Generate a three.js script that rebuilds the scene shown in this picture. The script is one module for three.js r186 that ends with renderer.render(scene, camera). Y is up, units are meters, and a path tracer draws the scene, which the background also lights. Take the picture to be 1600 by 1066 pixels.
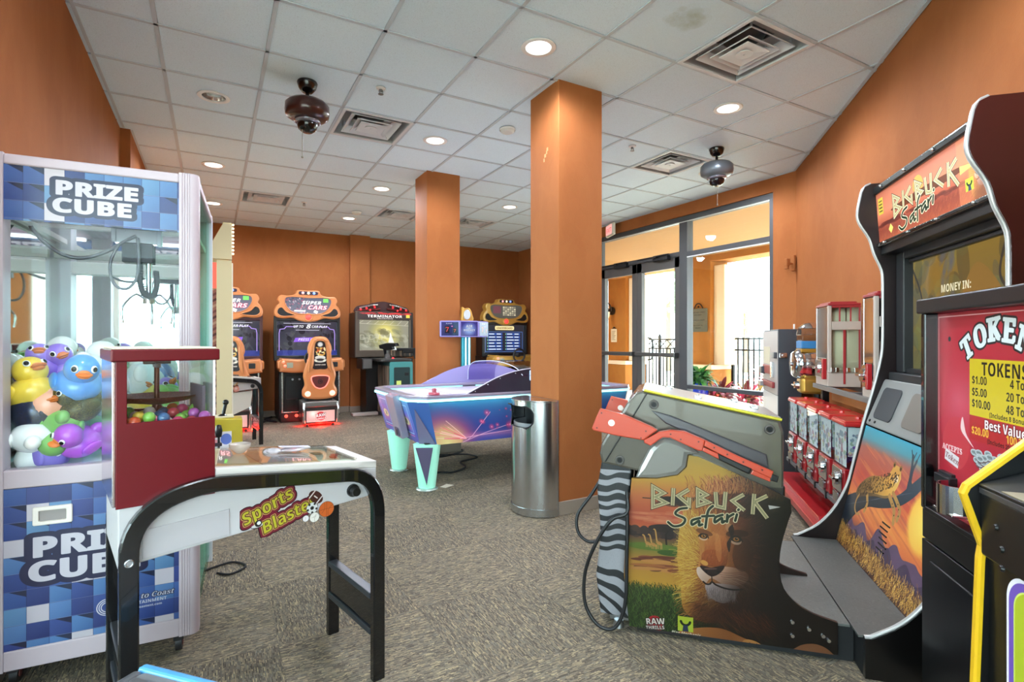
import * as THREE from 'three';
import { RoundedBoxGeometry } from 'three/addons/geometries/RoundedBoxGeometry.js';
import { mergeGeometries } from 'three/addons/utils/BufferGeometryUtils.js';
import { RectAreaLightUniformsLib } from 'three/addons/lights/RectAreaLightUniformsLib.js';

// ---------- camera, sky, sun, exposure ----------
RectAreaLightUniformsLib.init();
const scene = new THREE.Scene();
const renderer = new THREE.WebGLRenderer({ antialias: true });
renderer.toneMapping = THREE.LinearToneMapping;
renderer.toneMappingExposure = 1.06;
renderer.shadowMap.enabled = true;
const camera = new THREE.PerspectiveCamera(65.5, 1600 / 1066, 0.05, 80);
camera.position.set(0, 1.27, 0);
camera.rotation.set(0, -0.5137, 0);
scene.add(camera);

// hazy bright sky
{
  const W = 64, H = 32, d = new Float32Array(W * H * 4);
  for (let r = 0; r < H; r++) for (let c = 0; c < W; c++) {
    const el = (r + 0.5) / H - 0.5, i = (r * W + c) * 4, t = Math.max(0, Math.min(1, el * 2));
    const k = el < 0 ? 0.35 : 1;
    d[i] = k * (2.95 - 1.5 * t); d[i + 1] = k * (3.2 - 1.1 * t); d[i + 2] = k * (3.5 - 0.5 * t); d[i + 3] = 1;
  }
  const sky = new THREE.DataTexture(d, W, H, THREE.RGBAFormat, THREE.FloatType);
  sky.mapping = THREE.EquirectangularReflectionMapping; sky.magFilter = THREE.LinearFilter; sky.needsUpdate = true;
  scene.backgroundIntensity = scene.environmentIntensity = 3.9; scene.background = sky; scene.environment = sky;
}
const sun = new THREE.DirectionalLight(0xfff0dc, 48);
sun.position.set(5 + 14, 12.5, -5 - 10); sun.target.position.set(5, 0, -5);
sun.castShadow = true; Object.assign(sun.shadow.camera, { left: -14, right: 14, top: 10, bottom: -10, far: 60 });
sun.shadow.mapSize.set(2048, 2048);
scene.add(sun, sun.target);
const LAMP = 11.5;          // candela of one recessed downlight
const CEIL = 3.17;

// ---------- helpers ----------
let seed = 12345;
const rnd = () => { seed = (seed * 1664525 + 1013904223) >>> 0; return seed / 4294967296; };
const rr = (a, b) => a + (b - a) * rnd();
const V = (x, y, z) => new THREE.Vector3(x, y, z);
const PI = Math.PI;
function fix(g) {
  g = g.index ? g.toNonIndexed() : g;
  for (const k of Object.keys(g.attributes)) if (!['position', 'normal', 'uv'].includes(k)) g.deleteAttribute(k);
  if (!g.attributes.normal) g.computeVertexNormals();
  if (!g.attributes.uv) g.setAttribute('uv', new THREE.Float32BufferAttribute(new Float32Array(g.attributes.position.count * 2), 2));
  g.morphAttributes = {}; g.clearGroups();
  return g;
}
const mg = (l) => (Array.isArray(l) ? (l.length === 1 ? fix(l[0]) : mergeGeometries(l.flat(9).map(fix))) : fix(l));
const bx = (w, h, d, x = 0, y = 0, z = 0, r = 0.004, s = 1) => (r > 0 ? new RoundedBoxGeometry(w, h, d, s, Math.min(r, w / 2.01, h / 2.01, d / 2.01)) : new THREE.BoxGeometry(w, h, d)).translate(x, y, z);
// box by its two corners
const b2 = (x0, x1, y0, y1, z0, z1, r = 0.004, s = 1) => bx(x1 - x0, y1 - y0, z1 - z0, (x0 + x1) / 2, (y0 + y1) / 2, (z0 + z1) / 2, r, s);
const cyl = (r1, r2, h, x = 0, y = 0, z = 0, n = 20, ax = 'y') => { const g = new THREE.CylinderGeometry(r1, r2, h, n); if (ax === 'x') g.rotateZ(-PI / 2); if (ax === 'z') g.rotateX(PI / 2); return g.translate(x, y, z); };
const ball = (r, x = 0, y = 0, z = 0, a = 16, b = 12) => new THREE.SphereGeometry(r, a, b).translate(x, y, z);
const tor = (R, r, x = 0, y = 0, z = 0, ax = 'z', a = 8, b = 28) => { const g = new THREE.TorusGeometry(R, r, a, b); if (ax === 'y') g.rotateX(PI / 2); if (ax === 'x') g.rotateY(PI / 2); return g.translate(x, y, z); };
const vs = (pts) => pts.map((p) => V(...p));
const tube = (pts, r, n = 0, m = 8, closed = false) => new THREE.TubeGeometry(new THREE.CatmullRomCurve3(vs(pts), closed, 'centripetal'), n || pts.length * 6, r, m, closed);
const lathe = (pts, n = 28, x = 0, y = 0, z = 0) => new THREE.LatheGeometry(pts.map((p) => new THREE.Vector2(p[0], p[1])), n).translate(x, y, z);
function shp(pts, holes = []) {
  const s = Array.isArray(pts) ? new THREE.Shape(pts.map((p) => new THREE.Vector2(p[0], p[1]))) : pts;
  for (const h of holes) s.holes.push(Array.isArray(h) ? new THREE.Path(h.map((p) => new THREE.Vector2(p[0], p[1]))) : h);
  return s;
}
// extrusion of an outline in XY, from z = 0 to z = d
const ext = (pts, d, bev = 0, holes = [], seg = 10) => new THREE.ExtrudeGeometry(shp(pts, holes), { depth: d - 2 * bev, bevelEnabled: bev > 0, bevelThickness: bev, bevelSize: bev, bevelOffset: -bev, bevelSegments: 2, curveSegments: seg }).translate(0, 0, bev);
const rrect = (x0, y0, x1, y1, r) => { const s = new THREE.Shape(); s.moveTo(x0 + r, y0); s.lineTo(x1 - r, y0); s.absarc(x1 - r, y0 + r, r, -PI / 2, 0); s.lineTo(x1, y1 - r); s.absarc(x1 - r, y1 - r, r, 0, PI / 2); s.lineTo(x0 + r, y1); s.absarc(x0 + r, y1 - r, r, PI / 2, PI); s.lineTo(x0, y0 + r); s.absarc(x0 + r, y0 + r, r, PI, PI * 1.5); return s; };
// smooth closed outline through points
const smooth = (pts, n = 40) => new THREE.CatmullRomCurve3(pts.map((p) => V(p[0], p[1], 0)), true, 'centripetal').getPoints(n).slice(0, n).map((p) => [p.x, p.y]);
const smoothOpen = (pts, n = 24) => new THREE.CatmullRomCurve3(pts.map((p) => V(p[0], p[1], 0)), false, 'centripetal').getPoints(n).map((p) => [p.x, p.y]);
// uv over an XY rectangle
function uvr(g, x0, y0, x1, y1) {
  g = fix(g); const p = g.attributes.position, u = g.attributes.uv;
  for (let i = 0; i < p.count; i++) u.setXY(i, (p.getX(i) - x0) / (x1 - x0), (p.getY(i) - y0) / (y1 - y0));
  return g;
}
const uvbb = (g) => { g.computeBoundingBox(); const b = g.boundingBox; return uvr(g, b.min.x, b.min.y, b.max.x, b.max.y); };
// printed sheet: outline with its picture stretched over the bounding rectangle
const sheet = (pts, d = 0.002, holes = []) => uvbb(ext(pts, d, 0, holes));
const rect = (x0, y0, x1, y1) => [[x0, y0], [x1, y0], [x1, y1], [x0, y1]];
// uv in metres by the dominant normal
function uvm(g, s = 1) {
  g = fix(g); const p = g.attributes.position, n = g.attributes.normal, u = g.attributes.uv;
  for (let i = 0; i < p.count; i++) {
    const ax = Math.abs(n.getX(i)), ay = Math.abs(n.getY(i)), az = Math.abs(n.getZ(i));
    if (ay >= ax && ay >= az) u.setXY(i, p.getX(i) * s, p.getZ(i) * s); else if (ax >= az) u.setXY(i, p.getZ(i) * s, p.getY(i) * s); else u.setXY(i, p.getX(i) * s, p.getY(i) * s);
  }
  return g;
}
const used = new Map();
function numbered(n) { const k = used.get(n) ?? 0; used.set(n, k + 1); return k ? n + '_' + String(k).padStart(3, '0') : n; }
function tag(o, label, category, group) { o.userData.label = label; o.userData.category = category; if (group) o.userData.group = group; return o; }
function thing(name, label, category, pos = [0, 0, 0], turn = 0, group) {
  const o = new THREE.Group(); o.name = numbered(name); o.position.set(...pos); o.rotation.y = turn; scene.add(o);
  return tag(o, label, category, group);
}
function part(parent, name, geos, mat, label) {
  const m = new THREE.Mesh(mg(geos), mat); m.name = numbered(name); m.castShadow = m.receiveShadow = true; parent.add(m);
  if (label) m.userData.label = label;
  return m;
}
const lone = (name, geos, mat, label, category, pos = [0, 0, 0], turn = 0, group) => { const m = part(scene, name, geos, mat); m.position.set(...pos); m.rotation.y = turn; return tag(m, label, category, group); };
const struct = (name, geos, mat) => { const m = part(scene, name, geos, mat); m.userData.kind = 'structure'; return m; };
function again(o, name, label, pos, turn) {
  const c = o.clone(); c.name = numbered(name); scene.add(c); c.userData = { ...o.userData }; if (label) c.userData.label = label;
  if (pos) c.position.set(...pos); if (turn !== undefined) c.rotation.y = turn;
  c.traverse((x) => { if (x !== c && x.name) x.name = numbered(x.name.replace(/_\d{3}$/, '')); });
  return c;
}
// materials
const S = (color, roughness = 0.5, metalness = 0, o = {}) => new THREE.MeshStandardMaterial({ color, roughness, metalness, ...o });
const PH = (color, roughness, metalness, o = {}) => new THREE.MeshPhysicalMaterial({ color, roughness, metalness, ...o });
const glow = (color, k, o = {}) => new THREE.MeshStandardMaterial({ color, emissive: color, emissiveIntensity: k, roughness: 0.5, ...o });
const pane = (color = 0xffffff, o = {}) => new THREE.MeshPhysicalMaterial({ color, roughness: 0.02, metalness: 0, transmission: 1, thickness: 0, ior: 1.45, ...o });
// canvas textures
function tex(w, h, draw, o = {}) {
  const c = document.createElement('canvas'); c.width = w; c.height = h; const g = c.getContext('2d'); draw(g, w, h);
  const t = new THREE.CanvasTexture(c); t.colorSpace = o.data ? THREE.NoColorSpace : THREE.SRGBColorSpace; t.magFilter = THREE.LinearFilter; t.anisotropy = 8;
  if (o.repeat) { t.wrapS = t.wrapT = THREE.RepeatWrapping; if (o.repeat !== true) t.repeat.set(...o.repeat); }
  return t;
}
const print = (t, rough = 0.35, o = {}) => PH(0xffffff, rough, 0, { map: t, clearcoat: 0.35, clearcoatRoughness: 0.2, ...o });
const screenMat = (t, k = 0.8, o = {}) => new THREE.MeshPhysicalMaterial({ color: 0x050506, roughness: 0.12, emissive: 0xffffff, emissiveMap: t, emissiveIntensity: k, ...o });
const noisePx = (g, w, h, n, a, cols) => { for (let i = 0; i < n; i++) { g.fillStyle = cols[(rnd() * cols.length) | 0]; g.globalAlpha = a * rnd(); g.fillRect(rnd() * w, rnd() * h, 1 + rnd() * 2, 1 + rnd() * 2); } g.globalAlpha = 1; };
const grad = (g, x0, y0, x1, y1, stops) => { const k = g.createLinearGradient(x0, y0, x1, y1); stops.forEach(([o, c]) => k.addColorStop(o, c)); return k; };
const rgrad = (g, x, y, r, stops, r0 = 0) => { const k = g.createRadialGradient(x, y, r0, x, y, r); stops.forEach(([o, c]) => k.addColorStop(o, c)); return k; };
const poly = (g, p, close = true) => { g.beginPath(); p.forEach(([x, y], i) => (i ? g.lineTo(x, y) : g.moveTo(x, y))); if (close) g.closePath(); };
const curve = (g, p, close = true) => { // smooth path through points
  g.beginPath(); const n = p.length, at = (i) => (close ? p[(i + n) % n] : p[Math.max(0, Math.min(n - 1, i))]); g.moveTo(...p[0]);
  for (let i = 0; i < (close ? n : n - 1); i++) { const a = at(i - 1), b = at(i), c = at(i + 1), d = at(i + 2); g.bezierCurveTo(b[0] + (c[0] - a[0]) / 6, b[1] + (c[1] - a[1]) / 6, c[0] - (d[0] - b[0]) / 6, c[1] - (d[1] - b[1]) / 6, c[0], c[1]); }
  if (close) g.closePath();
};
const disc = (g, x, y, r, c) => { g.fillStyle = c; g.beginPath(); g.arc(x, y, r, 0, 2 * PI); g.fill(); };
const oval = (g, x, y, a, b, rot, c) => { g.fillStyle = c; g.beginPath(); g.ellipse(x, y, a, b, rot, 0, 2 * PI); g.fill(); };
function txt(g, s, x, y, size, fill, o = {}) {
  g.save(); g.translate(x, y); if (o.rot) g.rotate(o.rot); if (o.sx || o.sy) g.scale(o.sx || 1, o.sy || 1); if (o.skew) g.transform(1, 0, o.skew, 1, 0, 0);
  g.font = (o.style || 'bold') + ' ' + size + 'px ' + (o.font || 'sans-serif'); g.textAlign = o.align || 'center'; g.textBaseline = o.base || 'middle'; g.lineJoin = 'round';
  for (const [c, w] of o.lines || []) { g.strokeStyle = c; g.lineWidth = w; g.strokeText(s, 0, 0); }
  g.fillStyle = fill; g.fillText(s, 0, 0); g.restore();
}

// common materials
const black = S(0x0b0b0d, 0.35), blackMatte = S(0x141416, 0.7), blackGloss = PH(0x060607, 0.22, 0, { clearcoat: 0.6 });
const chrome = S(0xd8dade, 0.12, 1), steel = S(0xb9bcc0, 0.28, 1), white = S(0xe9e6e4, 0.4), rubber = S(0x17171a, 0.8);

// ---------- room shell ----------
const wallTex = tex(512, 512, (g, w, h) => { g.fillStyle = '#fff'; g.fillRect(0, 0, w, h); for (let i = 0; i < 260; i++) { g.fillStyle = rnd() > 0.5 ? 'rgba(255,255,255,.05)' : 'rgba(190,150,120,.035)'; const x = rnd() * w, y = rnd() * h, r = 20 + rnd() * 80; for (const ox of [-w, 0, w]) for (const oy of [-h, 0, h]) { g.beginPath(); g.ellipse(x + ox, y + oy, r * 0.5, r, 0, 0, 7); g.fill(); } } }, { repeat: [0.5, 0.5] });
const wallBump = tex(256, 256, (g, w, h) => { g.fillStyle = '#808080'; g.fillRect(0, 0, w, h); noisePx(g, w, h, 26000, 0.5, ['#fff', '#000', '#999', '#555']); }, { repeat: [1.5, 1.5], data: true });
const orange = PH(new THREE.Color().setRGB(0.36, 0.125, 0.040), 0.8, 0, { specularIntensity: 0.3, map: wallTex, bumpMap: wallBump, bumpScale: 0.0006 });
const tan = S(0x8c7f72, 0.6);
const wallSeg = (name, x0, z0, x1, z1, th, y0 = 0, y1 = 3.6) => { // th: thickness to the right of the direction of travel
  const L = Math.hypot(x1 - x0, z1 - z0), dx = (x1 - x0) / L, dz = (z1 - z0) / L;
  const g = new THREE.BoxGeometry(L, y1 - y0, Math.abs(th)).translate(L / 2, (y0 + y1) / 2, th / 2).rotateY(-Math.atan2(dz, dx)).translate(x0, 0, z0);
  return struct(name, uvm(g), orange);
};
// far wall, left walls, window wall, diagonal wall, back of the room
wallSeg('wall_back', 6.0, -9.75, -1.0, -9.75, 0.25);
struct('wall_left', [uvm(b2(-0.922, -0.722, 0, 3.6, -6.75, -5.8, 0)), uvm(b2(-0.922, -0.722, 0, 3.6, -3.6, -2.4, 0)), uvm(b2(-0.922, -0.722, 0, 0.4, -5.8, -3.6, 0)), uvm(b2(-0.922, -0.722, 2.2, 3.6, -5.8, -3.6, 0)), uvm(b2(-0.922, -0.722, 0, 3.6, -9.95, -9.3, 0)), uvm(b2(-0.922, -0.722, 0, 0.5, -9.3, -6.75, 0)), uvm(b2(-0.922, -0.722, 2.25, 3.6, -9.3, -6.75, 0))], orange);
{
  const w = struct('window_4', [b2(-0.86, -0.8, 0.5, 0.55, -9.3, -6.75, 0.003), b2(-0.86, -0.8, 2.2, 2.25, -9.3, -6.75, 0.003), ...[-9.275, -8.45, -7.6, -6.775].map((z) => b2(-0.86, -0.8, 0.55, 2.2, z - 0.025, z + 0.025, 0.003))], S(0x4a4745, 0.4, 0.4));
  const v = struct('window_5', [b2(-0.86, -0.8, 0.4, 0.45, -5.8, -3.6, 0.003), b2(-0.86, -0.8, 2.15, 2.2, -5.8, -3.6, 0.003), ...[-5.775, -4.7, -3.625].map((z) => b2(-0.86, -0.8, 0.45, 2.15, z - 0.025, z + 0.025, 0.003))], S(0x4a4745, 0.4, 0.4));
  for (const z of [-5.75, -4.675]) part(v, 'pane', b2(-0.834, -0.826, 0.45, 2.15, z, z + 1.025, 0), pane(0xf2fbf8));
  for (const z of [-9.25, -8.425, -7.575]) part(w, 'pane', b2(-0.834, -0.826, 0.55, 2.2, z, z + 0.775, 0), pane(0xf2fbf8));
}
struct('trim_1', [uvm(b2(-0.721, -0.645, 0, 3.4, -6.75, -5.84, 0)), uvm(b2(-0.721, -0.645, 0, 3.4, -9.75, -9.3, 0)), uvm(b2(-0.721, -0.645, 0, 0.5, -9.3, -6.75, 0)), uvm(b2(-0.721, -0.645, 2.25, 3.4, -9.3, -6.75, 0))], orange);
struct('wall_pilaster', uvm(b2(2.14, 2.49, 0, 3.6, -9.75, -9.67, 0)), orange);
{ // window wall x 5.7 with the storefront opening z -7.75 .. -3.87, y 0 .. 3.0
  const x0 = 5.66, x1 = 5.9;
  struct('wall_right', [uvm(b2(x0, x1, 0, 3.6, -9.75, -7.62, 0)), uvm(b2(x0, x1, 0, 3.6, -3.87, -3.4, 0)), uvm(b2(x0, x1, 3.0, 3.6, -7.62, -3.87, 0))].map((g) => g), orange);
}
wallSeg('wall_diagonal', 5.67, -3.6, 0.57, 1.5, -0.2);
// behind the camera: a lobby that opens to the left with a glazed front
const lobby = S(0xd9cbb8, 0.7);
struct('wall_lobby', [b2(-5.0, -0.7, 0, 3.6, -2.4, -2.2, 0), b2(-5.2, -5.0, 2.95, 3.6, -2.4, 2.7, 0), b2(-5.2, -5.0, 0, 0.1, -2.4, 2.7, 0), b2(-5.0, 0.75, 2.95, 3.6, 2.5, 2.7, 0), b2(-5.0, 0.75, 0, 0.1, 2.5, 2.7, 0), b2(0.55, 0.75, 0, 3.6, 1.5, 2.7, 0)], lobby);
{
  const w = struct('window_2', [-5, -3.6, -2.2, -0.8, 0.55].map((x) => b2(x - 0.03, x + 0.03, 0.1, 2.95, 2.55, 2.65, 0)).concat([b2(-5, 0.55, 2.2, 2.26, 2.55, 2.65, 0)]), S(0x4a4745, 0.4, 0.4));
  const w3 = struct('window_3', [-2.37, -0.75, 0.9, 2.5].map((z) => b2(-5.13, -5.07, 0.1, 2.95, z - 0.03, z + 0.03, 0)), S(0x4a4745, 0.4, 0.4));
  for (const z of [-2.34, -0.72, 0.9]) part(w3, 'pane', b2(-5.105, -5.095, 0.1, 2.95, z + 0.03, z + 1.57, 0), pane(0xf2fbf8));
  for (let i = 0; i < 4; i++) part(w, 'pane', b2(-4.97 + i * 1.4, -3.63 + i * 1.4, 0.1, 2.95, 2.595, 2.605, 0), pane(0xf2fbf8));
}
// columns
for (const [i, x, z] of [[1, 2.19, -3.585], [2, 2.08, -6.01]]) {
  const c = struct('column_' + i, uvm(b2(x, x + 0.4, 0, 3.4, z, z + 0.395, 0.006)), orange);
  const s = 0.012; part(c, 'baseboard', [b2(x - s, x + 0.4 + s, 0, 0.1, z - s, z + 0.395 + s, 0.004)], tan);
}
struct('baseboard_back', [b2(-0.65, 2.13, 0, 0.1, -9.75, -9.735, 0.003), b2(2.5, 5.66, 0, 0.1, -9.75, -9.735, 0.003), b2(2.128, 2.502, 0, 0.1, -9.75, -9.658, 0.003)], tan);
struct('baseboard_left', [b2(-0.7, -0.63, 0, 0.1, -9.7, -5.83, 0.003), b2(-0.7, -0.686, 0, 0.1, -5.84, -2.4, 0.003)], tan);
struct('baseboard_right', [b2(5.645, 5.66, 0, 0.1, -9.7, -7.62, 0.003), b2(5.645, 5.66, 0, 0.1, -3.87, -3.6, 0.003)], tan);
struct('baseboard_diagonal', bx(7.1, 0.1, 0.015, 3.56, 0.05, 0.0075, 0.003).rotateY(-PI * 0.75).translate(5.66, 0, -3.6), tan);

// carpet: loop pile tiles laid quarter-turn
const carpetTex = (s0) => tex(512, 512, (g, w, h) => {
  seed = s0; g.fillStyle = '#544b3f'; g.fillRect(0, 0, w, h);
  const cols = ['#6d6252', '#7d7058', '#3c362e', '#2f2a24', '#564d41', '#958566', '#4c463d', '#605c54'];
  for (let y = 0; y < h; y += 4) for (let x = 0; x < w;) { const L = 4 + rnd() * rnd() * 34; g.fillStyle = cols[(rnd() * cols.length) | 0]; g.globalAlpha = 0.35 + rnd() * 0.65; g.fillRect(x, y + rnd() * 0.7, L, 3); x += L; }
  g.globalAlpha = 1; noisePx(g, w, h, 9000, 0.3, ['#2a2520', '#b7a683', '#3a342d']);
});
const carpetBump = tex(512, 512, (g, w, h) => { g.fillStyle = '#444'; g.fillRect(0, 0, w, h); for (let y = 0; y < h; y += 4) for (let x = 0; x < w;) { const L = 4 + rnd() * 14; g.fillStyle = `rgb(${(120 + rnd() * 130) | 0},0,0)`; g.fillRect(x, y, L - 1, 3); x += L; } }, { data: true });
const carpetMats = [11, 22, 33, 44].map((s, i) => S(new THREE.Color().setScalar([1, 0.9, 1.08, 0.96][i] * 1.72), 0.95, 0, { map: carpetTex(s), bumpMap: carpetBump, bumpScale: 0.002 }));
const floor = struct('floor', [b2(-5.2, 5.9, -0.2, -0.006, -9.9, 2.7, 0)], S(0x4b443a, 0.95));
{
  const T = 0.61, gap = 0.0008, tops = [0, 1].map((k) => { const g = new THREE.BoxGeometry(T - gap, 0.008, T - gap); if (k) g.rotateY(PI / 2); return g.translate(0, -0.004, 0); });
  const rest = [];
  for (let i = -2; i < 10; i++) for (let j = -7; j < 14; j++) {
    const x = 0.24 + (i + 0.5) * T, z = -2.41 + (0.5 - j) * T, vis = Math.hypot(x, z) < 10.5 && x > -0.95 && z < 0.4 && x + z < 2.4 && x < 5.6 && z > -9.9;
    if (!vis) continue;
    const m = new THREE.Mesh(tops[(i + j) & 1], carpetMats[((i * 7 + j * 13) % 4 + 4) % 4]); m.name = numbered('carpet_tile'); m.position.set(x, 0, z); m.receiveShadow = true; floor.add(m);
  }
}
// ceiling: mineral tiles in a T grid
const tileTex = tex(512, 512, (g, w, h) => { g.fillStyle = '#dcdcdc'; g.fillRect(0, 0, w, h); noisePx(g, w, h, 15000, 0.35, ['#fff', '#b4b4b4', '#c8c8c8']); noisePx(g, w, h, 2500, 0.6, ['#8f8f8f', '#a8a8a8']); });
const tileBump = tex(512, 512, (g, w, h) => { g.fillStyle = '#aaa'; g.fillRect(0, 0, w, h); noisePx(g, w, h, 30000, 0.6, ['#fff', '#777', '#444']); }, { data: true });
const stainTex = tex(512, 512, (g, w, h) => { g.fillStyle = '#dcdcdc'; g.fillRect(0, 0, w, h); noisePx(g, w, h, 15000, 0.35, ['#fff', '#b4b4b4', '#c8c8c8']); for (let i = 0; i < 90; i++) disc(g, 250 + (rnd() - 0.5) * 190, 190 + (rnd() - 0.5) * 150, 10 + rnd() * 34, 'rgba(120,116,108,.035)'); });
const tileMats = [0.99, 0.96, 1.0].map((k) => S(new THREE.Color().setRGB(1.04 * k, 1.24 * k, 1.36 * k), 0.9, 0, { map: tileTex, bumpMap: tileBump, bumpScale: 0.001 }));
const stained = S(new THREE.Color().setRGB(1.02, 1.22, 1.34), 0.9, 0, { map: stainTex, bumpMap: tileBump, bumpScale: 0.001 });
const gridMat = S(new THREE.Color().setRGB(0.54, 0.61, 0.66), 0.5);
const G0x = -0.298, G0z = -3.21, GT = 0.6096;
const gx = (i) => G0x + i * GT, gz = (j) => G0z - j * GT;
const ventCells = new Set(['5,-2', '2,2', '7,1', '1,7', '4,7', '6,7']), lampCells = { '3,-1': 1, '6,-1': 1, '3,2': 1, '3,5': 1, '6,5': 1, '3,8': 1, '0,5': 1, '0,8': 1, '0,2': 1, '8,1': 1, '0,-4': 1, '3,-4': 1 };
const ceiling = struct('ceiling', [b2(-5.2, 6.0, CEIL + 0.16, CEIL + 0.3, -9.9, 2.7, 0)], S(0xb8b8b8, 0.9));
{
  const plain = new THREE.BoxGeometry(GT - 0.026, 0.016, GT - 0.026).translate(0, 0.012, 0);
  const hole = new THREE.Path(); hole.absarc(0, 0, 0.096, 0, 2 * PI, true);
  const holed = uvr(ext(rect(-0.292, -0.292, 0.292, 0.292), 0.016, 0, [hole], 20), -0.292, -0.292, 0.292, 0.292).rotateX(PI / 2).translate(0, 0.02, 0);
  for (let i = -1; i < 10; i++) for (let j = -5; j < 11; j++) {
    const x = gx(i + 0.5), z = gz(j + 0.5), k = i + ',' + j;
    if (x + z > 2.5 || x > 5.95 || z < -9.9 || x < -1.0 || ventCells.has(k)) continue;
    const m = new THREE.Mesh(lampCells[k] ? holed : plain, k === '4,-2' ? stained : tileMats[((i * 5 + j * 3) % 3 + 3) % 3]);
    m.name = numbered('ceiling_tile'); m.position.set(x, CEIL, z); m.receiveShadow = true; ceiling.add(m);
  }
  for (let i = 0; i < 11; i++) part(ceiling, 'grid_rail', [b2(gx(i) - 0.012, gx(i) + 0.012, CEIL - 0.002, CEIL + 0.003, -9.75, 0.5, 0), b2(gx(i) - 0.002, gx(i) + 0.002, CEIL, CEIL + 0.04, -9.75, 0.5, 0)], gridMat);
  for (let j = -5; j < 11; j++) part(ceiling, 'grid_rail', [b2(-0.7, Math.min(5.66, 2.2 - gz(j)), CEIL - 0.002, CEIL + 0.003, gz(j) - 0.012, gz(j) + 0.012, 0), b2(-0.7, Math.min(5.66, 2.2 - gz(j)), CEIL, CEIL + 0.04, gz(j) - 0.002, gz(j) + 0.002, 0)], gridMat);
  part(ceiling, 'wall_angle', [b2(-0.7, -0.68, CEIL - 0.004, CEIL + 0.002, -5.8, -2.4, 0), b2(-0.645, -0.625, CEIL - 0.004, CEIL + 0.002, -9.7, -5.84, 0), b2(-0.64, 5.66, CEIL - 0.004, CEIL + 0.002, -9.75, -9.73, 0), b2(5.64, 5.66, CEIL - 0.004, CEIL + 0.002, -9.7, -3.6, 0), bx(7.2, 0.006, 0.022, 3.6, CEIL - 0.001, 0.011, 0).rotateY(-PI * 0.75).translate(5.66, 0, -3.6)], gridMat);
  part(ceiling, 'lobby_panel', b2(-5.0, -0.7, CEIL, CEIL + 0.02, -2.4, 2.5, 0), tileMats[0]);
  part(ceiling, 'lobby_panel', b2(-0.7, 0.7, CEIL, CEIL + 0.02, 0.5, 2.5, 0), tileMats[0]);
}
// recessed downlights
const lampGlow = glow(0xfffaf0, 3.5), lampOff = glow(0xd8d8d2, 0.12, { roughness: 0.25, metalness: 0.6 });
{
  const where = { '3,-1': 'nearest lit downlight, left of the near orange column', '6,-1': 'lit downlight between the near square vent and the grey ceiling fan', '3,2': 'lit downlight right of the square vent beside the brown fan', '3,5': 'lit downlight just left of the top of the far column', '6,5': 'lit downlight between the two orange columns', '3,8': 'small lit downlight nearest the far wall, left of the far column', '0,5': 'lit downlight over the top of the crane cabinet, nearer of the two', '0,8': 'lit downlight over the crane cabinet, farther of the two', '0,2': 'unlit recessed downlight left of the brown ceiling fan', '8,1': 'lit downlight mostly hidden behind the grey ceiling fan', '0,-4': 'lit downlight straight above the camera', '3,-4': 'lit downlight above the hunting game, out of the frame' };
  for (const k in lampCells) {
    const [i, j] = k.split(',').map(Number), off = k === '0,2', x = gx(i + 0.5), z = gz(j + 0.5);
    const t = thing('recessed_downlight', where[k], 'ceiling light', [x, CEIL, z], 0, 'round recessed downlights in the ceiling');
    part(t, 'trim_ring', lathe([[0.083, -0.004], [0.09, -0.007], [0.112, -0.004], [0.114, 0.0], [0.095, 0.004], [0.083, 0.004], [0.083, -0.004]], 32), S(0xefefec, 0.35));
    part(t, 'reflector_can', lathe([[0.07, 0.09], [0.075, 0.05], [0.084, 0.0]], 32), S(0xdfe0e0, 0.15, 0.9));
    part(t, off ? 'lamp' : 'diffuser', off ? [cyl(0.05, 0.045, 0.05, 0, 0.06, 0, 24), lathe([[0.0, 0.088], [0.07, 0.088]], 32)] : [cyl(0.081, 0.081, 0.004, 0, 0.001, 0, 32)], off ? lampOff : lampGlow);
    if (!off) { const l = new THREE.SpotLight(0xeaf2ff, LAMP, 0, 1.53, 0.3, 2); l.position.set(x, CEIL - 0.012, z); l.target.position.set(x, 0, z); l.castShadow = true; l.shadow.radius = 4; l.name = 'downlight_beam'; scene.add(l, l.target); }
  }
}

for (const [z, y, w] of [[-3.34, 2.71, 0.02], [-3.35, 2.69, 0.012], [-3.37, 2.67, 0.022], [-3.385, 2.64, 0.014]]) part(scene.getObjectByName('column_1'), 'glue_mark', b2(2.1885, 2.1902, y - 0.012, y + 0.014, z - w / 2, z + w / 2, 0), S(0xc98d5c, 0.8), 'small pale glue marks');

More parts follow.
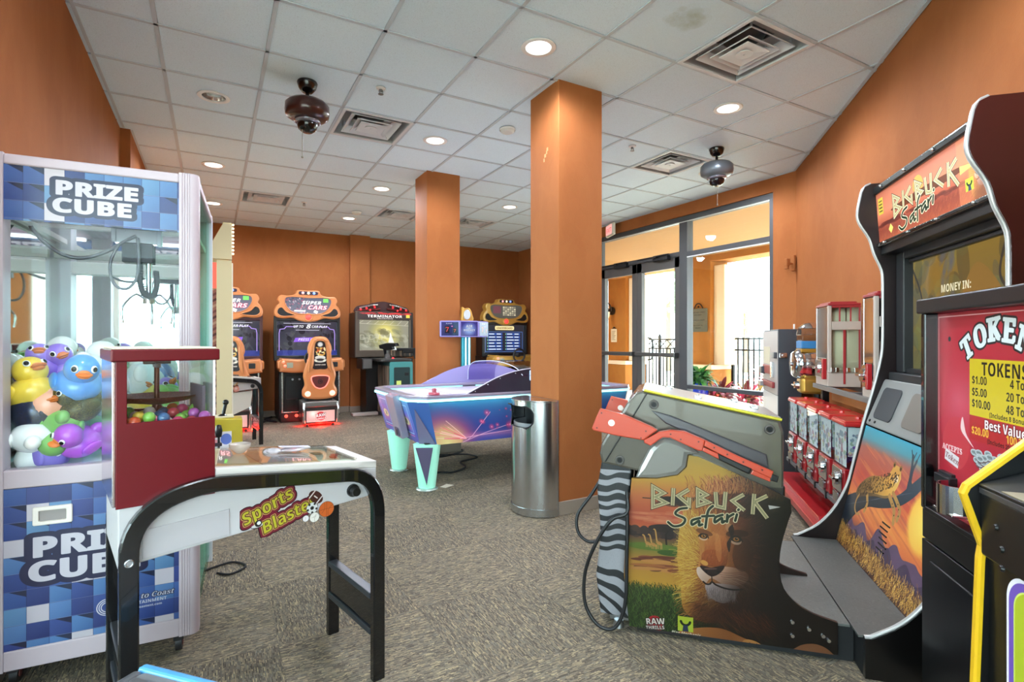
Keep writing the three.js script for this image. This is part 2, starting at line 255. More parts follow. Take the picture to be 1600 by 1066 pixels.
// ---------- storefront ----------
const alu = S(0x5a5857, 0.42, 0.35), aluDark = S(0x4a4b4e, 0.45, 0.3), glassPane = pane(0xf4fbf9, { specularIntensity: 0.5 });
{
  const x0 = 5.68, x1 = 5.80, xm = 5.74;
  const w = struct('window_1', [
    b2(x0, x1, 2.93, 3.0, -7.62, -3.87, 0.003), // head
    b2(x0, x1, 0.08, 2.93, -5.31, -5.17, 0.003), b2(x0, x1, 0.08, 2.93, -3.93, -3.87, 0.003), b2(x0, x1, 0, 2.93, -7.62, -7.06, 0.003),
    b2(x0, x1, 2.435, 2.5, -5.17, -3.93, 0.003), b2(x0, x1, 2.46, 2.52, -7.06, -5.31, 0.003),
    b2(x0, x1, 0.615, 0.665, -5.17, -3.93, 0.003), b2(x0, x1, 0, 0.08, -5.31, -3.87, 0.003),
  ], aluDark);
  for (const [a, b, c, d] of [[2.5, 2.93, -5.17, -3.93], [2.52, 2.93, -7.06, -5.31], [0.665, 2.435, -5.17, -3.93], [0.08, 0.615, -5.17, -3.93]]) part(w, 'pane', b2(xm - 0.004, xm + 0.004, a, b, c, d, 0), glassPane);
  part(w, 'glazing_bead', [b2(x0 - 0.004, x0 + 0.004, 2.915, 2.925, -7.06, -3.93, 0), b2(x0 - 0.004, x0 + 0.004, 2.42, 2.432, -5.17, -3.93, 0)], S(0xc9cbcc, 0.3, 0.6));
  const leaf = (name, z0, z1, hz) => {
    const d = struct(name, [b2(5.705, 5.775, 0.02, 2.455, z0, z0 + 0.105, 0.004), b2(5.705, 5.775, 0.02, 2.455, z1 - 0.105, z1, 0.004), b2(5.705, 5.775, 2.31, 2.455, z0, z1, 0.004), b2(5.705, 5.775, 0.02, 0.26, z0, z1, 0.004)], alu);
    part(d, 'pane', b2(xm - 0.004, xm + 0.004, 0.26, 2.31, z0 + 0.105, z1 - 0.105, 0), glassPane);
    part(d, 'push_bar', [b2(5.62, 5.66, 1.04, 1.1, z0 + 0.03, z1 - 0.03, 0.012), b2(5.63, 5.705, 1.035, 1.105, z0 + 0.03, z0 + 0.1, 0.008), b2(5.63, 5.705, 1.035, 1.105, z1 - 0.1, z1 - 0.03, 0.008)], S(0x6d6c6a, 0.3, 0.7));
    part(d, 'pull_handle', tube([[5.78, 0.98, hz], [5.85, 1.0, hz], [5.87, 1.08, hz], [5.87, 1.24, hz], [5.85, 1.3, hz], [5.78, 1.32, hz]], 0.013, 24), S(0x222224, 0.35, 0.6));
    const cz = (z0 + z1) / 2;
    part(d, 'door_closer', [b2(5.62, 5.70, 2.43, 2.5, cz - 0.02, cz + 0.27, 0.01), b2(5.57, 5.6, 2.475, 2.495, cz - 0.28, cz + 0.1, 0.004), bx(0.02, 0.02, 0.3, 5.61, 2.5, cz + 0.16, 0.004)], S(0x2c2d2f, 0.4, 0.6));
    return d;
  };
  leaf('door_1', -6.185, -5.315, -6.02); leaf('door_2', -7.055, -6.19, -6.34);
}
// exit sign
{
  const t = thing('exit_sign', 'red lit exit sign hanging at the ceiling above the glass doors', 'exit sign', [5.58, 0, -6.66], -0.35);
  const face = tex(256, 160, (g, w, h) => { g.fillStyle = '#f2a9a4'; g.fillRect(0, 0, w, h); txt(g, 'EXIT', w / 2, h / 2 + 4, 104, '#e2343c', { lines: [['#ffd8d0', 5]] }); });
  part(t, 'housing', uvm(b2(-0.028, 0.028, 2.955, 3.155, -0.165, 0.165, 0.024, 3)), S(0xd9d3c6, 0.4));
  part(t, 'sign_face', uvbb(ext(rrect(-0.135, -0.075, 0.135, 0.075, 0.02), 0.004)).rotateY(-PI / 2).translate(-0.0275, 3.055, 0), glow(0xffffff, 0.75, { emissiveMap: face, map: face }));
  part(t, 'canopy', b2(-0.02, 0.02, 3.15, CEIL, -0.05, 0.05, 0.003), white);
}
// wall-mounted camera near the corner
{
  const t = thing('wall_sensor', 'small orange-painted sensor on a bracket at the wall corner right of the window', 'sensor', [5.62, 2.13, -3.60], -1.9);
  part(t, 'bracket', [b2(-0.03, 0.03, -0.08, 0.09, -0.012, 0.012, 0.004), cyl(0.012, 0.012, 0.06, 0, 0, 0.03, 12, 'z')], orange);
  part(t, 'head', [bx(0.05, 0.09, 0.05, 0, 0.01, 0.075, 0.015, 2), cyl(0.02, 0.024, 0.03, 0, -0.045, 0.08, 14)], orange);
}

// ---------- outdoors: covered patio ----------
const stucco = S(new THREE.Color().setRGB(0.40, 0.155, 0.018), 0.85, 0, { bumpMap: wallBump, bumpScale: 0.004, map: wallTex });
const cream = S(0xe8d6b4, 0.8, 0, { bumpMap: wallBump, bumpScale: 0.003 });
const paving = S(0xcfc8bc, 0.9), soffit = S(0xa87f4e, 0.9, 0, { bumpMap: wallBump, bumpScale: 0.004 });
struct('ground', [b2(5.9, 40, -0.2, -0.01, -40, 2.7, 0), b2(-40, 40, -0.2, -0.01, 2.7, 30, 0), b2(-40, -5.2, -0.2, -0.01, -30, 2.7, 0), b2(-5.2, -0.93, -0.2, -0.01, -30, -2.4, 0)], S(0xb5b0a2, 0.95));
{
  const p = struct('patio_floor', b2(5.9, 10.6, -0.15, -0.006, -16, 0.5, 0), S(0xa39c90, 0.9));
  for (let i = 0; i < 5; i++) for (let j = 0; j < 12; j++) part(p, 'paver', b2(5.92 + i * 0.92, 6.82 + i * 0.92, -0.01, 0.004, -12.2 + j * 0.92, -11.3 + j * 0.92, 0.004), paving);
}
struct('patio_soffit', [b2(5.9, 10.2, 3.12, 3.4, -16, 0.5, 0)], soffit);
struct('patio_beam', [uvm(b2(9.3, 9.85, 2.98, 3.3, -16, 0.5, 0.01)), uvm(b2(5.9, 9.3, 2.9, 3.15, -10.9, -10.4, 0.01))], stucco);
for (const [i, z0, z1] of [[1, -8.42, -7.82], [2, -11.2, -10.5], [3, -5.1, -4.4]]) {
  const c = struct('patio_column_' + i, uvm(b2(9.3, 9.85, 0, 3.0, z0, z1, 0.01)), stucco);
  part(c, 'plinth', uvm(b2(9.22, 9.93, 0, 0.66, z0 - 0.07, z1 + 0.07, 0.02)), stucco);
  part(c, 'ledge', b2(9.18, 9.97, 0.66, 0.76, z0 - 0.12, z1 + 0.12, 0.02, 2), cream);
  part(c, 'arch_return', uvm(b2(9.4, 9.84, 0.76, 2.9, z1, z1 + 0.28, 0.02)), cream);
}
struct('patio_wall', uvm(b2(5.9, 9.3, 0, 3.2, -11.6, -11.3, 0)), stucco);
// signs on the orange patio columns
{
  const m1 = tex(256, 340, (g, w, h) => { g.fillStyle = '#5a5a49'; g.fillRect(0, 0, w, h); ['SHOES AND SHIRTS', 'REQUIRED', '', 'NO PETS ALLOWED', '', 'NO FOOD OR', 'DRINKS'].forEach((s, i) => txt(g, s, w / 2, 56 + i * 38, 22, '#14140f')); });
  const t = thing('hanging_sign', 'dark olive notice board hanging on the orange patio column behind the blue pot', 'sign', [9.285, 1.73, -8.12]);
  part(t, 'board', uvbb(ext(rrect(-0.24, -0.26, 0.24, 0.25, 0.02), 0.025, 0.004)).rotateY(-PI / 2), S(0xffffff, 0.7, 0, { map: m1 }));
  part(t, 'hanger', [tube([[-0.01, 0.25, -0.12], [-0.012, 0.34, -0.06], [-0.012, 0.36, 0], [-0.012, 0.34, 0.06], [-0.01, 0.25, 0.12]], 0.012, 24), ball(0.02, -0.01, 0.29, 0)], S(0x1c1a18, 0.5, 0.6));
  const m2 = tex(128, 160, (g, w, h) => { g.fillStyle = '#d8cfae'; g.fillRect(0, 0, w, h); for (let i = 0; i < 7; i++) { g.fillStyle = '#6c654e'; g.fillRect(22, 26 + i * 17, 84 - (i % 3) * 14, 6); } });
  const u = thing('hanging_sign', 'small cream notice under the lantern on the far patio column', 'sign', [9.285, 1.42, -10.93]);
  part(u, 'board', uvbb(ext(rrect(-0.11, -0.18, 0.11, 0.17, 0.01), 0.02, 0.003)).rotateY(-PI / 2), S(0xffffff, 0.7, 0, { map: m2 }));
  part(u, 'hanger', tube([[-0.01, 0.17, -0.05], [-0.012, 0.22, 0], [-0.01, 0.17, 0.05]], 0.01, 12), S(0x1c1a18, 0.5, 0.6));
  const l = thing('wall_lantern', 'dark metal wall lantern on the far patio column seen through the left door', 'lantern', [9.28, 2.02, -11.0]);
  part(l, 'bracket', [cyl(0.11, 0.11, 0.03, -0.015, 0.05, 0, 20, 'x'), tube([[-0.03, 0.05, 0], [-0.1, 0.22, 0], [-0.2, 0.26, 0], [-0.22, 0.14, 0]], 0.018, 20)], S(0x26241f, 0.5, 0.6));
  part(l, 'lantern_cap', lathe([[0.02, 0.14], [0.05, 0.12], [0.13, 0.03], [0.12, 0.02]], 16, -0.22, 0, 0), S(0x26241f, 0.5, 0.6));
  part(l, 'lamp_glass', lathe([[0.11, 0.02], [0.09, -0.1], [0.055, -0.2]], 16, -0.22, 0, 0), S(0xf4efdc, 0.3));
  part(l, 'finial', lathe([[0.055, -0.2], [0.06, -0.22], [0.02, -0.25], [0.025, -0.29], [0.0, -0.31]], 14, -0.22, 0, 0), S(0x26241f, 0.5, 0.6));
}
// black iron fences
const iron = S(0x16171a, 0.5, 0.5);
function fence(label, x, z0, z1, lattice) {
  const t = thing('iron_fence', label, 'fence', [x, 0, (z0 + z1) / 2]); const L = z1 - z0;
  for (const y of [0.12, 1.08, ...(lattice ? [1.31] : [1.32])]) part(t, 'rail', bx(0.035, 0.035, L, 0, y, 0, 0.003), iron);
  const n = Math.round(L / 0.125);
  for (let i = 0; i <= n; i++) { const post = i % 12 === 0; part(t, post ? 'post' : 'picket', post ? [bx(0.06, 1.4, 0.06, 0, 0.7, -L / 2 + i * L / n, 0.004), cyl(0.005, 0.04, 0.06, 0, 1.43, -L / 2 + i * L / n, 8)] : bx(0.026, lattice ? 1.0 : 1.25, 0.026, 0, lattice ? 0.58 : 0.72, -L / 2 + i * L / n, 0), iron); }
  if (lattice) for (let i = 0; i < L / 0.25; i++) for (const s of [-1, 1]) part(t, 'lattice_bar', bx(0.02, 0.02, 0.34, 0, 0, 0, 0).rotateX(s * 0.75).translate(0, 1.195, -L / 2 + 0.125 + i * 0.25), iron);
  return t;
}
fence('black iron fence with a crossed lattice top beyond the glass doors', 10.1, -11.6, -8.6, true);
fence('plain black iron picket fence behind the red-leaved plants', 9.75, -7.6, -5.2, false);
// plants
function leafGeo(L, W, bend) { const n = 5, pos = [], idx = [], uv = []; for (let i = 0; i <= n; i++) { const t = i / n, w = W * Math.sin(PI * Math.min(1, t * 0.92 + 0.08)) ** 0.8; const y = L * t * Math.cos(bend * t), x = L * t * Math.sin(bend * t); for (const s of [-1, 0, 1]) { pos.push(x + (s ? 0.12 * w : 0), y, s * w); uv.push(0.5 + s / 2, t); } if (i < n) for (const k of [0, 1]) { const a = i * 3 + k; idx.push(a, a + 3, a + 1, a + 1, a + 3, a + 4); } } const g = new THREE.BufferGeometry(); g.setAttribute('position', new THREE.Float32BufferAttribute(pos, 3)); g.setAttribute('uv', new THREE.Float32BufferAttribute(uv, 2)); g.setIndex(idx); g.computeVertexNormals(); return g; }
const leafMat = (c) => PH(c, 0.55, 0, { transmission: 0.3, side: THREE.DoubleSide });
function plant(t, mats, n, L, W, y0, spread) {
  const shapes = [0.5, 0.9, 1.3].map((b) => leafGeo(L, W, b));
  for (let i = 0; i < n; i++) { const m = new THREE.Mesh(shapes[i % 3], mats[(rnd() * mats.length) | 0]); m.name = numbered('leaf'); const a = i * 2.4 + rnd(), q = 0.15 + 0.75 * (i / n); m.rotation.set(0, a, -q * rr(0.8, 1.2), 'YXZ'); m.position.set(Math.cos(a) * spread * rnd(), y0 + rr(0, L * 0.6) * (1 - i / n), -Math.sin(a) * spread * rnd()); m.scale.setScalar(rr(0.7, 1.15)); m.castShadow = true; t.add(m); }
}
{
  const t = thing('potted_plant', 'bushy green plant in a glazed blue pot outside the window', 'potted plant', [8.55, 0, -7.5]);
  part(t, 'pot', lathe([[0, 0], [0.16, 0], [0.2, 0.1], [0.22, 0.3], [0.19, 0.42], [0.215, 0.46], [0.19, 0.46], [0.17, 0.4], [0, 0.4]], 28), PH(0x1436b8, 0.15, 0, { clearcoat: 1 }));
  plant(t, [leafMat(0x2f7a2c), leafMat(0x4f9a38), leafMat(0x1f5a24)], 110, 0.34, 0.05, 0.42, 0.16);
}
const reds = [leafMat(0xa02348), leafMat(0xc8486e), leafMat(0x6a1a2c), leafMat(0x8a7a3a), leafMat(0xd9849c)];
[[8.95, -7.25, 'low red-leaved plant nearest the blue pot'], [9.05, -6.72, 'red-leaved plant in the middle of the bed in front of the picket fence'], [9.0, -6.1, 'tall pink-leaved plant at the right of the bed, beside the grey coin box'], [8.3, -6.2, 'low bronze-leaved plant at the near edge of the bed']].forEach(([x, z, l], i) => {
  const t = thing('red_leaf_plant', l, 'plant', [x, 0, z]);
  part(t, 'stem', [0, 1, 2].map((k) => cyl(0.008, 0.012, 0.3 + 0.1 * i, (k - 1) * 0.05, 0.15 + 0.05 * i, (k - 1) * 0.03, 8)), S(0x5a4632, 0.8));
  plant(t, reds, 80, 0.31, 0.045, i === 2 ? 0.5 : 0.14, 0.2);
});
// trees beyond the fence
for (const [x, z, h, l] of [[17, -16.5, 3.4, 'pale sunlit tree seen through the right door'], [19, -14.2, 2.6, 'sunlit tree at the right edge of the right door, lower than its neighbour']]) {
  const t = thing('garden_tree', l, 'tree', [x, 0, z]);
  part(t, 'trunk', cyl(0.08, 0.14, h, 0, h / 2, 0, 10), S(0x8a7458, 0.9));
  const lg = leafGeo(0.32, 0.07, 0.6), crown = [];
  for (let i = 0; i < 260; i++) { const a = rnd() * 6.3, b = Math.acos(rr(-1, 1)), r = 1.1 * Math.cbrt(rnd()); crown.push(lg.clone().rotateZ(rr(-2, 2)).rotateY(rr(0, 6)).translate(r * Math.sin(b) * Math.cos(a), h + r * Math.cos(b), r * Math.sin(b) * Math.sin(a))); }
  const m = part(t, 'foliage', crown, leafMat(0xb4d2a4)); m.userData.kind = 'stuff';
}

// ---------- crane machine full of rubber ducks ----------
function blocks(g, w, h, n, m, s0) { // printed wall of blue and white cubes
  seed = s0; const cw = w / n, ch = h / m, cols = ['#2b4a9c', '#4f86c8', '#3a63b4', '#1f3684', '#e9dfe6', '#6aa3d8', '#e9dfe6', '#5b8fd0', '#2a3f94'];
  g.fillStyle = '#17245c'; g.fillRect(0, 0, w, h);
  for (let y = 0; y < m; y++) for (let x = 0; x < n; x++) {
    const c = cols[(rnd() * cols.length) | 0]; g.fillStyle = c; g.fillRect(x * cw + 1, y * ch + 1, cw - 2, ch - 2);
    if (c !== '#e9dfe6') { g.fillStyle = grad(g, x * cw, y * ch, x * cw + cw, y * ch + ch, [[0, 'rgba(255,255,255,.12)'], [1, 'rgba(0,0,30,.18)']]); g.fillRect(x * cw + 1, y * ch + 1, cw - 2, ch - 2); if (rnd() > 0.55) { g.fillStyle = 'rgba(8,10,40,.75)'; poly(g, [[x * cw + cw * 0.25, y * ch + 2], [x * cw + cw, y * ch + 2], [x * cw + cw, y * ch + ch * 0.4]]); g.fill(); } }
    g.fillStyle = 'rgba(235,225,240,.55)'; g.fillRect(x * cw, y * ch + ch - 2, cw, 2);
  }
}
const prizeLogo = (g, cx, cy, s) => { for (const [t, y, dx] of [['PRIZE', -0.53, 0.06], ['CUBE', 0.53, -0.16]]) for (const pass of [0, 1]) txt(g, t, cx + dx * s, cy + y * s, s * 1.16, '#eee6ee', { sx: 1.32, lines: pass ? [['#eee6ee', s * 0.06]] : [['#1c1c4a', s * 0.5]] }); for (const [t, y, dx] of [['PRIZE', -0.53, 0.06], ['CUBE', 0.53, -0.16]]) txt(g, t, cx + dx * s, cy + y * s, s * 1.16, '#eee6ee', { sx: 1.32, lines: [['#eee6ee', s * 0.07]] }); };
const CR = { x: -0.359, z: -2.943, t: -0.06 };
const crane = thing('claw_crane_machine', 'tall white-framed glass prize crane with blue block artwork, filled with rubber ducks', 'claw machine', [CR.x, 0, CR.z], CR.t);
{
  const t = crane, W = 0.335, D = 0.425, fr = S(0xb5a6ad, 0.38), frI = S(0xd2d2da, 0.35);
  for (const sx of [-1, 1]) for (const sz of [-1, 1]) {
    const o = new THREE.Shape(), r = 0.03; o.moveTo(0, 0); for (const k of [0.012, 0.02, 0.03, 0.038]) { o.lineTo(k - 0.002, 0); o.lineTo(k, 0.0025); o.lineTo(k + 0.002, 0); } o.lineTo(0.068 - r, 0); o.absarc(0.068 - r, r, r, -PI / 2, 0); o.lineTo(0.068, 0.068); o.lineTo(0, 0.068);
    const g = ext(o, 1.86, 0.0, [], 8).rotateX(-PI / 2).translate(-0.068, 0.085, 0); // outer corner at (0, *, 0), grooved face towards +z
    if (sz < 0) g.rotateY(sx > 0 ? PI / 2 : PI); else if (sx < 0) g.rotateY(-PI / 2);
    part(t, 'corner_post', g.translate(sx * W, 0, sz * D), sz > 0 ? fr : frI);
  }
  part(t, 'top_frame', [b2(-W + 0.066, W - 0.066, 1.903, 1.942, D - 0.06, D, 0.008), b2(-W + 0.066, W - 0.066, 1.903, 1.942, -D, -D + 0.06, 0.008), b2(W - 0.06, W, 1.903, 1.942, -D + 0.066, D - 0.066, 0.008), b2(-W, -W + 0.06, 1.903, 1.942, -D + 0.066, D - 0.066, 0.008), b2(-W + 0.05, W - 0.05, 1.925, 1.935, -D + 0.05, D - 0.05, 0)], fr);
  const hdr = tex(1024, 384, (g, w, h) => { blocks(g, w, h, 9.2, 3.1, 5); prizeLogo(g, w * 0.5, h * 0.5, 118); });
  part(t, 'header_sign', [sheet(rect(-W + 0.062, 1.706, W - 0.062, 1.905), 0.006).translate(0, 0, D - 0.012)], glow(0xbdbdbd, 0.16, { map: hdr, emissiveMap: hdr, roughness: 0.25 }));
  for (const q of [[0.738, 0.806, D - 0.055, D - 0.002], [0.085, 0.158, D - 0.055, D - 0.002], [0.738, 0.806, -D, -D + 0.05]]) part(t, 'lower_rail', b2(-W + 0.066, W - 0.066, ...q, 0.006), fr);
  const door = tex(1024, 1160, (g, w, h) => {
    blocks(g, w, h, 8.3, 9.4, 9); prizeLogo(g, w * 0.47, h * 0.46, 168);
    g.strokeStyle = '#efe8f0'; g.lineWidth = 7; for (const r of [44, 60, 76]) { g.beginPath(); g.arc(575, 968, r * 0.8, 1.7, 4.6); g.stroke(); }
    txt(g, 'Coast to Coast', 800, 930, 52, '#f1ecf2', { style: 'italic bold', font: 'serif', lines: [['#1c1c4a', 10]] }); txt(g, 'ENTERTAINMENT', 800, 976, 34, '#f1ecf2'); txt(g, 'coasttocoastent.com', 790, 1012, 24, '#f1ecf2');
  });
  const dr = part(t, 'front_door', [sheet(rect(-W + 0.066, 0.158, W - 0.066, 0.738), 0.016).translate(0, 0, D - 0.022)], print(door, 0.35, { color: 0xc4c4c8 }));
  part(dr, 'coin_slot_frame', [ext(rrect(-0.185, 0.598, -0.07, 0.665, 0.006), 0.012, 0.003, [rrect(-0.167, 0.612, -0.088, 0.65, 0.004)]).translate(0, 0, D - 0.006)], S(0xd9cfc6, 0.45));
  part(dr, 'coin_slot', [b2(-0.167, -0.088, 0.612, 0.65, D - 0.008, D - 0.004, 0)], S(0x8d8583, 0.5));
  part(t, 'front_glass', b2(-W + 0.06, W - 0.06, 0.8, 1.71, D - 0.02, D - 0.015, 0), pane(0xfbfeff, { specularIntensity: 0.2 }));
  part(t, 'side_glass', b2(W - 0.02, W - 0.013, 0.12, 1.905, -D + 0.06, D - 0.06, 0), pane(0xcdeee2, { specularIntensity: 0.3 }));
  part(t, 'side_panel', b2(W - 0.05, W - 0.03, 0.09, 0.8, -D + 0.06, D - 0.06, 0), S(0xdcd6dc, 0.4));
  part(t, 'side_panel', b2(-W + 0.012, -W + 0.025, 0.09, 0.8, -D + 0.06, D - 0.06, 0), S(0xdcd6dc, 0.4));
  part(t, 'side_mirror', b2(-W + 0.012, -W + 0.02, 0.8, 1.905, -D + 0.06, D - 0.06, 0), S(0xf4f6f2, 0.03, 1));
  part(t, 'back_mirror', b2(-W + 0.06, W - 0.06, 0.8, 1.905, -D + 0.012, -D + 0.02, 0), S(0xf2f6f4, 0.03, 1));
  part(t, 'back_panel', b2(-W + 0.06, W - 0.06, 0.09, 0.8, -D + 0.01, -D + 0.025, 0), S(0xdcd6dc, 0.4));
  part(t, 'play_floor', b2(-W + 0.02, W - 0.02, 0.77, 0.795, -D + 0.02, D - 0.03, 0), S(0xe8e6ea, 0.5));
  part(t, 'chute_partition', [b2(-0.05, -0.044, 0.795, 1.17, 0.05, D - 0.03, 0)], pane(0xf6fbff, { specularIntensity: 0.3 }));
  part(t, 'chute_partition', [b2(-0.05, W - 0.022, 0.795, 1.17, 0.044, 0.05, 0)], pane(0xf6fbff, { specularIntensity: 0.3 }));
  part(t, 'gantry_rail', [b2(-W + 0.03, W - 0.03, 1.76, 1.785, -0.02, 0.005, 0.003), b2(-W + 0.03, W - 0.03, 1.76, 1.785, 0.13, 0.155, 0.003)], white);
  part(t, 'gantry_rail', [b2(-W + 0.03, -W + 0.055, 1.74, 1.765, -D + 0.05, D - 0.06, 0.003), b2(W - 0.055, W - 0.03, 1.74, 1.765, -D + 0.05, D - 0.06, 0.003)], white);
  part(t, 'cross_rail', [b2(-W + 0.03, W - 0.05, 1.66, 1.70, -0.28, -0.25, 0.004), b2(-W + 0.03, W - 0.05, 1.60, 1.66, -D + 0.03, -D + 0.06, 0.004)], white);
  part(t, 'carriage', [b2(0.0, 0.155, 1.7, 1.775, 0.095, 0.105, 0.002), b2(-0.014, 0.002, 1.7, 1.78, 0.08, 0.12, 0.003), b2(0.15, 0.168, 1.69, 1.775, 0.08, 0.12, 0.003), ...[0.03, 0.125].map((x) => cyl(0.006, 0.006, 0.006, x, 1.75, 0.108, 10, 'z'))], steel);
  part(t, 'motor_box', b2(0.02, 0.134, 1.615, 1.7, 0.03, 0.1, 0.003), S(0x2a2a30, 0.5));
  part(t, 'claw_coil', [tube([[0.085, 1.615, 0.1], [0.088, 1.53, 0.11], [0.105, 1.475, 0.115], [0.135, 1.47, 0.115], [0.15, 1.52, 0.11], [0.145, 1.58, 0.1]], 0.011, 40), ...Array.from({ length: 14 }, (_, i) => tor(0.011, 0.003, 0.087 + 0.0045 * Math.max(0, i - 8) * (i > 8 ? 1 : 0), 1.605 - i * 0.0095, 0.105, 'y', 6, 12))], rubber);
  part(t, 'claw_shaft', [cyl(0.012, 0.012, 0.18, 0.115, 1.53, 0.075, 14), cyl(0.02, 0.024, 0.04, 0.115, 1.455, 0.075, 16), cyl(0.03, 0.03, 0.014, 0.115, 1.47, 0.075, 16)], chrome);
  for (let k = 0; k < 3; k++) { const a = k * 2.094 + 0.5, c = Math.cos(a), s = Math.sin(a); part(t, 'claw_arm', tube([[0.115 + 0.022 * c, 1.46, 0.075 + 0.022 * s], [0.115 + 0.05 * c, 1.475, 0.075 + 0.05 * s], [0.115 + 0.1 * c, 1.42, 0.075 + 0.1 * s], [0.115 + 0.105 * c, 1.385, 0.075 + 0.105 * s], [0.115 + 0.1 * c, 1.345, 0.075 + 0.1 * s]], 0.0048, 24), chrome); }
  const hose = S(0x77777c, 0.45, 0.3);
  part(t, 'hose', tube([[-0.3, 1.78, 0.1], [-0.285, 1.74, 0.1], [-0.244, 1.681, 0.1], [-0.181, 1.632, 0.1], [-0.117, 1.621, 0.1], [-0.04, 1.651, 0.1], [0.044, 1.713, 0.105], [0.075, 1.73, 0.11]], 0.0075, 60), hose);
  part(t, 'hose', tube([[0.015, 1.69, 0.12], [-0.015, 1.61, 0.12], [-0.012, 1.54, 0.12], [0.012, 1.5, 0.12], [0.045, 1.498, 0.12], [0.075, 1.54, 0.12], [0.085, 1.62, 0.12], [0.08, 1.72, 0.12]], 0.006, 60), hose);
  part(t, 'light_bar', b2(-0.24, 0.24, 1.888, 1.9, D - 0.1, D - 0.06, 0.003), glow(0xf4f6ff, 1.4));
  part(t, 'light_bar', b2(-0.24, 0.24, 1.888, 1.9, -D + 0.06, -D + 0.1, 0.003), glow(0xf4f6ff, 1.4));
  for (const [x, z] of [[-0.26, 0.34], [0.26, 0.36], [-0.26, -0.36], [0.26, -0.36]]) { const c = part(t, 'caster', [cyl(0.032, 0.032, 0.024, x, 0.033, z - 0.01, 20, 'x'), bx(0.036, 0.035, 0.05, x, 0.068, z, 0.004)], S(0x201d20, 0.5)); part(c, 'caster_hub', cyl(0.014, 0.014, 0.028, x, 0.033, z - 0.01, 14, 'x'), S(0x6a2320, 0.4)); }
  for (const z of [0.345, -0.345]) { const l = new THREE.RectAreaLight(0xf2f4ff, 7, 0.48, 0.04); l.position.set(0, 1.885, z); l.rotation.x = -PI / 2; l.name = 'crane_light'; t.add(l); }
}
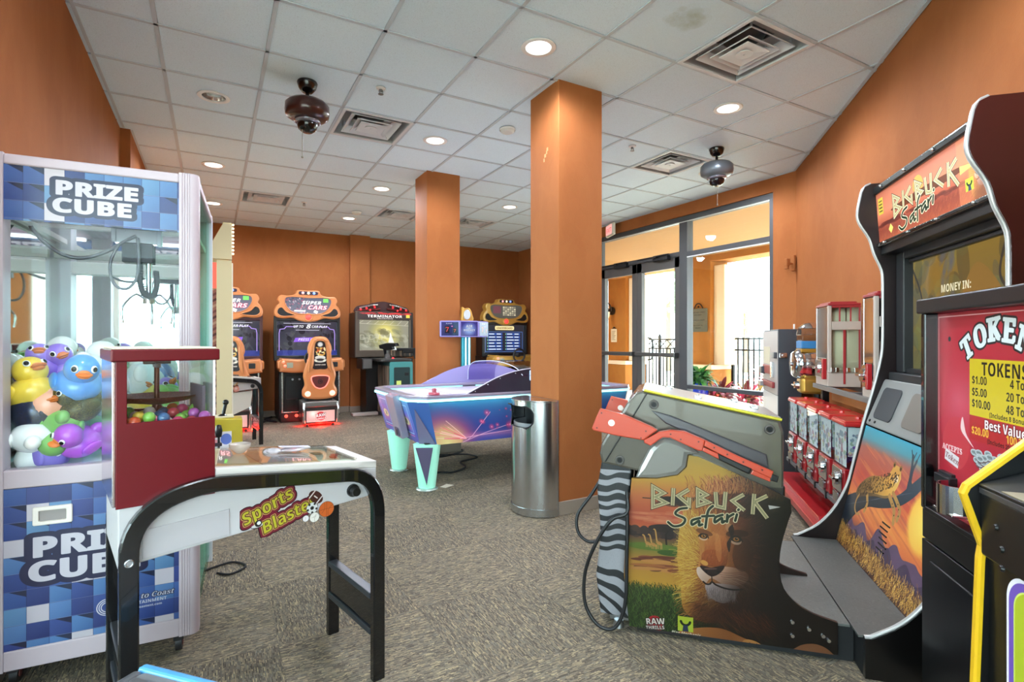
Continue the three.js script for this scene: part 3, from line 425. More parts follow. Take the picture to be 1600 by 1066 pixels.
// rubber ducks
const cp = (x, y, z) => { const c = Math.cos(CR.t), s = Math.sin(CR.t); return [CR.x + x * c + z * s, y, CR.z - x * s + z * c]; };
{
  const el = (r, sx, sy, sz, x, y, z) => new THREE.SphereGeometry(r, 24, 16).scale(sx, sy, sz).translate(x, y, z);
  const body = mg([el(0.085, 1, 0.8, 1.1, 0, 0, -0.012), el(0.06, 1, 1, 0.95, 0, 0.083, 0.035), el(0.035, 0.8, 0.9, 1, 0, 0.035, -0.095), el(0.05, 0.35, 0.65, 1, 0.075, 0.012, -0.02), el(0.05, 0.35, 0.65, 1, -0.075, 0.012, -0.02), el(0.05, 1, 0.6, 0.9, 0, 0.045, 0.02)]);
  const beak = mg([el(0.028, 1, 0.32, 0.9, 0, 0.078, 0.096), el(0.024, 0.9, 0.3, 0.8, 0, 0.068, 0.091), el(0.014, 1.4, 0.8, 0.7, 0, 0.084, 0.089)]);
  const eyeW = el(0.0125, 1, 1.2, 0.5, 0, 0, 0), eyeB = el(0.009, 1, 1.15, 0.5, 0, 0, 0.004), bm = S(0xe0772f, 0.4), ew = S(0xf2f0ea, 0.3), eb = S(0x0a0a0c, 0.15);
  const glitter = tex(256, 256, (g, w, h) => { g.fillStyle = '#777'; g.fillRect(0, 0, w, h); noisePx(g, w, h, 9000, 1, ['#fff', '#222', '#bbb', '#444', '#000']); });
  const kinds = {
    yellow: PH(0xf0c83c, 0.3, 0, { clearcoat: 0.4 }), purple: PH(0x9a78d8, 0.28, 0, { clearcoat: 0.5 }), blue: PH(0x5a9ae0, 0.3, 0, { clearcoat: 0.4 }), peach: PH(0xf2a98a, 0.35, 0, { clearcoat: 0.3 }),
    gold: PH(0x9c8a3c, 0.35, 0.4, { map: glitter }), navy: PH(0x2b4a8a, 0.3, 0.4, { map: glitter, clearcoat: 0.6 }), green: PH(0x7fb35f, 0.35, 0, { clearcoat: 0.3 }), white: PH(0xf2efea, 0.35, 0, { clearcoat: 0.3 }),
    magenta: PH(0xb552c8, 0.35, 0, { clearcoat: 0.3 }), lilac: PH(0x8f7ad0, 0.3, 0, { clearcoat: 0.4 }), mint: PH(0x9ad0a8, 0.35, 0), grey: PH(0xb9c3c6, 0.4, 0),
  };
  const duck = (kind, label, p, r, s = 1, group) => { p = [Math.max(group ? -0.205 : -0.222, Math.min(0.2, p[0])), p[1], Math.max(-0.3, Math.min(0.3, p[2]))]; s *= group ? 0.93 : 0.83;
    const t = thing('rubber_duck', label, 'rubber duck', cp(...p), 0, group); t.scale.setScalar(s);
    t.quaternion.setFromEuler(new THREE.Euler(r[0], r[1] + CR.t, r[2], 'YXZ'));
    part(t, 'body', body, kinds[kind]); part(t, 'beak', beak, kind === 'peach' ? kinds.peach : bm);
    for (const sx of [-1, 1]) { const e = part(t, 'eye', eyeW, ew); e.position.set(sx * 0.031, 0.098, 0.083); e.rotation.set(-0.25, sx * 0.55, 0); const q = part(e, 'pupil', eyeB, eb); q.position.set(0, -0.001, 0.001); }
    return t;
  };
  duck('yellow', 'yellow rubber duck looking up to the right, leftmost at the crane front glass', [-0.222, 1.075, 0.29], [-0.45, 0.75, 0.1], 1.1);
  duck('purple', 'glossy purple rubber duck lying between the yellow and blue ducks, uppermost of two', [-0.16, 1.15, 0.16], [-0.1, 0.5, 0.4], 0.95);
  duck('purple', 'glossy purple rubber duck with orange beak squeezed above the peach one', [-0.135, 1.10, 0.2], [0.3, 1.1, 0.3], 0.85);
  duck('blue', 'sky blue rubber duck facing forward at the crane front glass', [-0.085, 1.095, 0.295], [0.28, 0.35, -0.08], 1.15);
  duck('peach', 'peach-pink rubber toy lying on its side under the yellow duck', [-0.165, 1.02, 0.315], [0.3, -0.9, 1.35], 1.0);
  duck('gold', 'gold glitter rubber duck under the blue duck facing left', [-0.085, 1.0, 0.32], [0.1, -0.75, 0.2], 0.92);
  duck('navy', 'navy glitter rubber duck tipped over under the yellow duck', [-0.22, 0.975, 0.285], [1.1, 2.6, 0.2], 1.1);
  duck('green', 'green rubber duck lying upside down in the middle of the pile', [-0.135, 0.935, 0.315], [2.2, 0.5, 0.5], 0.95);
  duck('white', 'white rubber duck upside down in the bottom left corner of the crane', [-0.215, 0.90, 0.31], [2.85, 0.25, 0.1], 1.05);
  duck('magenta', 'magenta rubber duck tilted beside the clear chute partition', [-0.085, 0.87, 0.31], [0.4, -0.9, -0.6], 0.95);
  duck('lilac', 'lilac blue rubber duck on its back at the crane floor', [-0.16, 0.85, 0.29], [-1.6, 0.8, 0.3], 0.9);
  duck('purple', 'purple rubber duck with raised orange beak at the left edge above the yellow duck', [-0.28, 1.15, 0.2], [-0.5, 0.2, 0.1], 0.9);
  duck('white', 'white rubber duck turned away at the upper left of the duck pile', [-0.255, 1.17, 0.05], [0.1, 2.7, 0], 1.05);
  duck('white', 'white rubber duck turned away behind the sky blue one', [-0.08, 1.15, 0.12], [0.2, 2.9, 0.2], 1.1);
  const back = ['green', 'grey', 'mint', 'yellow', 'purple', 'white', 'grey', 'blue'];
  let n = 0;
  for (const y of [0.86, 0.98, 1.09]) for (const z of [-0.3, -0.15, -0.01]) for (let i = 0; i < 4; i++) {
    if (y > 1.05 && i === 3) continue; n++;
    duck(back[(n * 5) % 8], back[(n * 5) % 8] + ' rubber duck heaped behind the front row in the crane', [-0.2 + i * 0.133 + rr(-0.01, 0.01), y, z + rr(-0.015, 0.015)], [rr(-2.5, 2.5), rr(-3, 3), rr(-1, 1)], 0.95, back[(n * 5) % 8] + ' rubber ducks heaped at the back of the crane');
  }
}

// ---------- white ball games with black tube legs ----------
const ballMats = [0xe8603a, 0xd84a78, 0x58b85a, 0xe0c040, 0x3a6a9a, 0xb05aa8, 0xf08848, 0x8ac85a, 0xc94a58, 0xe6d9d2].map((c) => PH(c, 0.3, 0, { clearcoat: 0.5 }));
const whitePaint = PH(0xaaa6a8, 0.35, 0, { clearcoat: 0.3 }), redPaint = PH(0x5c0612, 0.4, 0, { clearcoat: 0.15, specularIntensity: 0.5 });
const scuffed = tex(256, 256, (g, w, h) => { g.fillStyle = '#fff'; g.fillRect(0, 0, w, h); noisePx(g, w, h, 160, 0.5, ['#999', '#777', '#bbb']); });
const tubeBlack = PH(0x0a0a0c, 0.25, 0, { clearcoat: 0.5 });
function ballGame(name, label, ox, oz, turn, decal, hopper) {
  const c = Math.cos(turn), s = Math.sin(turn);
  const t = thing(name, label, 'arcade game', [ox - 0.4 * c - 0.225 * s, 0, oz + 0.4 * s - 0.225 * c], turn);
  const o = (g) => mg(g).translate(0.4, 0, 0.225), w0 = -0.035, w1 = -0.415; // near and far sides
  // tapered cabinet
  const side = [[-0.805, 0.626], [-0.014, 0.69], [-0.014, 0.79], [-0.56, 0.85], [-0.805, 0.85]];
  part(t, 'cabinet', o(ext(side, 0.38, 0.004).translate(0, 0, w1)), S(0xaeaaac, 0.38, 0, { map: scuffed }));
  part(t, 'top_frame', o([ext([[-0.014, 0.79], [-0.014, 0.815], [-0.56, 0.872], [-0.56, 0.848]], 0.03, 0.002).translate(0, 0, w0 - 0.03), ext([[-0.014, 0.79], [-0.014, 0.815], [-0.56, 0.872], [-0.56, 0.848]], 0.03, 0.002).translate(0, 0, w1), ext([[-0.014, 0.79], [-0.014, 0.815], [-0.08, 0.822], [-0.08, 0.797]], 0.38, 0.002).translate(0, 0, w1)]), S(0xc4bdb8, 0.4));
  // playfield under the glass
  const slope = (x0, x1, dy, z0, z1, th) => ext([[x0, 0.8136 - x0 * 0.1044 + dy], [x1, 0.8136 - x1 * 0.1044 + dy], [x1, 0.8136 - x1 * 0.1044 + dy + th], [x0, 0.8136 - x0 * 0.1044 + dy + th]], z1 - z0).translate(0, 0, z0);
  part(t, 'playfield', o(slope(-0.56, -0.075, -0.015, w1 + 0.028, w0 - 0.028, 0.006)), S(0xa88a62, 0.5));
  part(t, 'playfield_panel', o([slope(-0.4, -0.3, -0.0085, -0.35, -0.1, 0.002)]), S(0x7d6a5c, 0.5), 'brown strip of the playfield');
  part(t, 'playfield_panel', o([slope(-0.2, -0.08, -0.0085, w1 + 0.03, w0 - 0.03, 0.002)]), S(0xb9c2b6, 0.4), 'pale end of the playfield');
  for (const [x, z, r, cc] of [[-0.24, -0.3, 0.035, 0xb08858], [-0.16, -0.25, 0.02, 0xb08858], [-0.13, -0.16, 0.012, 0xc03a48], [-0.11, -0.2, 0.012, 0xc03a48]]) part(t, 'bumper_ring', o(tor(r, 0.003, 0, 0, 0, 'y').rotateZ(-0.104).translate(x, 0.8136 - x * 0.1044 - 0.001, z)), S(cc, 0.4));
  part(t, 'cover_glass', o(slope(-0.555, -0.08, 0.004, w1 + 0.026, w0 - 0.026, 0.004)), pane(0xf4f6f0));
  // tube frames and legs
  const path = (zz) => { const p = new THREE.CurvePath(), L = (a, b) => p.add(new THREE.LineCurve3(V(...a), V(...b))), A = -0.782, B = -0.018, yt = (x) => 0.795 - x * 0.098; const q = (a, m, b) => p.add(new THREE.QuadraticBezierCurve3(V(...a), V(...m), V(...b))); L([A, 0, zz], [A, 0.66, zz]); q([A, 0.66, zz], [A, 0.82, zz], [-0.56, yt(-0.56) - 0.02, zz]); L([-0.56, yt(-0.56) - 0.02, zz], [-0.14, yt(-0.14) - 0.022, zz]); q([-0.14, yt(-0.14) - 0.022, zz], [B, 0.775, zz], [B, 0.62, zz]); L([B, 0.62, zz], [B, 0, zz]); return p; };
  for (const zz of [-0.016, -0.434]) {
    const pts = path(zz).getSpacedPoints(96), pos = [], idx = [], nrm = [];
    const hw = 0.0235, hd = 0.016;
    pts.forEach((p, i) => { const a = pts[Math.max(0, i - 1)], b = pts[Math.min(pts.length - 1, i + 1)], tx = b.x - a.x, ty = b.y - a.y, l = Math.hypot(tx, ty), nx = -ty / l, ny = tx / l; const cs = [[hw, hd - 0.004], [hw - 0.004, hd], [-hw + 0.004, hd], [-hw, hd - 0.004], [-hw, -hd + 0.004], [-hw + 0.004, -hd], [hw - 0.004, -hd], [hw, -hd + 0.004]]; cs.forEach(([u, v]) => { pos.push(p.x + nx * u, p.y + ny * u, p.z + v); }); if (i) for (let k = 0; k < 8; k++) { const A0 = (i - 1) * 8 + k, A1 = (i - 1) * 8 + (k + 1) % 8; idx.push(A0, A1, A0 + 8, A1, A1 + 8, A0 + 8); } });
    for (const b of [0, (pts.length - 1) * 8]) for (let k = 1; k < 7; k++) idx.push(b, b + k, b + k + 1);
    let g = new THREE.BufferGeometry(); g.setAttribute('position', new THREE.Float32BufferAttribute(pos, 3)); g.setIndex(idx); g = g.toNonIndexed(); g.computeVertexNormals();
    part(t, 'tube_frame', o(g), new THREE.MeshPhysicalMaterial({ color: 0x0a0a0c, roughness: 0.25, clearcoat: 0.5, side: THREE.DoubleSide }));
    for (const [x, y] of [[-0.782, 0.647]]) part(t, 'bolt', o([tor(0.009, 0.003, x, y, zz + 0.017, 'z'), cyl(0.007, 0.007, 0.006, x, y, zz + 0.016, 12, 'z')]), steel);
    for (const x of [-0.782, -0.018]) part(t, 'leg_leveler', o(cyl(0.014, 0.017, 0.012, x, 0.006, zz, 14)), S(0x3a3a3c, 0.5, 0.6));
  }
  for (const x of [-0.025, -0.775]) { part(t, 'cross_panel', o([b2(x - 0.012, x + 0.012, 0.19, 0.3, -0.42, -0.03, 0.003)]), tubeBlack); part(t, 'cross_rail', o([b2(x - 0.02, x + 0.02, 0.165, 0.19, -0.42, -0.03, 0.004), b2(x - 0.02, x + 0.02, 0.3, 0.322, -0.42, -0.03, 0.004)]), S(0x35373c, 0.35, 0.3)); }
  part(t, 'side_door', o([ext([[-0.748, 0.640], [-0.52, 0.657], [-0.52, 0.738], [-0.748, 0.723]], 0.004, 0.0012).translate(0, 0, w0)]), S(0xa49fa2, 0.4, 0, { map: scuffed }));
  part(t, 'plunger_knob', o([cyl(0.022, 0.024, 0.012, -0.108, 0.72, w0 + 0.004, 20, 'z'), cyl(0.015, 0.018, 0.03, -0.108, 0.72, w0 + 0.02, 20, 'z')]), black);
  if (decal) part(t, 'logo_sticker', o(sheet(rect(...decal.r), 0.0015).translate(0, 0, w0 - 0.0003)), PH(0xd0d0d0, 0.35, 0, { map: decal.t, alphaTest: 0.5, alphaMap: decal.a }));
  if (hopper) {
    const hx0 = -0.81, hx1 = -0.561;
    part(t, 'hopper_side', o([ext(shp([[hx0, 0.795], [hx1, 0.795], [hx1, 1.037], [-0.784, 1.035], [-0.784, 1.215], [hx0, 1.215]]), 0.01, 0.002).translate(0, 0, w0 - 0.006)]), redPaint);
    part(t, 'hopper_side', o([ext(shp([[hx0, 0.795], [hx1, 0.795], [hx1, 1.037], [-0.784, 1.035], [-0.784, 1.215], [hx0, 1.215]]), 0.01, 0.002).translate(0, 0, w1 - 0.004)]), redPaint);
    part(t, 'hopper_front', o([b2(hx1 - 0.012, hx1, 0.85, 1.0, w1 + 0.006, w0 - 0.006, 0.003)]), redPaint);
    part(t, 'hopper_lid', o(b2(hx0 - 0.012, hx1 + 0.012, 1.211, 1.246, w1 - 0.01, w0 + 0.012, 0.005, 2)), redPaint);
    part(t, 'hopper_lid_top', o(b2(hx0 - 0.004, hx1 + 0.004, 1.246, 1.252, w1, w0, 0.002)), S(0xd8d0b8, 0.5));
    part(t, 'end_plate', o(b2(hx0 - 0.008, hx0, 0.8, 1.211, w1 + 0.002, w0 - 0.002, 0.002)), S(0xd8d4e0, 0.18, 1));
    part(t, 'hopper_window', o(b2(-0.784, hx1, 1.037, 1.211, w0 - 0.008, w0 - 0.004, 0)), pane(0xf2f4f4));
    part(t, 'hopper_window', o(b2(-0.784, hx1, 1.037, 1.211, w1 + 0.004, w1 + 0.008, 0)), pane(0xf2f4f4));
    part(t, 'hopper_window', o(b2(hx1 - 0.006, hx1 - 0.002, 1.0, 1.211, w1 + 0.008, w0 - 0.008, 0)), pane(0xf2f4f4));
    part(t, 'window_trim', o(b2(hx1 - 0.004, hx1 + 0.002, 1.037, 1.211, w0 - 0.008, w0 - 0.001, 0.001)), S(0xf0f0f0, 0.3));
    part(t, 'hopper_floor', o(b2(hx0 + 0.01, hx1 - 0.014, 0.995, 1.005, w1 + 0.01, w0 - 0.01, 0)), S(0x4a4446, 0.6));
    const speck = tex(128, 128, (g, w, h) => { g.fillStyle = '#6a3f36'; g.fillRect(0, 0, w, h); noisePx(g, w, h, 2600, 1, ['#b98a78', '#3a1f1c', '#8a4a3e', '#d8c4b8', '#241414']); }, { repeat: [6, 3] });
    part(t, 'mixing_dish', o(lathe([[0.0, 1.075], [0.05, 1.076], [0.09, 1.084], [0.115, 1.096], [0.118, 1.094], [0.09, 1.078], [0.03, 1.068], [0, 1.068]], 36, -0.688, 0, -0.225)), S(0xffffff, 0.3, 0.2, { map: speck }));
    part(t, 'mixing_rod', o([cyl(0.0075, 0.0075, 0.19, -0.688, 1.12, -0.225, 12), cyl(0.013, 0.016, 0.03, -0.688, 1.05, -0.225, 14)]), S(0xffffff, 0.3, 0.3, { map: speck }));
    part(t, 'hanger_bar', o([b2(-0.725, -0.65, 1.196, 1.211, -0.235, -0.215, 0.003), b2(-0.695, -0.681, 1.185, 1.2, -0.26, -0.19, 0.002)]), S(0x77787c, 0.35, 0.7));
    part(t, 'back_card', o(b2(-0.59, -0.582, 1.0, 1.13, -0.25, -0.06, 0.001)), S(0x6a6472, 0.5));
  }
  return { t, o, at: (x, y, z) => [ox + x * c + z * s, y, oz - x * s + z * c] };
}
// sports logo
const drawSports = (g, w, h, mask) => {
  const P = (x, y) => [((x + 0.49) / 0.31) * w, h - ((y - 0.622) / 0.165) * h], K = w / 0.31;
  const F = (c) => (mask ? '#fff' : c);
  if (mask) { g.fillStyle = '#000'; g.fillRect(0, 0, w, h); }
  const word = (s, x, y, size, rot, lines, fill) => txt(g, s, ...P(x, y), size * K, fill, { rot, skew: -0.12, font: 'sans-serif', lines });
  for (const [col, lw] of [['#2a0a12', 0.03], ['#7a1230', 0.024]]) { word('Sports', -0.404, 0.723, 0.056, -0.4, [[F(col), lw * K]], F(col)); word('Blaster', -0.335, 0.681, 0.055, -0.33, [[F(col), lw * K]], F(col)); }
  for (const [s, x, y, r, z] of [['Sports', -0.404, 0.723, -0.4, 0.056], ['Blaster', -0.335, 0.681, -0.33, 0.055]]) word(s, x, y, z, r, [[F('#c29a5a'), 0.0105 * K], [F('#5a1a20'), 0.0055 * K]], F('#c2ba30'));
  const [fx, fy] = P(-0.245, 0.722); g.save(); g.translate(fx, fy); g.rotate(0.75); oval(g, 0, 0, 0.029 * K, 0.019 * K, 0, F('#4a1f1a')); g.fillStyle = F('#e8dcd8'); g.fillRect(-0.008 * K, -0.002 * K, 0.016 * K, 0.004 * K); g.fillRect(-0.019 * K, -0.016 * K, 0.004 * K, 0.032 * K); g.fillRect(0.015 * K, -0.016 * K, 0.004 * K, 0.032 * K); g.restore();
  const B = (x, y, r, c, deco) => { const [a, b] = P(x, y); disc(g, a, b, r * K, F('#3a3030')); disc(g, a, b, (r - 0.001) * K, F(c)); if (!mask) deco?.(a, b, r * K); };
  B(-0.207, 0.672, 0.0275, '#d8662a', (a, b, r) => { g.strokeStyle = '#3a1a10'; g.lineWidth = 3; g.beginPath(); g.moveTo(a - r * 0.9, b + 4); g.quadraticCurveTo(a, b - 8, a + r * 0.9, b - 6); g.moveTo(a, b - r); g.quadraticCurveTo(a + 8, b, a - 4, b + r); g.stroke(); g.beginPath(); g.arc(a - r * 1.2, b - r * 0.4, r, -0.5, 1); g.stroke(); g.beginPath(); g.arc(a + r * 1.2, b + r * 0.5, r, 2.5, 4.3); g.stroke(); });
  B(-0.258, 0.686, 0.02, '#e6e6e6', (a, b, r) => { disc(g, a, b, r * 0.32, '#111'); for (let k = 0; k < 5; k++) disc(g, a + r * 0.78 * Math.cos(k * 1.257 + 0.3), b + r * 0.78 * Math.sin(k * 1.257 + 0.3), r * 0.2, '#222'); });
  B(-0.25, 0.652, 0.0175, '#f0eae2', (a, b, r) => { g.strokeStyle = '#8a7a70'; g.lineWidth = 2; for (const k of [0.3, 0.6]) { g.beginPath(); g.arc(a - r * k, b - r, r, 0.2, 1.6); g.stroke(); g.beginPath(); g.arc(a + r, b + r * k, r, 2, 4); g.stroke(); } });
  B(-0.28, 0.654, 0.0115, '#f2ecec', (a, b, r) => { g.strokeStyle = '#b04a4a'; g.lineWidth = 2; g.beginPath(); g.arc(a - r, b, r * 0.9, -0.8, 0.8); g.stroke(); });
  { const [a, b] = P(-0.438, 0.668); oval(g, a, b + 14, 0.019 * K, 0.007 * K, -0.1, F('#1a1a1a')); oval(g, a, b + 10, 0.018 * K, 0.006 * K, -0.1, F('#d8d8d8')); disc(g, a + 14, b - 14, 0.011 * K, F('#141414')); if (!mask) disc(g, a + 20, b - 18, 0.006 * K, '#eee'); }
};
{
  const decal = { r: [-0.49, 0.622, -0.18, 0.787], t: tex(1116, 594, (g, w, h) => { g.fillStyle = '#7a1230'; g.fillRect(0, 0, w, h); drawSports(g, w, h, false); }), a: tex(1116, 594, (g, w, h) => drawSports(g, w, h, true), { data: true }) };
  const G = ballGame('table_ball_game', 'white table ball game with red ball hopper and sports logo in the foreground', 0.562, -1.977, 0.2055, decal, true);
  // balls in the hopper
  const bg = ball(0.0165, 0, 0, 0, 18, 14); let k = 0;
  for (let i = 0; i < 6; i++) for (let j = 0; j < 6; j++) { const x = -0.782 + 0.018 + i * 0.036 + (j & 1) * 0.014, z = -0.062 - j * 0.037; if (x > -0.582) continue; const bc = (i * 7 + j * 3 + ((i * j) % 5)) % 10, bn = ['red-orange', 'pink', 'green', 'yellow', 'dark blue', 'purple', 'orange', 'lime', 'crimson', 'white'][bc], m = part(scene, 'bouncy_ball', bg, ballMats[bc]); const y = 1.033 + 0.012 * Math.sin(i * 1.3 + j * 2.1) + (j > 2 ? 0.004 : 0); m.position.set(...G.at(x, y, z)); tag(m, 'small ' + bn + ' bouncy ball in the hopper of the white ball game', 'bouncy ball', bn + ' bouncy balls in the red hopper'); k++; }
  // things left on the glass
  const f = thing('plastic_funnel', 'clear plastic funnel cup standing on the glass of the white ball game', 'funnel', G.at(-0.435, 0.869, -0.25), 0);
  part(f, 'cup', lathe([[0.012, 0.0], [0.02, 0.006], [0.035, 0.022], [0.036, 0.034], [0.034, 0.034], [0.032, 0.024], [0.017, 0.009], [0.01, 0.003]], 24), PH(0xeee8e2, 0.25, 0, { transmission: 0.6, thickness: 0 }));
  const b = thing('prize_bag', 'small clear bag of prizes lying on the glass of the white ball game', 'bag', G.at(-0.265, 0.848, -0.25), 0.2055);
  const lump = (r, sx, sy, sz, x, y, z) => { const g = new THREE.IcosahedronGeometry(r, 3), p = g.attributes.position; for (let i = 0; i < p.count; i++) { const q = 1 + 0.14 * Math.sin(p.getX(i) * 190 + p.getY(i) * 140) * Math.cos(p.getZ(i) * 170); p.setXYZ(i, p.getX(i) * q, p.getY(i) * q, p.getZ(i) * q); } g.computeVertexNormals(); return g.scale(sx, sy, sz).translate(x, y, z); };
  part(b, 'wrapper', [lump(0.03, 1, 0.45, 0.9, -0.06, 0.01, 0.0), lump(0.025, 2.6, 0.35, 1.2, 0.02, 0.008, -0.01)], PH(0xe9e6ec, 0.2, 0, { transmission: 0.5, thickness: 0, side: THREE.DoubleSide }));
  part(b, 'paper_label', uvbb(ext(rect(-0.055, -0.016, 0.055, 0.016), 0.0015)).rotateX(-PI / 2).rotateY(-0.1).rotateZ(-0.1).translate(0.02, 0.0185, 0.0), S(0xffffff, 0.6, 0, { map: tex(256, 80, (g, w, h) => { g.fillStyle = '#d8d6ea'; g.fillRect(0, 0, w, h); for (let i = 0; i < 3; i++) { g.fillStyle = '#5a58a0'; g.fillRect(18, 14 + i * 20, 150 + (i % 2) * 50, 9); } }) }));
}

// ---------- hunting game with lion artwork ----------
const diag = (a, n, y = 0) => [5.67 - (a + n) * Math.SQRT1_2, y, -3.6 + (a - n) * Math.SQRT1_2];
const DT = -PI * 0.75;
const buckTitle = (g, x, y, s, dark) => { // hand-cut capitals and a brush word below
  const L = { B: [[[0, 0], [0, 1], [0.62, 0.74], [0.1, 0.5], [0.5, 0.27], [0, 0]]], I: [[[0.1, 0], [0.05, 1]]], G: [[[0.62, 0.02], [0, 0.45], [0.62, 0.95], [0.64, 0.5]]], U: [[[0, 0.05], [0.06, 0.92], [0.5, 1], [0.58, 0]]], C: [[[0.62, 0.08], [0, 0.5], [0.66, 1.02]]], K: [[[0.08, 0], [0, 1.1]], [[0.72, 0.05], [0.1, 0.42], [0.72, 1.25]]] };
  const run = [['B', -0.05, 1.2], ['I', 1.0, 1.02], ['G', 1.36, 0.96], ['B', 2.45, 0.9], ['U', 3.4, 0.93], ['C', 4.3, 0.96], ['K', 5.35, 1.05]];
  for (const [c, w] of [['#1c120a', 0.27], ['#e2d8ae', 0.205], ['#4a421e', 0.1], ['#f2eac6', 0.066], [dark, 0.028]]) for (const [k, dx, q] of run) for (const line of L[k]) { g.strokeStyle = c; g.lineWidth = w * s; g.lineJoin = 'miter'; g.lineCap = 'butt'; poly(g, line.map(([u, v]) => [x + (dx + u * q) * s, y + v * q * s]), k === 'B'); g.stroke(); }
};
const buckScript = (g, x, y, s) => { const strokes = [[[0.72, 0.0], [0.35, 0.1], [0.18, 0.35], [0.62, 0.55], [0.5, 0.85], [0.1, 0.98], [-0.18, 0.8]], [[1.35, 0.45], [0.98, 0.6], [0.98, 0.82], [1.3, 0.6], [1.3, 0.82], [1.45, 0.76]], [[1.95, -0.2], [1.72, 0.1], [1.6, 0.9]], [[1.45, 0.36], [2.0, 0.28]], [[2.4, 0.2], [2.08, 0.35], [2.05, 0.6], [2.36, 0.36], [2.38, 0.58], [2.5, 0.5]], [[2.62, 0.18], [2.6, 0.52], [2.66, 0.3], [2.9, 0.12]], [[3.06, 0.12], [2.98, 0.44]], [[3.12, -0.1], [3.14, -0.13]]]; for (const [c, w] of [['#efe6c4', 0.2], ['#0f2a14', 0.12]]) for (const p of strokes) { g.strokeStyle = c; g.lineWidth = w * s; g.lineCap = 'round'; g.lineJoin = 'round'; curve(g, p.map(([u, v]) => [x + u * s, y + v * s]), false); g.stroke(); } };
const hair = (g, x, y, ang, len, w, c, bend = 0.3) => { g.strokeStyle = c; g.lineWidth = w; g.lineCap = 'round'; g.beginPath(); g.moveTo(x, y); const mx = x + Math.cos(ang + bend) * len * 0.5, my = y + Math.sin(ang + bend) * len * 0.5; g.quadraticCurveTo(mx, my, x + Math.cos(ang) * len, y + Math.sin(ang) * len); g.stroke(); };
function lion(g) { // millimetres on the panel
  curve(g, [[228, 340], [222, 440], [236, 560], [250, 660], [330, 700], [480, 690], [640, 740], [830, 780], [830, 0], [600, 90], [470, 78], [400, 110], [330, 150], [270, 220], [240, 280]]); g.fillStyle = grad(g, 230, 0, 620, 0, [[0, '#c8973a'], [0.2, '#a8622a'], [0.55, '#5a2a14'], [1, '#1e0e08']]); g.fill();
  const mix = (t) => (t < 0.18 ? ['#d9b24e', '#e6c768', '#b98434', '#c9a044'] : t < 0.36 ? ['#b06a30', '#c98a44', '#8a4a20', '#d0964a'] : t < 0.62 ? ['#5e2c16', '#7a3e20', '#45200f', '#8f4a26'] : ['#28120a', '#3c1c10', '#1a0c06', '#4a2414'])[(rnd() * 4) | 0];
  for (let i = 0; i < 7500; i++) { const a = rnd() * 2 * PI, r = 90 + rnd() * 330, x = 400 + Math.cos(a) * r, y = 410 + Math.sin(a) * r * 1.05; if (x < 232 + Math.abs(y - 430) * 0.08 || (y < 120 && x < 480 - (120 - y)) || x > 825 || y > 770) continue; const t = (x - 228) / 480 + (y < 250 ? 0.12 : 0) + (y > 620 ? 0.22 : 0); hair(g, x, y, a + 0.35 + (rnd() - 0.5) * 0.6 + (y > 560 ? 0.3 : 0), 16 + rnd() * 36, 0.6 + rnd() * 1.5, mix(t), 0.5); }
  for (let i = 0; i < 420; i++) { const x = 330 + rnd() * 300; hair(g, x, 150 - rnd() * 20 + Math.abs(x - 470) * 0.12, -PI / 2 - 0.5 + rnd() * 0.9, 30 + rnd() * 45, 1 + rnd() * 1.4, ['#b5663a', '#c97f4e', '#8a4424', '#d9a060'][(rnd() * 4) | 0], 0.4); }
  // head
  curve(g, [[302, 314], [311, 270], [390, 245], [490, 252], [532, 300], [526, 361], [512, 432], [502, 488], [470, 545], [440, 585], [405, 609], [356, 596], [329, 545], [303, 495], [312, 427], [309, 364]]); g.fillStyle = grad(g, 300, 0, 540, 0, [[0, '#c98a48'], [0.35, '#b06c34'], [0.7, '#7d431f'], [1, '#44210f']]); g.fill();
  curve(g, [[338, 343], [392, 300], [420, 353], [420, 429], [408, 458], [359, 463], [315, 461], [329, 401]]); g.fillStyle = grad(g, 320, 300, 420, 460, [[0, '#d39a58'], [0.5, '#b3632f'], [1, '#7a3d1c']]); g.fill();
  oval(g, 362, 425, 44, 34, 0, 'rgba(160,78,34,.7)'); oval(g, 330, 450, 16, 10, 0.4, '#d89c4c');
  curve(g, [[352, 300], [375, 250], [420, 250], [440, 300], [400, 330]]); g.fillStyle = 'rgba(176,104,54,.8)'; g.fill(); oval(g, 430, 285, 16, 26, 0.3, 'rgba(214,166,130,.6)'); oval(g, 460, 265, 40, 22, 0.1, 'rgba(110,52,26,.6)');
  for (let i = 0; i < 900; i++) { const x = 310 + rnd() * 210, y = 250 + rnd() * 210; hair(g, x, y, -1.2 + (x - 400) / 200, 6 + rnd() * 8, 0.7, ['rgba(240,190,120,.25)', 'rgba(70,30,10,.3)', 'rgba(190,110,60,.3)'][(rnd() * 3) | 0], 0.1); }
  // muzzle and chin
  curve(g, [[306, 470], [303, 503], [333, 535], [359, 512], [420, 536], [484, 518], [502, 484], [468, 462], [406, 458], [359, 482]]); g.fillStyle = grad(g, 300, 460, 500, 520, [[0, '#e6cfc4'], [0.5, '#d2a58e'], [1, '#8a5236']]); g.fill();
  for (let k = 0; k < 4; k++) { g.strokeStyle = 'rgba(120,70,50,.55)'; g.lineWidth = 2; g.beginPath(); g.moveTo(380 + k * 8, 482 + k * 9); g.quadraticCurveTo(430, 488 + k * 9, 480, 470 + k * 9); g.stroke(); }
  for (let k = 0; k < 14; k++) hair(g, 400 + rnd() * 70, 485 + rnd() * 30, 0.1 + rnd() * 0.35, 60 + rnd() * 50, 0.8, 'rgba(240,225,215,.6)', -0.2);
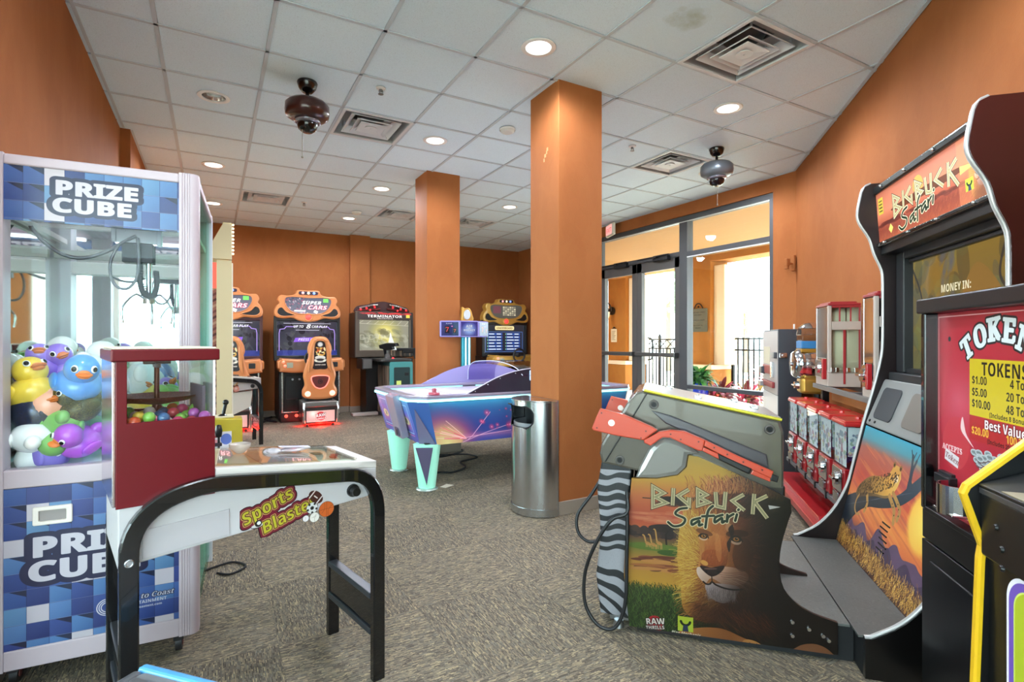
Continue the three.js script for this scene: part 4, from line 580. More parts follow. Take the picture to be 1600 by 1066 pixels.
  curve(g, [[335, 540], [388, 530], [466, 536], [448, 580], [405, 610], [352, 590]]); g.fillStyle = grad(g, 330, 540, 470, 600, [[0, '#ddd0d8'], [0.6, '#b9a2a6'], [1, '#6a4a40']]); g.fill();
  for (let i = 0; i < 260; i++) hair(g, 340 + rnd() * 115, 545 + rnd() * 35, 1.57 + (rnd() - 0.5) * 0.7, 14 + rnd() * 20, 1, ['#e9dde2', '#cdbcc2', '#9a868a'][(rnd() * 3) | 0], 0.2);
  g.strokeStyle = '#231010'; g.lineWidth = 7; curve(g, [[326, 530], [338, 538], [352, 536], [361, 527], [376, 537], [410, 547], [446, 549], [478, 543]], false); g.stroke(); g.lineWidth = 4; g.beginPath(); g.moveTo(359, 500); g.lineTo(361, 528); g.stroke();
  curve(g, [[314, 464], [359, 466], [408, 454], [394, 484], [360, 504], [329, 487]]); g.fillStyle = '#2c1714'; g.fill(); oval(g, 355, 472, 26, 4, -0.1, 'rgba(150,110,105,.6)'); disc(g, 338, 485, 5, '#0c0504'); disc(g, 384, 482, 6, '#0c0504');
  // eyes
  oval(g, 330, 322, 34, 12, 0.25, 'rgba(70,30,12,.55)'); oval(g, 458, 316, 44, 16, -0.12, 'rgba(40,16,8,.6)'); oval(g, 480, 400, 40, 70, 0.1, 'rgba(40,16,6,.35)'); oval(g, 385, 380, 12, 60, -0.08, 'rgba(226,160,96,.35)');
  for (const [x, y, s] of [[326, 339, 0.72], [453, 339, 0.9]]) { oval(g, x, y + 8 * s, 24 * s, 17 * s, 0.15, 'rgba(232,200,180,.75)'); oval(g, x, y + 1, 23 * s, 13 * s, 0.15, '#1c0c08'); oval(g, x + 1, y, 13 * s, 9.5 * s, 0, '#b0762a'); disc(g, x + 2, y - 1, 6 * s, '#120806'); disc(g, x + 4, y - 4, 1.8 * s, '#f4e8d8'); g.strokeStyle = '#180a06'; g.lineWidth = 6 * s; curve(g, [[x - 27 * s, y + 2], [x - 8, y - 13 * s], [x + 14, y - 11 * s], [x + 28 * s, y + 6]], false); g.stroke(); }
  curve(g, [[418, 360], [432, 330], [424, 300], [440, 280], [446, 310], [436, 345], [428, 395]]); g.fillStyle = 'rgba(26,10,6,.85)'; g.fill();
  g.fillStyle = grad(g, 400, 0, 620, 0, [[0, 'rgba(18,7,3,0)'], [0.45, 'rgba(18,7,3,.35)'], [1, 'rgba(14,6,3,.78)']]); g.fillRect(400, 0, 430, 776); g.fillStyle = rgrad(g, 470, 700, 260, [[0, 'rgba(14,6,3,.75)'], [0.6, 'rgba(14,6,3,.45)'], [1, 'rgba(14,6,3,0)']]); g.fillRect(200, 430, 627, 346);
  for (let i = 0; i < 260; i++) hair(g, 380 + rnd() * 190, 620 + rnd() * 90, 0.5 + rnd() * 0.7, 30 + rnd() * 50, 1.2, ['rgba(140,72,38,.5)', 'rgba(90,44,22,.6)', 'rgba(40,18,10,.6)'][(rnd() * 3) | 0], 0.2);
  // paws
  for (const [p, c] of [[[[226, 762], [287, 731], [394, 716], [488, 744], [545, 760], [572, 800], [335, 806]], ['#b5773e', '#8a5228']], [[[650, 800], [685, 746], [745, 727], [798, 747], [827, 800]], ['#8a5a3c', '#5c3622']]]) { curve(g, p); g.fillStyle = grad(g, p[0][0], 0, p[5 % p.length][0], 0, [[0, c[0]], [0.6, c[1]], [1, c[0]]]); g.fill(); }
  oval(g, 520, 772, 44, 24, 0.3, '#c2894c'); for (const x of [505, 532]) { g.strokeStyle = '#5a3216'; g.lineWidth = 3; g.beginPath(); g.moveTo(x, 758); g.quadraticCurveTo(x + 14, 768, x + 16, 790); g.stroke(); }
}
const mechLogo = (g, x, y, s) => { g.fillStyle = '#b9cf3a'; g.fillRect(x, y, s, s); g.strokeStyle = '#16210c'; g.lineWidth = s * 0.16; g.beginPath(); g.arc(x + s / 2, y + s * 0.28, s * 0.3, 0.2, PI - 0.2); g.stroke(); g.fillStyle = '#2c3a5a'; poly(g, [[x + s * 0.36, y + s * 0.58], [x + s * 0.64, y + s * 0.58], [x + s * 0.7, y + s], [x + s * 0.3, y + s]]); g.fill(); };
const rawLogo = (g, x, y, s) => { disc(g, x, y, s * 0.62, '#b01c28'); txt(g, 'RAW', x, y - s * 0.18, s * 0.62, '#f4f0ee', { rot: -0.14, sx: 1.05, lines: [['#1a0c0c', s * 0.1]] }); txt(g, 'THRILLS', x, y + s * 0.28, s * 0.36, '#f4f0ee', { rot: -0.14, lines: [['#1a0c0c', s * 0.08]] }); };
const lionTex = tex(1240, 1164, (g) => {
  g.scale(1.5, 1.5); seed = 77;
  g.fillStyle = grad(g, 0, 0, 0, 776, [[0, '#c9a432'], [0.14, '#cfa236'], [0.24, '#cc7440'], [0.36, '#b84c34'], [0.44, '#c96a3c'], [0.46, '#6a3a34'], [0.52, '#6f7a34'], [0.6, '#b8863a'], [0.74, '#c79a38'], [0.76, '#3a4a20'], [1, '#12200c']]); g.fillRect(0, 0, 827, 776);
  for (let i = 0; i < 20; i++) oval(g, 60 + rnd() * 190, 250 + rnd() * 50, 30 + rnd() * 30, 6, 0, 'rgba(226,150,110,.3)');
  for (let i = 0; i < 60; i++) oval(g, rnd() * 230, 330 + rnd() * 26, 18, 9 + rnd() * 12, 0, ['#3a2a2a', '#2c2024', '#4a342c'][(rnd() * 3) | 0]);
  oval(g, 165, 318, 62, 14, -0.06, '#241a18'); oval(g, 150, 330, 45, 9, 0, '#2c1e1a'); g.strokeStyle = '#20140f'; g.lineWidth = 7; curve(g, [[186, 330], [176, 350], [178, 392]], false); g.stroke();
  oval(g, 120, 405, 110, 16, 0, '#5f7a2c'); oval(g, 190, 425, 50, 12, 0, '#3a5a22');
  for (const [x, y, h] of [[88, 408, 52], [134, 412, 84], [112, 414, 62]]) { g.strokeStyle = '#c99a5a'; g.lineWidth = 6; curve(g, [[x - 10, y - h], [x - 2, y - h + 6], [x + 4, y - h * 0.45], [x + 10, y - h * 0.3]], false); g.stroke(); oval(g, x + 14, y - h * 0.3, 14, 7, 0.4, '#b9874a'); g.lineWidth = 2.5; for (const d of [6, 12, 20, 25]) { g.beginPath(); g.moveTo(x + d, y - h * 0.3); g.lineTo(x + d, y); g.stroke(); } }
  for (let i = 0; i < 26; i++) { const y = 445 + rnd() * 60; oval(g, 20 + rnd() * 210, y, 60 * rnd() + 20, 3 + rnd() * 5, -0.05, ['#8a4a30', '#6a3626', '#c48a4c', '#a8683a'][(rnd() * 4) | 0]); }
  for (let i = 0; i < 5200; i++) { const x = rnd() * 620, y = 575 + rnd() * 200; hair(g, x, y, -1.57 + (rnd() - 0.5) * 1.4, 8 + rnd() * 18, 1 + rnd(), ['#1c3212', '#2c4a18', '#48662a', '#0e1c0a', '#5f7a34'][(rnd() * 5) | 0], 0.4); }
  oval(g, 430, 200, 290, 20, 0.02, '#241008'); for (let i = 0; i < 120; i++) oval(g, 150 + rnd() * 480, 185 + rnd() * 36, 26, 7, 0.1, 'rgba(30,14,8,.5)');
  lion(g);
  g.fillStyle = '#20140c'; g.fillRect(78, 195, 60, 4); poly(g, [[575, 188], [622, 192], [580, 205]]); g.fillStyle = '#cfd0d4'; g.fill();
  buckTitle(g, 126, 146, 73, '#46561c'); buckScript(g, 200, 226, 84);
  rawLogo(g, 131, 734, 56); mechLogo(g, 224, 687, 62); txt(g, 'Play Mechanix', 256, 758, 17, '#e9e4dc', { style: 'italic bold' });
});
const bb = thing('hunting_arcade_game', 'large two-part hunting arcade game with a lion side panel and orange rifle', 'arcade game', diag(3.7175, 0.85), DT);
{
  const t = bb, X0 = 3.155 - 3.7175, X1 = -X0, tr = (g) => mg(g).translate(0, 0, -0.85); // written with z = distance from the wall
  const YZ = (g) => mg(g).rotateY(-PI / 2); // outline drawn as (n, y) -> stands in the plane of the side, thickness towards -x
  const prof = [[0.03, 0.0], [0.72, 0.0], [0.72, 0.15], ...smoothOpen([[0.70, 0.152], [0.60, 0.215], [0.513, 0.318], [0.445, 0.46], [0.415, 0.583], [0.366, 0.806], [0.31, 1.026], [0.275, 1.2], [0.27, 1.3]], 22), ...smoothOpen([[0.27, 1.6], [0.275, 1.66], [0.312, 1.754], [0.335, 1.84], [0.385, 1.93], [0.395, 1.975], [0.375, 2.1]], 18), [0.362, 2.13], [0.33, 2.145], [0.03, 2.145]];
  const sideMat = PH(0xffffff, 0.3, 0, { clearcoat: 0.5, map: tex(64, 512, (g, w, h) => { g.fillStyle = grad(g, 0, 0, 0, h, [[0, '#3a0a10'], [0.25, '#2e080d'], [0.5, '#0c0506'], [1, '#070606']]); g.fillRect(0, 0, w, h); }) });
  const mold = (pts, r, s) => tube(pts.map(([n, y]) => [s, y, n]), r, pts.length * 2, 6);
  for (const [x, s] of [[X0, 1], [X1, 0]]) {
    const p = part(t, 'side_panel', tr(YZ(uvr(ext(prof, 0.025, 0.002), 0, 0, 0.72, 2.145)).translate(s ? x + 0.025 : x, 0, 0)), s ? S(0x160608, 0.4) : sideMat);
    part(p, 'edge_molding', tr([mold(prof.slice(2, prof.length - 1), 0.0095, s ? x + 0.0125 : x - 0.0125)]), S(0xb9b6b4, 0.3, 0.4));
  }
  part(t, 'back_board', tr([b2(X0 + 0.025, X1 - 0.025, 0.02, 2.12, 0.03, 0.05, 0)]), blackMatte);
  part(t, 'platform', tr([b2(X0 + 0.026, X1 - 0.026, 0, 0.14, 0.05, 0.72, 0)]), blackMatte);
  const tread = tex(256, 256, (g, w, h) => { g.fillStyle = '#8f8f8c'; g.fillRect(0, 0, w, h); noisePx(g, w, h, 6000, 0.4, ['#aaa', '#777', '#666', '#bbb']); for (let i = 0; i < 14; i++) disc(g, rnd() * w, rnd() * h, 12 + rnd() * 26, 'rgba(90,88,84,.06)'); }, { repeat: [1.5, 1.5] });
  part(t, 'floor_plate', tr([uvm(b2(X0 + 0.028, X1 - 0.028, 0.14, 0.15, 0.44, 0.735, 0.002))]), S(0xaeb0ae, 0.42, 0.3, { map: tread }));
  part(t, 'floor_plate', tr([uvm(b2(X0 + 0.12, 4.178 - 3.7175, 0.138, 0.149, 0.739, 1.3, 0.002))]), S(0xc2c4c2, 0.42, 0.3, { map: tread }));
  part(t, 'platform', tr([b2(X0 + 0.12, 4.17 - 3.7175, 0, 0.137, 0.725, 1.3, 0)]), blackMatte);
  // leaning picture, speaker panel, screen, marquee
  const lean = (g, n0, y0, n1, y1) => { const h = Math.hypot(n1 - n0, y1 - y0); return mg(g(h)).rotateX(-Math.atan2(n0 - n1, y1 - y0)).translate(0, y0, n0); };
  const leopard = tex(1100, 690, (g, w, h) => {
    seed = 31; g.fillStyle = grad(g, 0, 0, 0, h, [[0, '#2f9fb8'], [0.09, '#4c93a0'], [0.17, '#a85a4c'], [0.42, '#c8523a'], [0.58, '#e2843e'], [0.7, '#cf6a3c'], [0.8, '#7a3a30'], [1, '#3a1a14']]); g.fillRect(0, 0, w, h);
    for (let i = 0; i < 90; i++) oval(g, rnd() * w, 90 + rnd() * 420, 90 + rnd() * 150, 4 + rnd() * 8, 0.25, ['rgba(244,150,80,.22)', 'rgba(170,60,70,.25)', 'rgba(250,196,90,.2)', 'rgba(120,50,80,.15)'][i % 4]);
    g.fillStyle = rgrad(g, 850, 300, 150, [[0, '#f8d860'], [0.78, '#f2ba4c'], [1, 'rgba(240,170,70,0)']]); g.fillRect(680, 130, 420, 340);
    for (const [y, c, k] of [[500, '#5c4660', 26], [548, '#43344c', 34]]) { g.fillStyle = c; const p = [[-20, y + 80]]; for (let i = 0; i <= 30; i++) p.push([i * 38, y + 20 * Math.sin(i * 1.3 + k) - 26 * Math.abs(Math.sin(i * 0.53 + k)) + (i < 12 ? 30 : 0)]); p.push([1120, 690], [-20, 690]); curve(g, p); g.fill(); }
    g.fillStyle = grad(g, 0, 590, 0, 690, [[0, 'rgba(110,50,26,0)'], [0.4, '#7a4420'], [1, '#3a1a10']]); g.fillRect(0, 590, w, 100);
    // branch
    const wood = grad(g, 0, 180, 0, 560, [[0, '#33424c'], [0.5, '#232c36'], [1, '#171c26']]); g.fillStyle = wood;
    curve(g, [[-40, 470], [60, 392], [180, 352], [300, 330], [400, 312], [500, 288], [580, 248], [640, 200], [700, 146], [770, 90], [800, 110], [760, 176], [700, 236], [620, 292], [530, 330], [420, 366], [300, 398], [200, 452], [110, 540], [30, 640], [-40, 690]]); g.fill();
    curve(g, [[640, 215], [630, 150], [618, 90], [606, 50], [624, 46], [640, 92], [654, 60], [668, 66], [656, 110], [662, 160], [690, 190]]); g.fill(); for (const [a, b, c, d] of [[618, 60, 590, 26], [658, 70, 672, 30], [624, 70, 640, 28]]) { g.strokeStyle = '#232c36'; g.lineWidth = 7; g.beginPath(); g.moveTo(a, b); g.lineTo(c, d); g.stroke(); }
    for (let i = 0; i < 60; i++) { const q = rnd(); g.strokeStyle = 'rgba(110,130,140,.35)'; g.lineWidth = 2; const x = 20 + q * 640, y = 470 - q * 250; g.beginPath(); g.moveTo(x, y); g.lineTo(x + 40, y - 16); g.stroke(); }
    // animal lying along the branch
    const fur = grad(g, 110, 0, 560, 0, [[0, '#6b5636'], [0.45, '#a87c3c'], [0.8, '#d9a24a'], [1, '#e2b45c']]); g.fillStyle = fur;
    curve(g, [[104, 372], [118, 330], [168, 284], [230, 248], [300, 226], [370, 214], [420, 196], [446, 162], [480, 140], [526, 142], [556, 170], [552, 206], [536, 240], [506, 276], [470, 300], [420, 312], [344, 326], [260, 352], [190, 372], [140, 392]]); g.fill();
    g.fillStyle = 'rgba(36,34,40,.45)'; curve(g, [[120, 380], [190, 350], [300, 320], [420, 300], [500, 276], [470, 302], [344, 328], [230, 362], [140, 392]]); g.fill();
    g.strokeStyle = '#b08446'; g.lineCap = 'round'; for (const [p, lw] of [[[[492, 280], [540, 306], [574, 330], [596, 384]], 26], [[[520, 258], [584, 286], [628, 318], [622, 360]], 24], [[[250, 348], [276, 390], [262, 430]], 24], [[[150, 372], [132, 410], [138, 452], [176, 474], [210, 462]], 13]]) { g.lineWidth = lw; curve(g, p, false); g.stroke(); }
    oval(g, 500, 166, 52, 40, 0.15, '#cf9a48'); disc(g, 462, 128, 14, '#8a6434'); disc(g, 534, 132, 14, '#8a6434'); disc(g, 462, 130, 7, '#3a2616'); disc(g, 534, 134, 7, '#3a2616'); oval(g, 514, 190, 24, 18, 0.1, '#ead6ac'); oval(g, 520, 184, 8, 5, 0, '#4a2620'); oval(g, 492, 164, 6, 5, 0, '#1a1206'); oval(g, 528, 166, 6, 5, 0, '#1a1206'); g.strokeStyle = '#3a2418'; g.lineWidth = 3; g.beginPath(); g.moveTo(504, 200); g.lineTo(530, 200); g.stroke();
    for (let i = 0; i < 260; i++) { const q = rnd(), x = 118 + q * 400, y = 362 - q * 165 + (rnd() - 0.62) * (60 + 40 * Math.sin(q * 3.1)); g.fillStyle = 'rgba(38,24,12,.8)'; const r = 3 + rnd() * 2.4; g.beginPath(); g.ellipse(x, y, r * 1.3, r, rnd() * 3, 0, 7); g.fill(); g.fillStyle = 'rgba(150,104,50,.8)'; g.beginPath(); g.arc(x, y, r * 0.4, 0, 7); g.fill(); }
    for (const p of [[540, 306], [556, 318], [584, 350], [594, 292], [612, 312], [626, 340], [268, 380], [270, 412]]) oval(g, ...p, 5, 4, 0, 'rgba(40,26,14,.8)');
    for (let i = 0; i < 2000; i++) hair(g, rnd() * w, h * 1.0 - rnd() * h * 0.13 - (rnd() < 0.2 ? 20 : 0), -1.57 + (rnd() - 0.5) * 1.7, 18 + rnd() * 36, 1.6 + rnd() * 1.8, ['#8a5a26', '#b5802f', '#5a3018', '#d0a044', '#3c1c10', '#e0b45c'][(rnd() * 6) | 0], 0.8);
  });
  part(t, 'leopard_panel', tr(lean((h) => sheet(rect(X0 + 0.028, 0, X1 - 0.028, h), 0.006), 0.50, 0.15, 0.352, 0.80)), print(leopard, 0.3));
  const vents = part(t, 'vent_grille', tr(Array.from({ length: 6 }, (_, i) => lean((h) => bx(0.085, 0.007, 0.004, -0.012 - 0.012 * Math.sin(i * 1.2), 0.268 - i * 0.0245, 0.007, 0.001), 0.50, 0.15, 0.352, 0.80))), black); vents.userData.kind = 'stuff';
  part(t, 'speaker_panel', tr(lean((h) => ext(rrect(X0 + 0.028, 0.004, X1 - 0.028, h, 0.02), 0.02, 0.006), 0.345, 0.80, 0.25, 1.055)), S(0x8e918f, 0.4, 0.3));
  for (const x of [-0.36, -0.02, 0.33]) part(t, 'speaker_grille', tr(lean((h) => ext(rrect(x - 0.11, 0.05, x + 0.11, h - 0.045, 0.03), 0.008, 0.002).translate(0, 0, 0.017), 0.345, 0.80, 0.25, 1.055)), x === -0.02 ? S(0x77706a, 0.3, 0.2) : S(0x33363a, 0.6));
  for (const x of [-0.49, -0.42, 0.2]) part(t, 'panel_bolt', tr(lean((h) => cyl(0.007, 0.008, 0.006, x, 0.03, 0.022, 10, 'z'), 0.345, 0.80, 0.25, 1.055)), black);
  part(t, 'screen_ledge', tr([b2(X0 + 0.028, X1 - 0.028, 1.05, 1.1, 0.1, 0.25, 0.006), b2(X0 + 0.04, X1 - 0.04, 1.1, 1.125, 0.1, 0.2, 0.004)]), S(0x26282a, 0.4));
  part(t, 'screen_bezel', tr([b2(X0 + 0.028, X0 + 0.12, 1.1, 1.78, 0.1, 0.215, 0.008), b2(X1 - 0.12, X1 - 0.028, 1.1, 1.78, 0.1, 0.215, 0.008), b2(X0 + 0.12, X1 - 0.12, 1.705, 1.78, 0.1, 0.215, 0.008), b2(X0 + 0.1, X1 - 0.1, 1.685, 1.705, 0.1, 0.19, 0.004)]), S(0x232427, 0.45));
  const scr = tex(960, 600, (g, w, h) => {
    seed = 12; g.fillStyle = grad(g, 0, 0, 0, h, [[0, '#7a622c'], [0.5, '#6a5a34'], [1, '#4a5026']]); g.fillRect(0, 0, w, h);
    for (let i = 0; i < 60; i++) oval(g, rnd() * w, rnd() * h, 30 + rnd() * 90, 20 + rnd() * 60, rnd() * 3, ['rgba(70,74,70,.35)', 'rgba(130,96,40,.35)', 'rgba(52,52,44,.4)', 'rgba(110,116,70,.25)'][i % 4]);
    g.fillStyle = '#7d5f30'; curve(g, [[w * 0.52, h * 0.5], [w * 0.64, h * 0.18], [w * 0.8, h * 0.3], [w * 0.92, h * 0.6], [w * 0.7, h * 0.8]]); g.fill(); g.strokeStyle = 'rgba(40,40,44,.7)'; g.lineWidth = 16; curve(g, [[0, h * 0.1], [w * 0.12, h * 0.4], [w * 0.2, h]], false); g.stroke(); curve(g, [[w * 0.9, 0], [w * 0.84, h * 0.3], [w, h * 0.5]], false); g.stroke();
    for (let i = 0; i < 40; i++) oval(g, w * 0.33 + rnd() * 120, rnd() * h * 0.8, 18, 40, 0.4, 'rgba(80,84,90,.3)');
    txt(g, 'MONEY IN:', w * 0.47, h * 0.32, 52, '#d9d2b0'); txt(g, '$1.00', w * 0.47, h * 0.52, 110, '#d6d0b2'); txt(g, 'PRESS START', w * 0.6, h * 0.94, 34, '#c8b468');
  });
  part(t, 'screen', tr([sheet(rect(X0 + 0.115, 1.12, X1 - 0.115, 1.706), 0.004).translate(0, 0, 0.165)]), screenMat(scr, 1.25));
  const mq = tex(1280, 384, (g, w, h) => {
    seed = 5; g.fillStyle = grad(g, 0, 0, 0, h, [[0, '#c06a50'], [0.4, '#d98664'], [0.62, '#b55a40'], [0.75, '#8a3c2c'], [1, '#b0583c']]); g.fillRect(0, 0, w, h);
    for (let i = 0; i < 70; i++) oval(g, rnd() * w, h * 0.62 + rnd() * 24, 40, 10, 0, 'rgba(90,34,26,.5)'); for (let i = 0; i < 500; i++) hair(g, rnd() * w, h * (0.75 + rnd() * 0.25), -1.5 + rnd() * 0.8, 26, 2, ['rgba(220,140,80,.4)', 'rgba(120,50,30,.4)'][i & 1], 0.4);
    disc(g, w * 0.45, h * 0.3, 60, '#e8a84c'); g.save(); g.translate(w - 330, -30); g.scale(0.55, 0.55); lion(g); g.restore(); g.fillStyle = 'rgba(224,140,96,.45)'; g.fillRect(w - 300, 0, 300, h);
    oval(g, w * 0.5, h * 0.45, 430, 26, -0.01, '#6a3418'); poly(g, [[w * 0.78, h * 0.4], [w * 0.9, h * 0.46], [w * 0.78, h * 0.52]]); g.fillStyle = '#e2c86a'; g.fill();
    buckTitle(g, 260, 92, 118, '#8a7a1c'); buckScript(g, 330, 214, 132);
    g.fillStyle = '#d9c24a'; g.fillRect(26, 50, 74, 120); for (let i = 0; i < 4; i++) { g.fillStyle = '#5a3a1c'; g.fillRect(38, 70 + i * 24, 50, 9); } mechLogo(g, w * 0.81, h * 0.62, 66); g.save(); g.translate(190, 300); g.rotate(0.78); g.fillStyle = '#e6d06a'; g.fillRect(-24, -24, 48, 48); g.restore();
  });
  part(t, 'marquee', tr(lean((h) => sheet(rect(X0 + 0.028, 0, X1 - 0.028, h), 0.006), 0.285, 1.80, 0.305, 2.085)), glow(0xffffff, 0.4, { map: mq, emissiveMap: mq, roughness: 0.3 }));
  part(t, 'marquee_rail', tr([b2(X0 + 0.026, X1 - 0.026, 2.075, 2.12, 0.27, 0.325, 0.012), b2(X0 + 0.026, X1 - 0.026, 1.785, 1.81, 0.26, 0.31, 0.008)]), blackGloss);
  part(t, 'canopy_underside', tr([b2(X0 + 0.026, X1 - 0.026, 1.745, 1.79, 0.1, 0.285, 0.004), b2(X0 + 0.026, X1 - 0.026, 2.1, 2.13, 0.05, 0.3, 0.004)]), black);
  for (let i = 0; i < 4; i++) for (const [y, n] of [[2.098, 0.328], [1.798, 0.312]]) part(t, 'rail_screw', tr(ball(0.008, -0.42 + i * 0.28, y, n, 10, 8)), chrome);
  // ---- gun console ----
  const CX0 = 3.745 - 3.7175, CX1 = 4.18 - 3.7175, cw = CX1 - CX0, shellMat = PH(0x57524a, 0.25, 0.3, { clearcoat: 0.5 });
  const shell = [[1.535, 1.054], [1.564, 1.045], [1.60, 1.0], [1.635, 0.94], [1.695, 0.847], [1.715, 0.81], [1.722, 0.768], [1.712, 0.726], [1.56, 0.7], [1.36, 0.72], [1.04, 0.66], [0.975, 0.64], [0.975, 0.90], [0.99, 0.945]];
  part(t, 'console_shell', tr(YZ(ext(shell, cw - 0.01, 0.012).translate(0, 0, -CX1 + 0.005))), shellMat);
  part(t, 'console_ridge', tr(YZ(ext([[1.50, 0.97], [1.417, 0.95], [1.041, 0.805], [1.03, 0.72], [1.26, 0.84], [1.44, 0.915]], 0.012, 0.006).translate(0, 0, -CX1 - 0.006))), PH(0x47454a, 0.25, 0.3, { clearcoat: 0.5 }));
  part(t, 'console_seam', tr([tube([[CX1 + 0.001, 1.045, 1.516], [CX1 + 0.001, 0.9, 1.6], [CX1 + 0.001, 0.736, 1.697]], 0.003, 12, 6)]), black);
  part(t, 'gun_cup', tr(YZ(ext([[1.564, 0.677], [1.546, 0.731], [1.507, 0.809], [1.473, 0.846], [1.445, 0.859], [1.395, 0.853], [1.346, 0.83], [1.30, 0.8], [1.346, 0.787], [1.354, 0.737], [1.389, 0.7], [1.473, 0.68]], 0.05, 0.022).translate(0, 0, -CX1 - 0.034))), PH(0x86837f, 0.18, 0.4, { clearcoat: 0.7 }));
  part(t, 'trim_strip', tr([tube([[CX1 - 0.004, 1.055, 1.53], [CX1 - 0.004, 1.0, 1.25], [CX1 - 0.004, 0.948, 0.985]], 0.007, 12, 6)]), PH(0xb9b02a, 0.3, 0.2));
  part(t, 'top_plate', tr([ext([[1.53, 1.05], [0.985, 0.946], [0.985, 0.956], [1.53, 1.06]], cw - 0.05).rotateY(-PI / 2).translate(CX1 - 0.02, 0, 0)]), PH(0xa8a49e, 0.3, 0.4));
  for (const [n, y] of [[1.488, 0.995], [1.633, 0.746], [1.03, 0.907]]) { const p = part(t, 'screw_well', tr([tor(0.016, 0.004, CX1 + 0.001, y, n, 'x')]), S(0x55524f, 0.4, 0.4)); part(p, 'screw', tr([cyl(0.01, 0.01, 0.004, CX1, y, n, 14, 'x')]), S(0x18181a, 0.4, 0.6)); }
  for (const [n, x] of [[1.42, 0.1], [1.3, 0.3], [1.12, 0.08], [1.06, 0.25]]) part(t, 'top_latch', tr([bx(0.05, 0.012, 0.03, CX0 + x, 1.064 - (1.53 - n) * 0.19, n, 0.003), cyl(0.006, 0.006, 0.014, CX0 + x, 1.068 - (1.53 - n) * 0.19, n, 10)]), steel);
  const lionPts = [[1.592, 0.03], [1.614, 0.25], [1.606, 0.45], [1.59, 0.584], [1.581, 0.673], [1.473, 0.68], [1.389, 0.7], [1.354, 0.737], [1.346, 0.787], [1.308, 0.783], [1.046, 0.674], [0.956, 0.631], [0.952, 0.58], ...smoothOpen([[0.962, 0.55], [0.99, 0.44], [0.996, 0.35], [0.98, 0.27], [0.93, 0.212], [0.87, 0.18], [0.787, 0.158]], 18), [0.787, 0.03]];
  { // side picture: drawn as seen from the side, n decreasing to the right
    const mk = () => uvr(ext(lionPts.map(([n, y]) => [-n, y]), 0.018, 0.0012), -1.614, 0.014, -0.787, 0.79).rotateY(PI / 2);
    part(t, 'lion_panel', tr(mk().translate(CX1 - 0.001, 0, 0)), print(lionTex, 0.28, { color: 0xb4aca4 }));
    part(t, 'console_side', tr(mk().translate(CX0 - 0.017, 0, 0)), S(0x2c1a10, 0.4));
  }
  part(t, 'console_base', tr([b2(CX0 + 0.01, CX1 - 0.012, 0.0, 0.05, 0.80, 1.56, 0.004), b2(CX0 + 0.01, CX1 - 0.005, 0.05, 0.66, 1.02, 1.57, 0.01), b2(CX0 + 0.01, CX1 - 0.005, 0.56, 0.68, 0.97, 1.2, 0.01)]), S(0x1a1210, 0.5));
  for (const [n, y] of [[0.95, 0.14], [0.95, 0.085], [0.89, 0.12], [0.84, 0.10], [0.82, 0.085]]) part(t, 'panel_screw', tr(cyl(0.007, 0.009, 0.008, CX1 + 0.02, y, n, 12, 'x')), chrome);
  const zebra = tex(420, 700, (g, w, h) => { seed = 8; g.fillStyle = '#d6d2d4'; g.fillRect(0, 0, w, h); g.fillStyle = '#16161c'; g.fillRect(0, 0, w, 34); for (let i = 0; i < 15; i++) { const y = 50 + i * (i < 8 ? 46 : 52), k = i < 8 ? 0 : (i - 7) * 26, th = 15 + rnd() * 12, j = rr(-12, 12); curve(g, [[-20, y + j], [w * 0.3, y + 12 + k * 0.3], [w * 0.65, y - 6 + k], [w + 20, y + 10 + k * 1.9 + j], [w + 20, y + 10 + k * 1.9 + th * (0.5 + rnd())], [w * 0.6, y + th + k], [w * 0.3, y + th + 14 + k * 0.3], [-20, y + th + 6]]); g.fill(); } noisePx(g, w, h, 5000, 0.25, ['#fff', '#000', '#888']); });
  const zp = [[1.59, 0.04], [1.72, 0.052], [1.74, 0.22], [1.722, 0.37], [1.722, 0.46], [1.735, 0.61], [1.715, 0.728], [1.585, 0.705], [1.6, 0.45], [1.612, 0.25]];
  part(t, 'zebra_panel', tr(uvr(ext(zp.map(([n, y]) => [-n, y]), cw - 0.03, 0.008), -1.74, 0.04, -1.58, 0.73).rotateY(PI / 2).translate(CX0 + 0.01, 0, 0)), S(0x98989c, 0.5, 0, { map: zebra }));
  part(t, 'base_foot', tr([cyl(0.02, 0.025, 0.03, CX1 - 0.03, 0.015, 1.64, 14), bx(0.06, 0.03, 0.1, CX1 - 0.06, 0.04, 1.63, 0.006)]), steel);
}
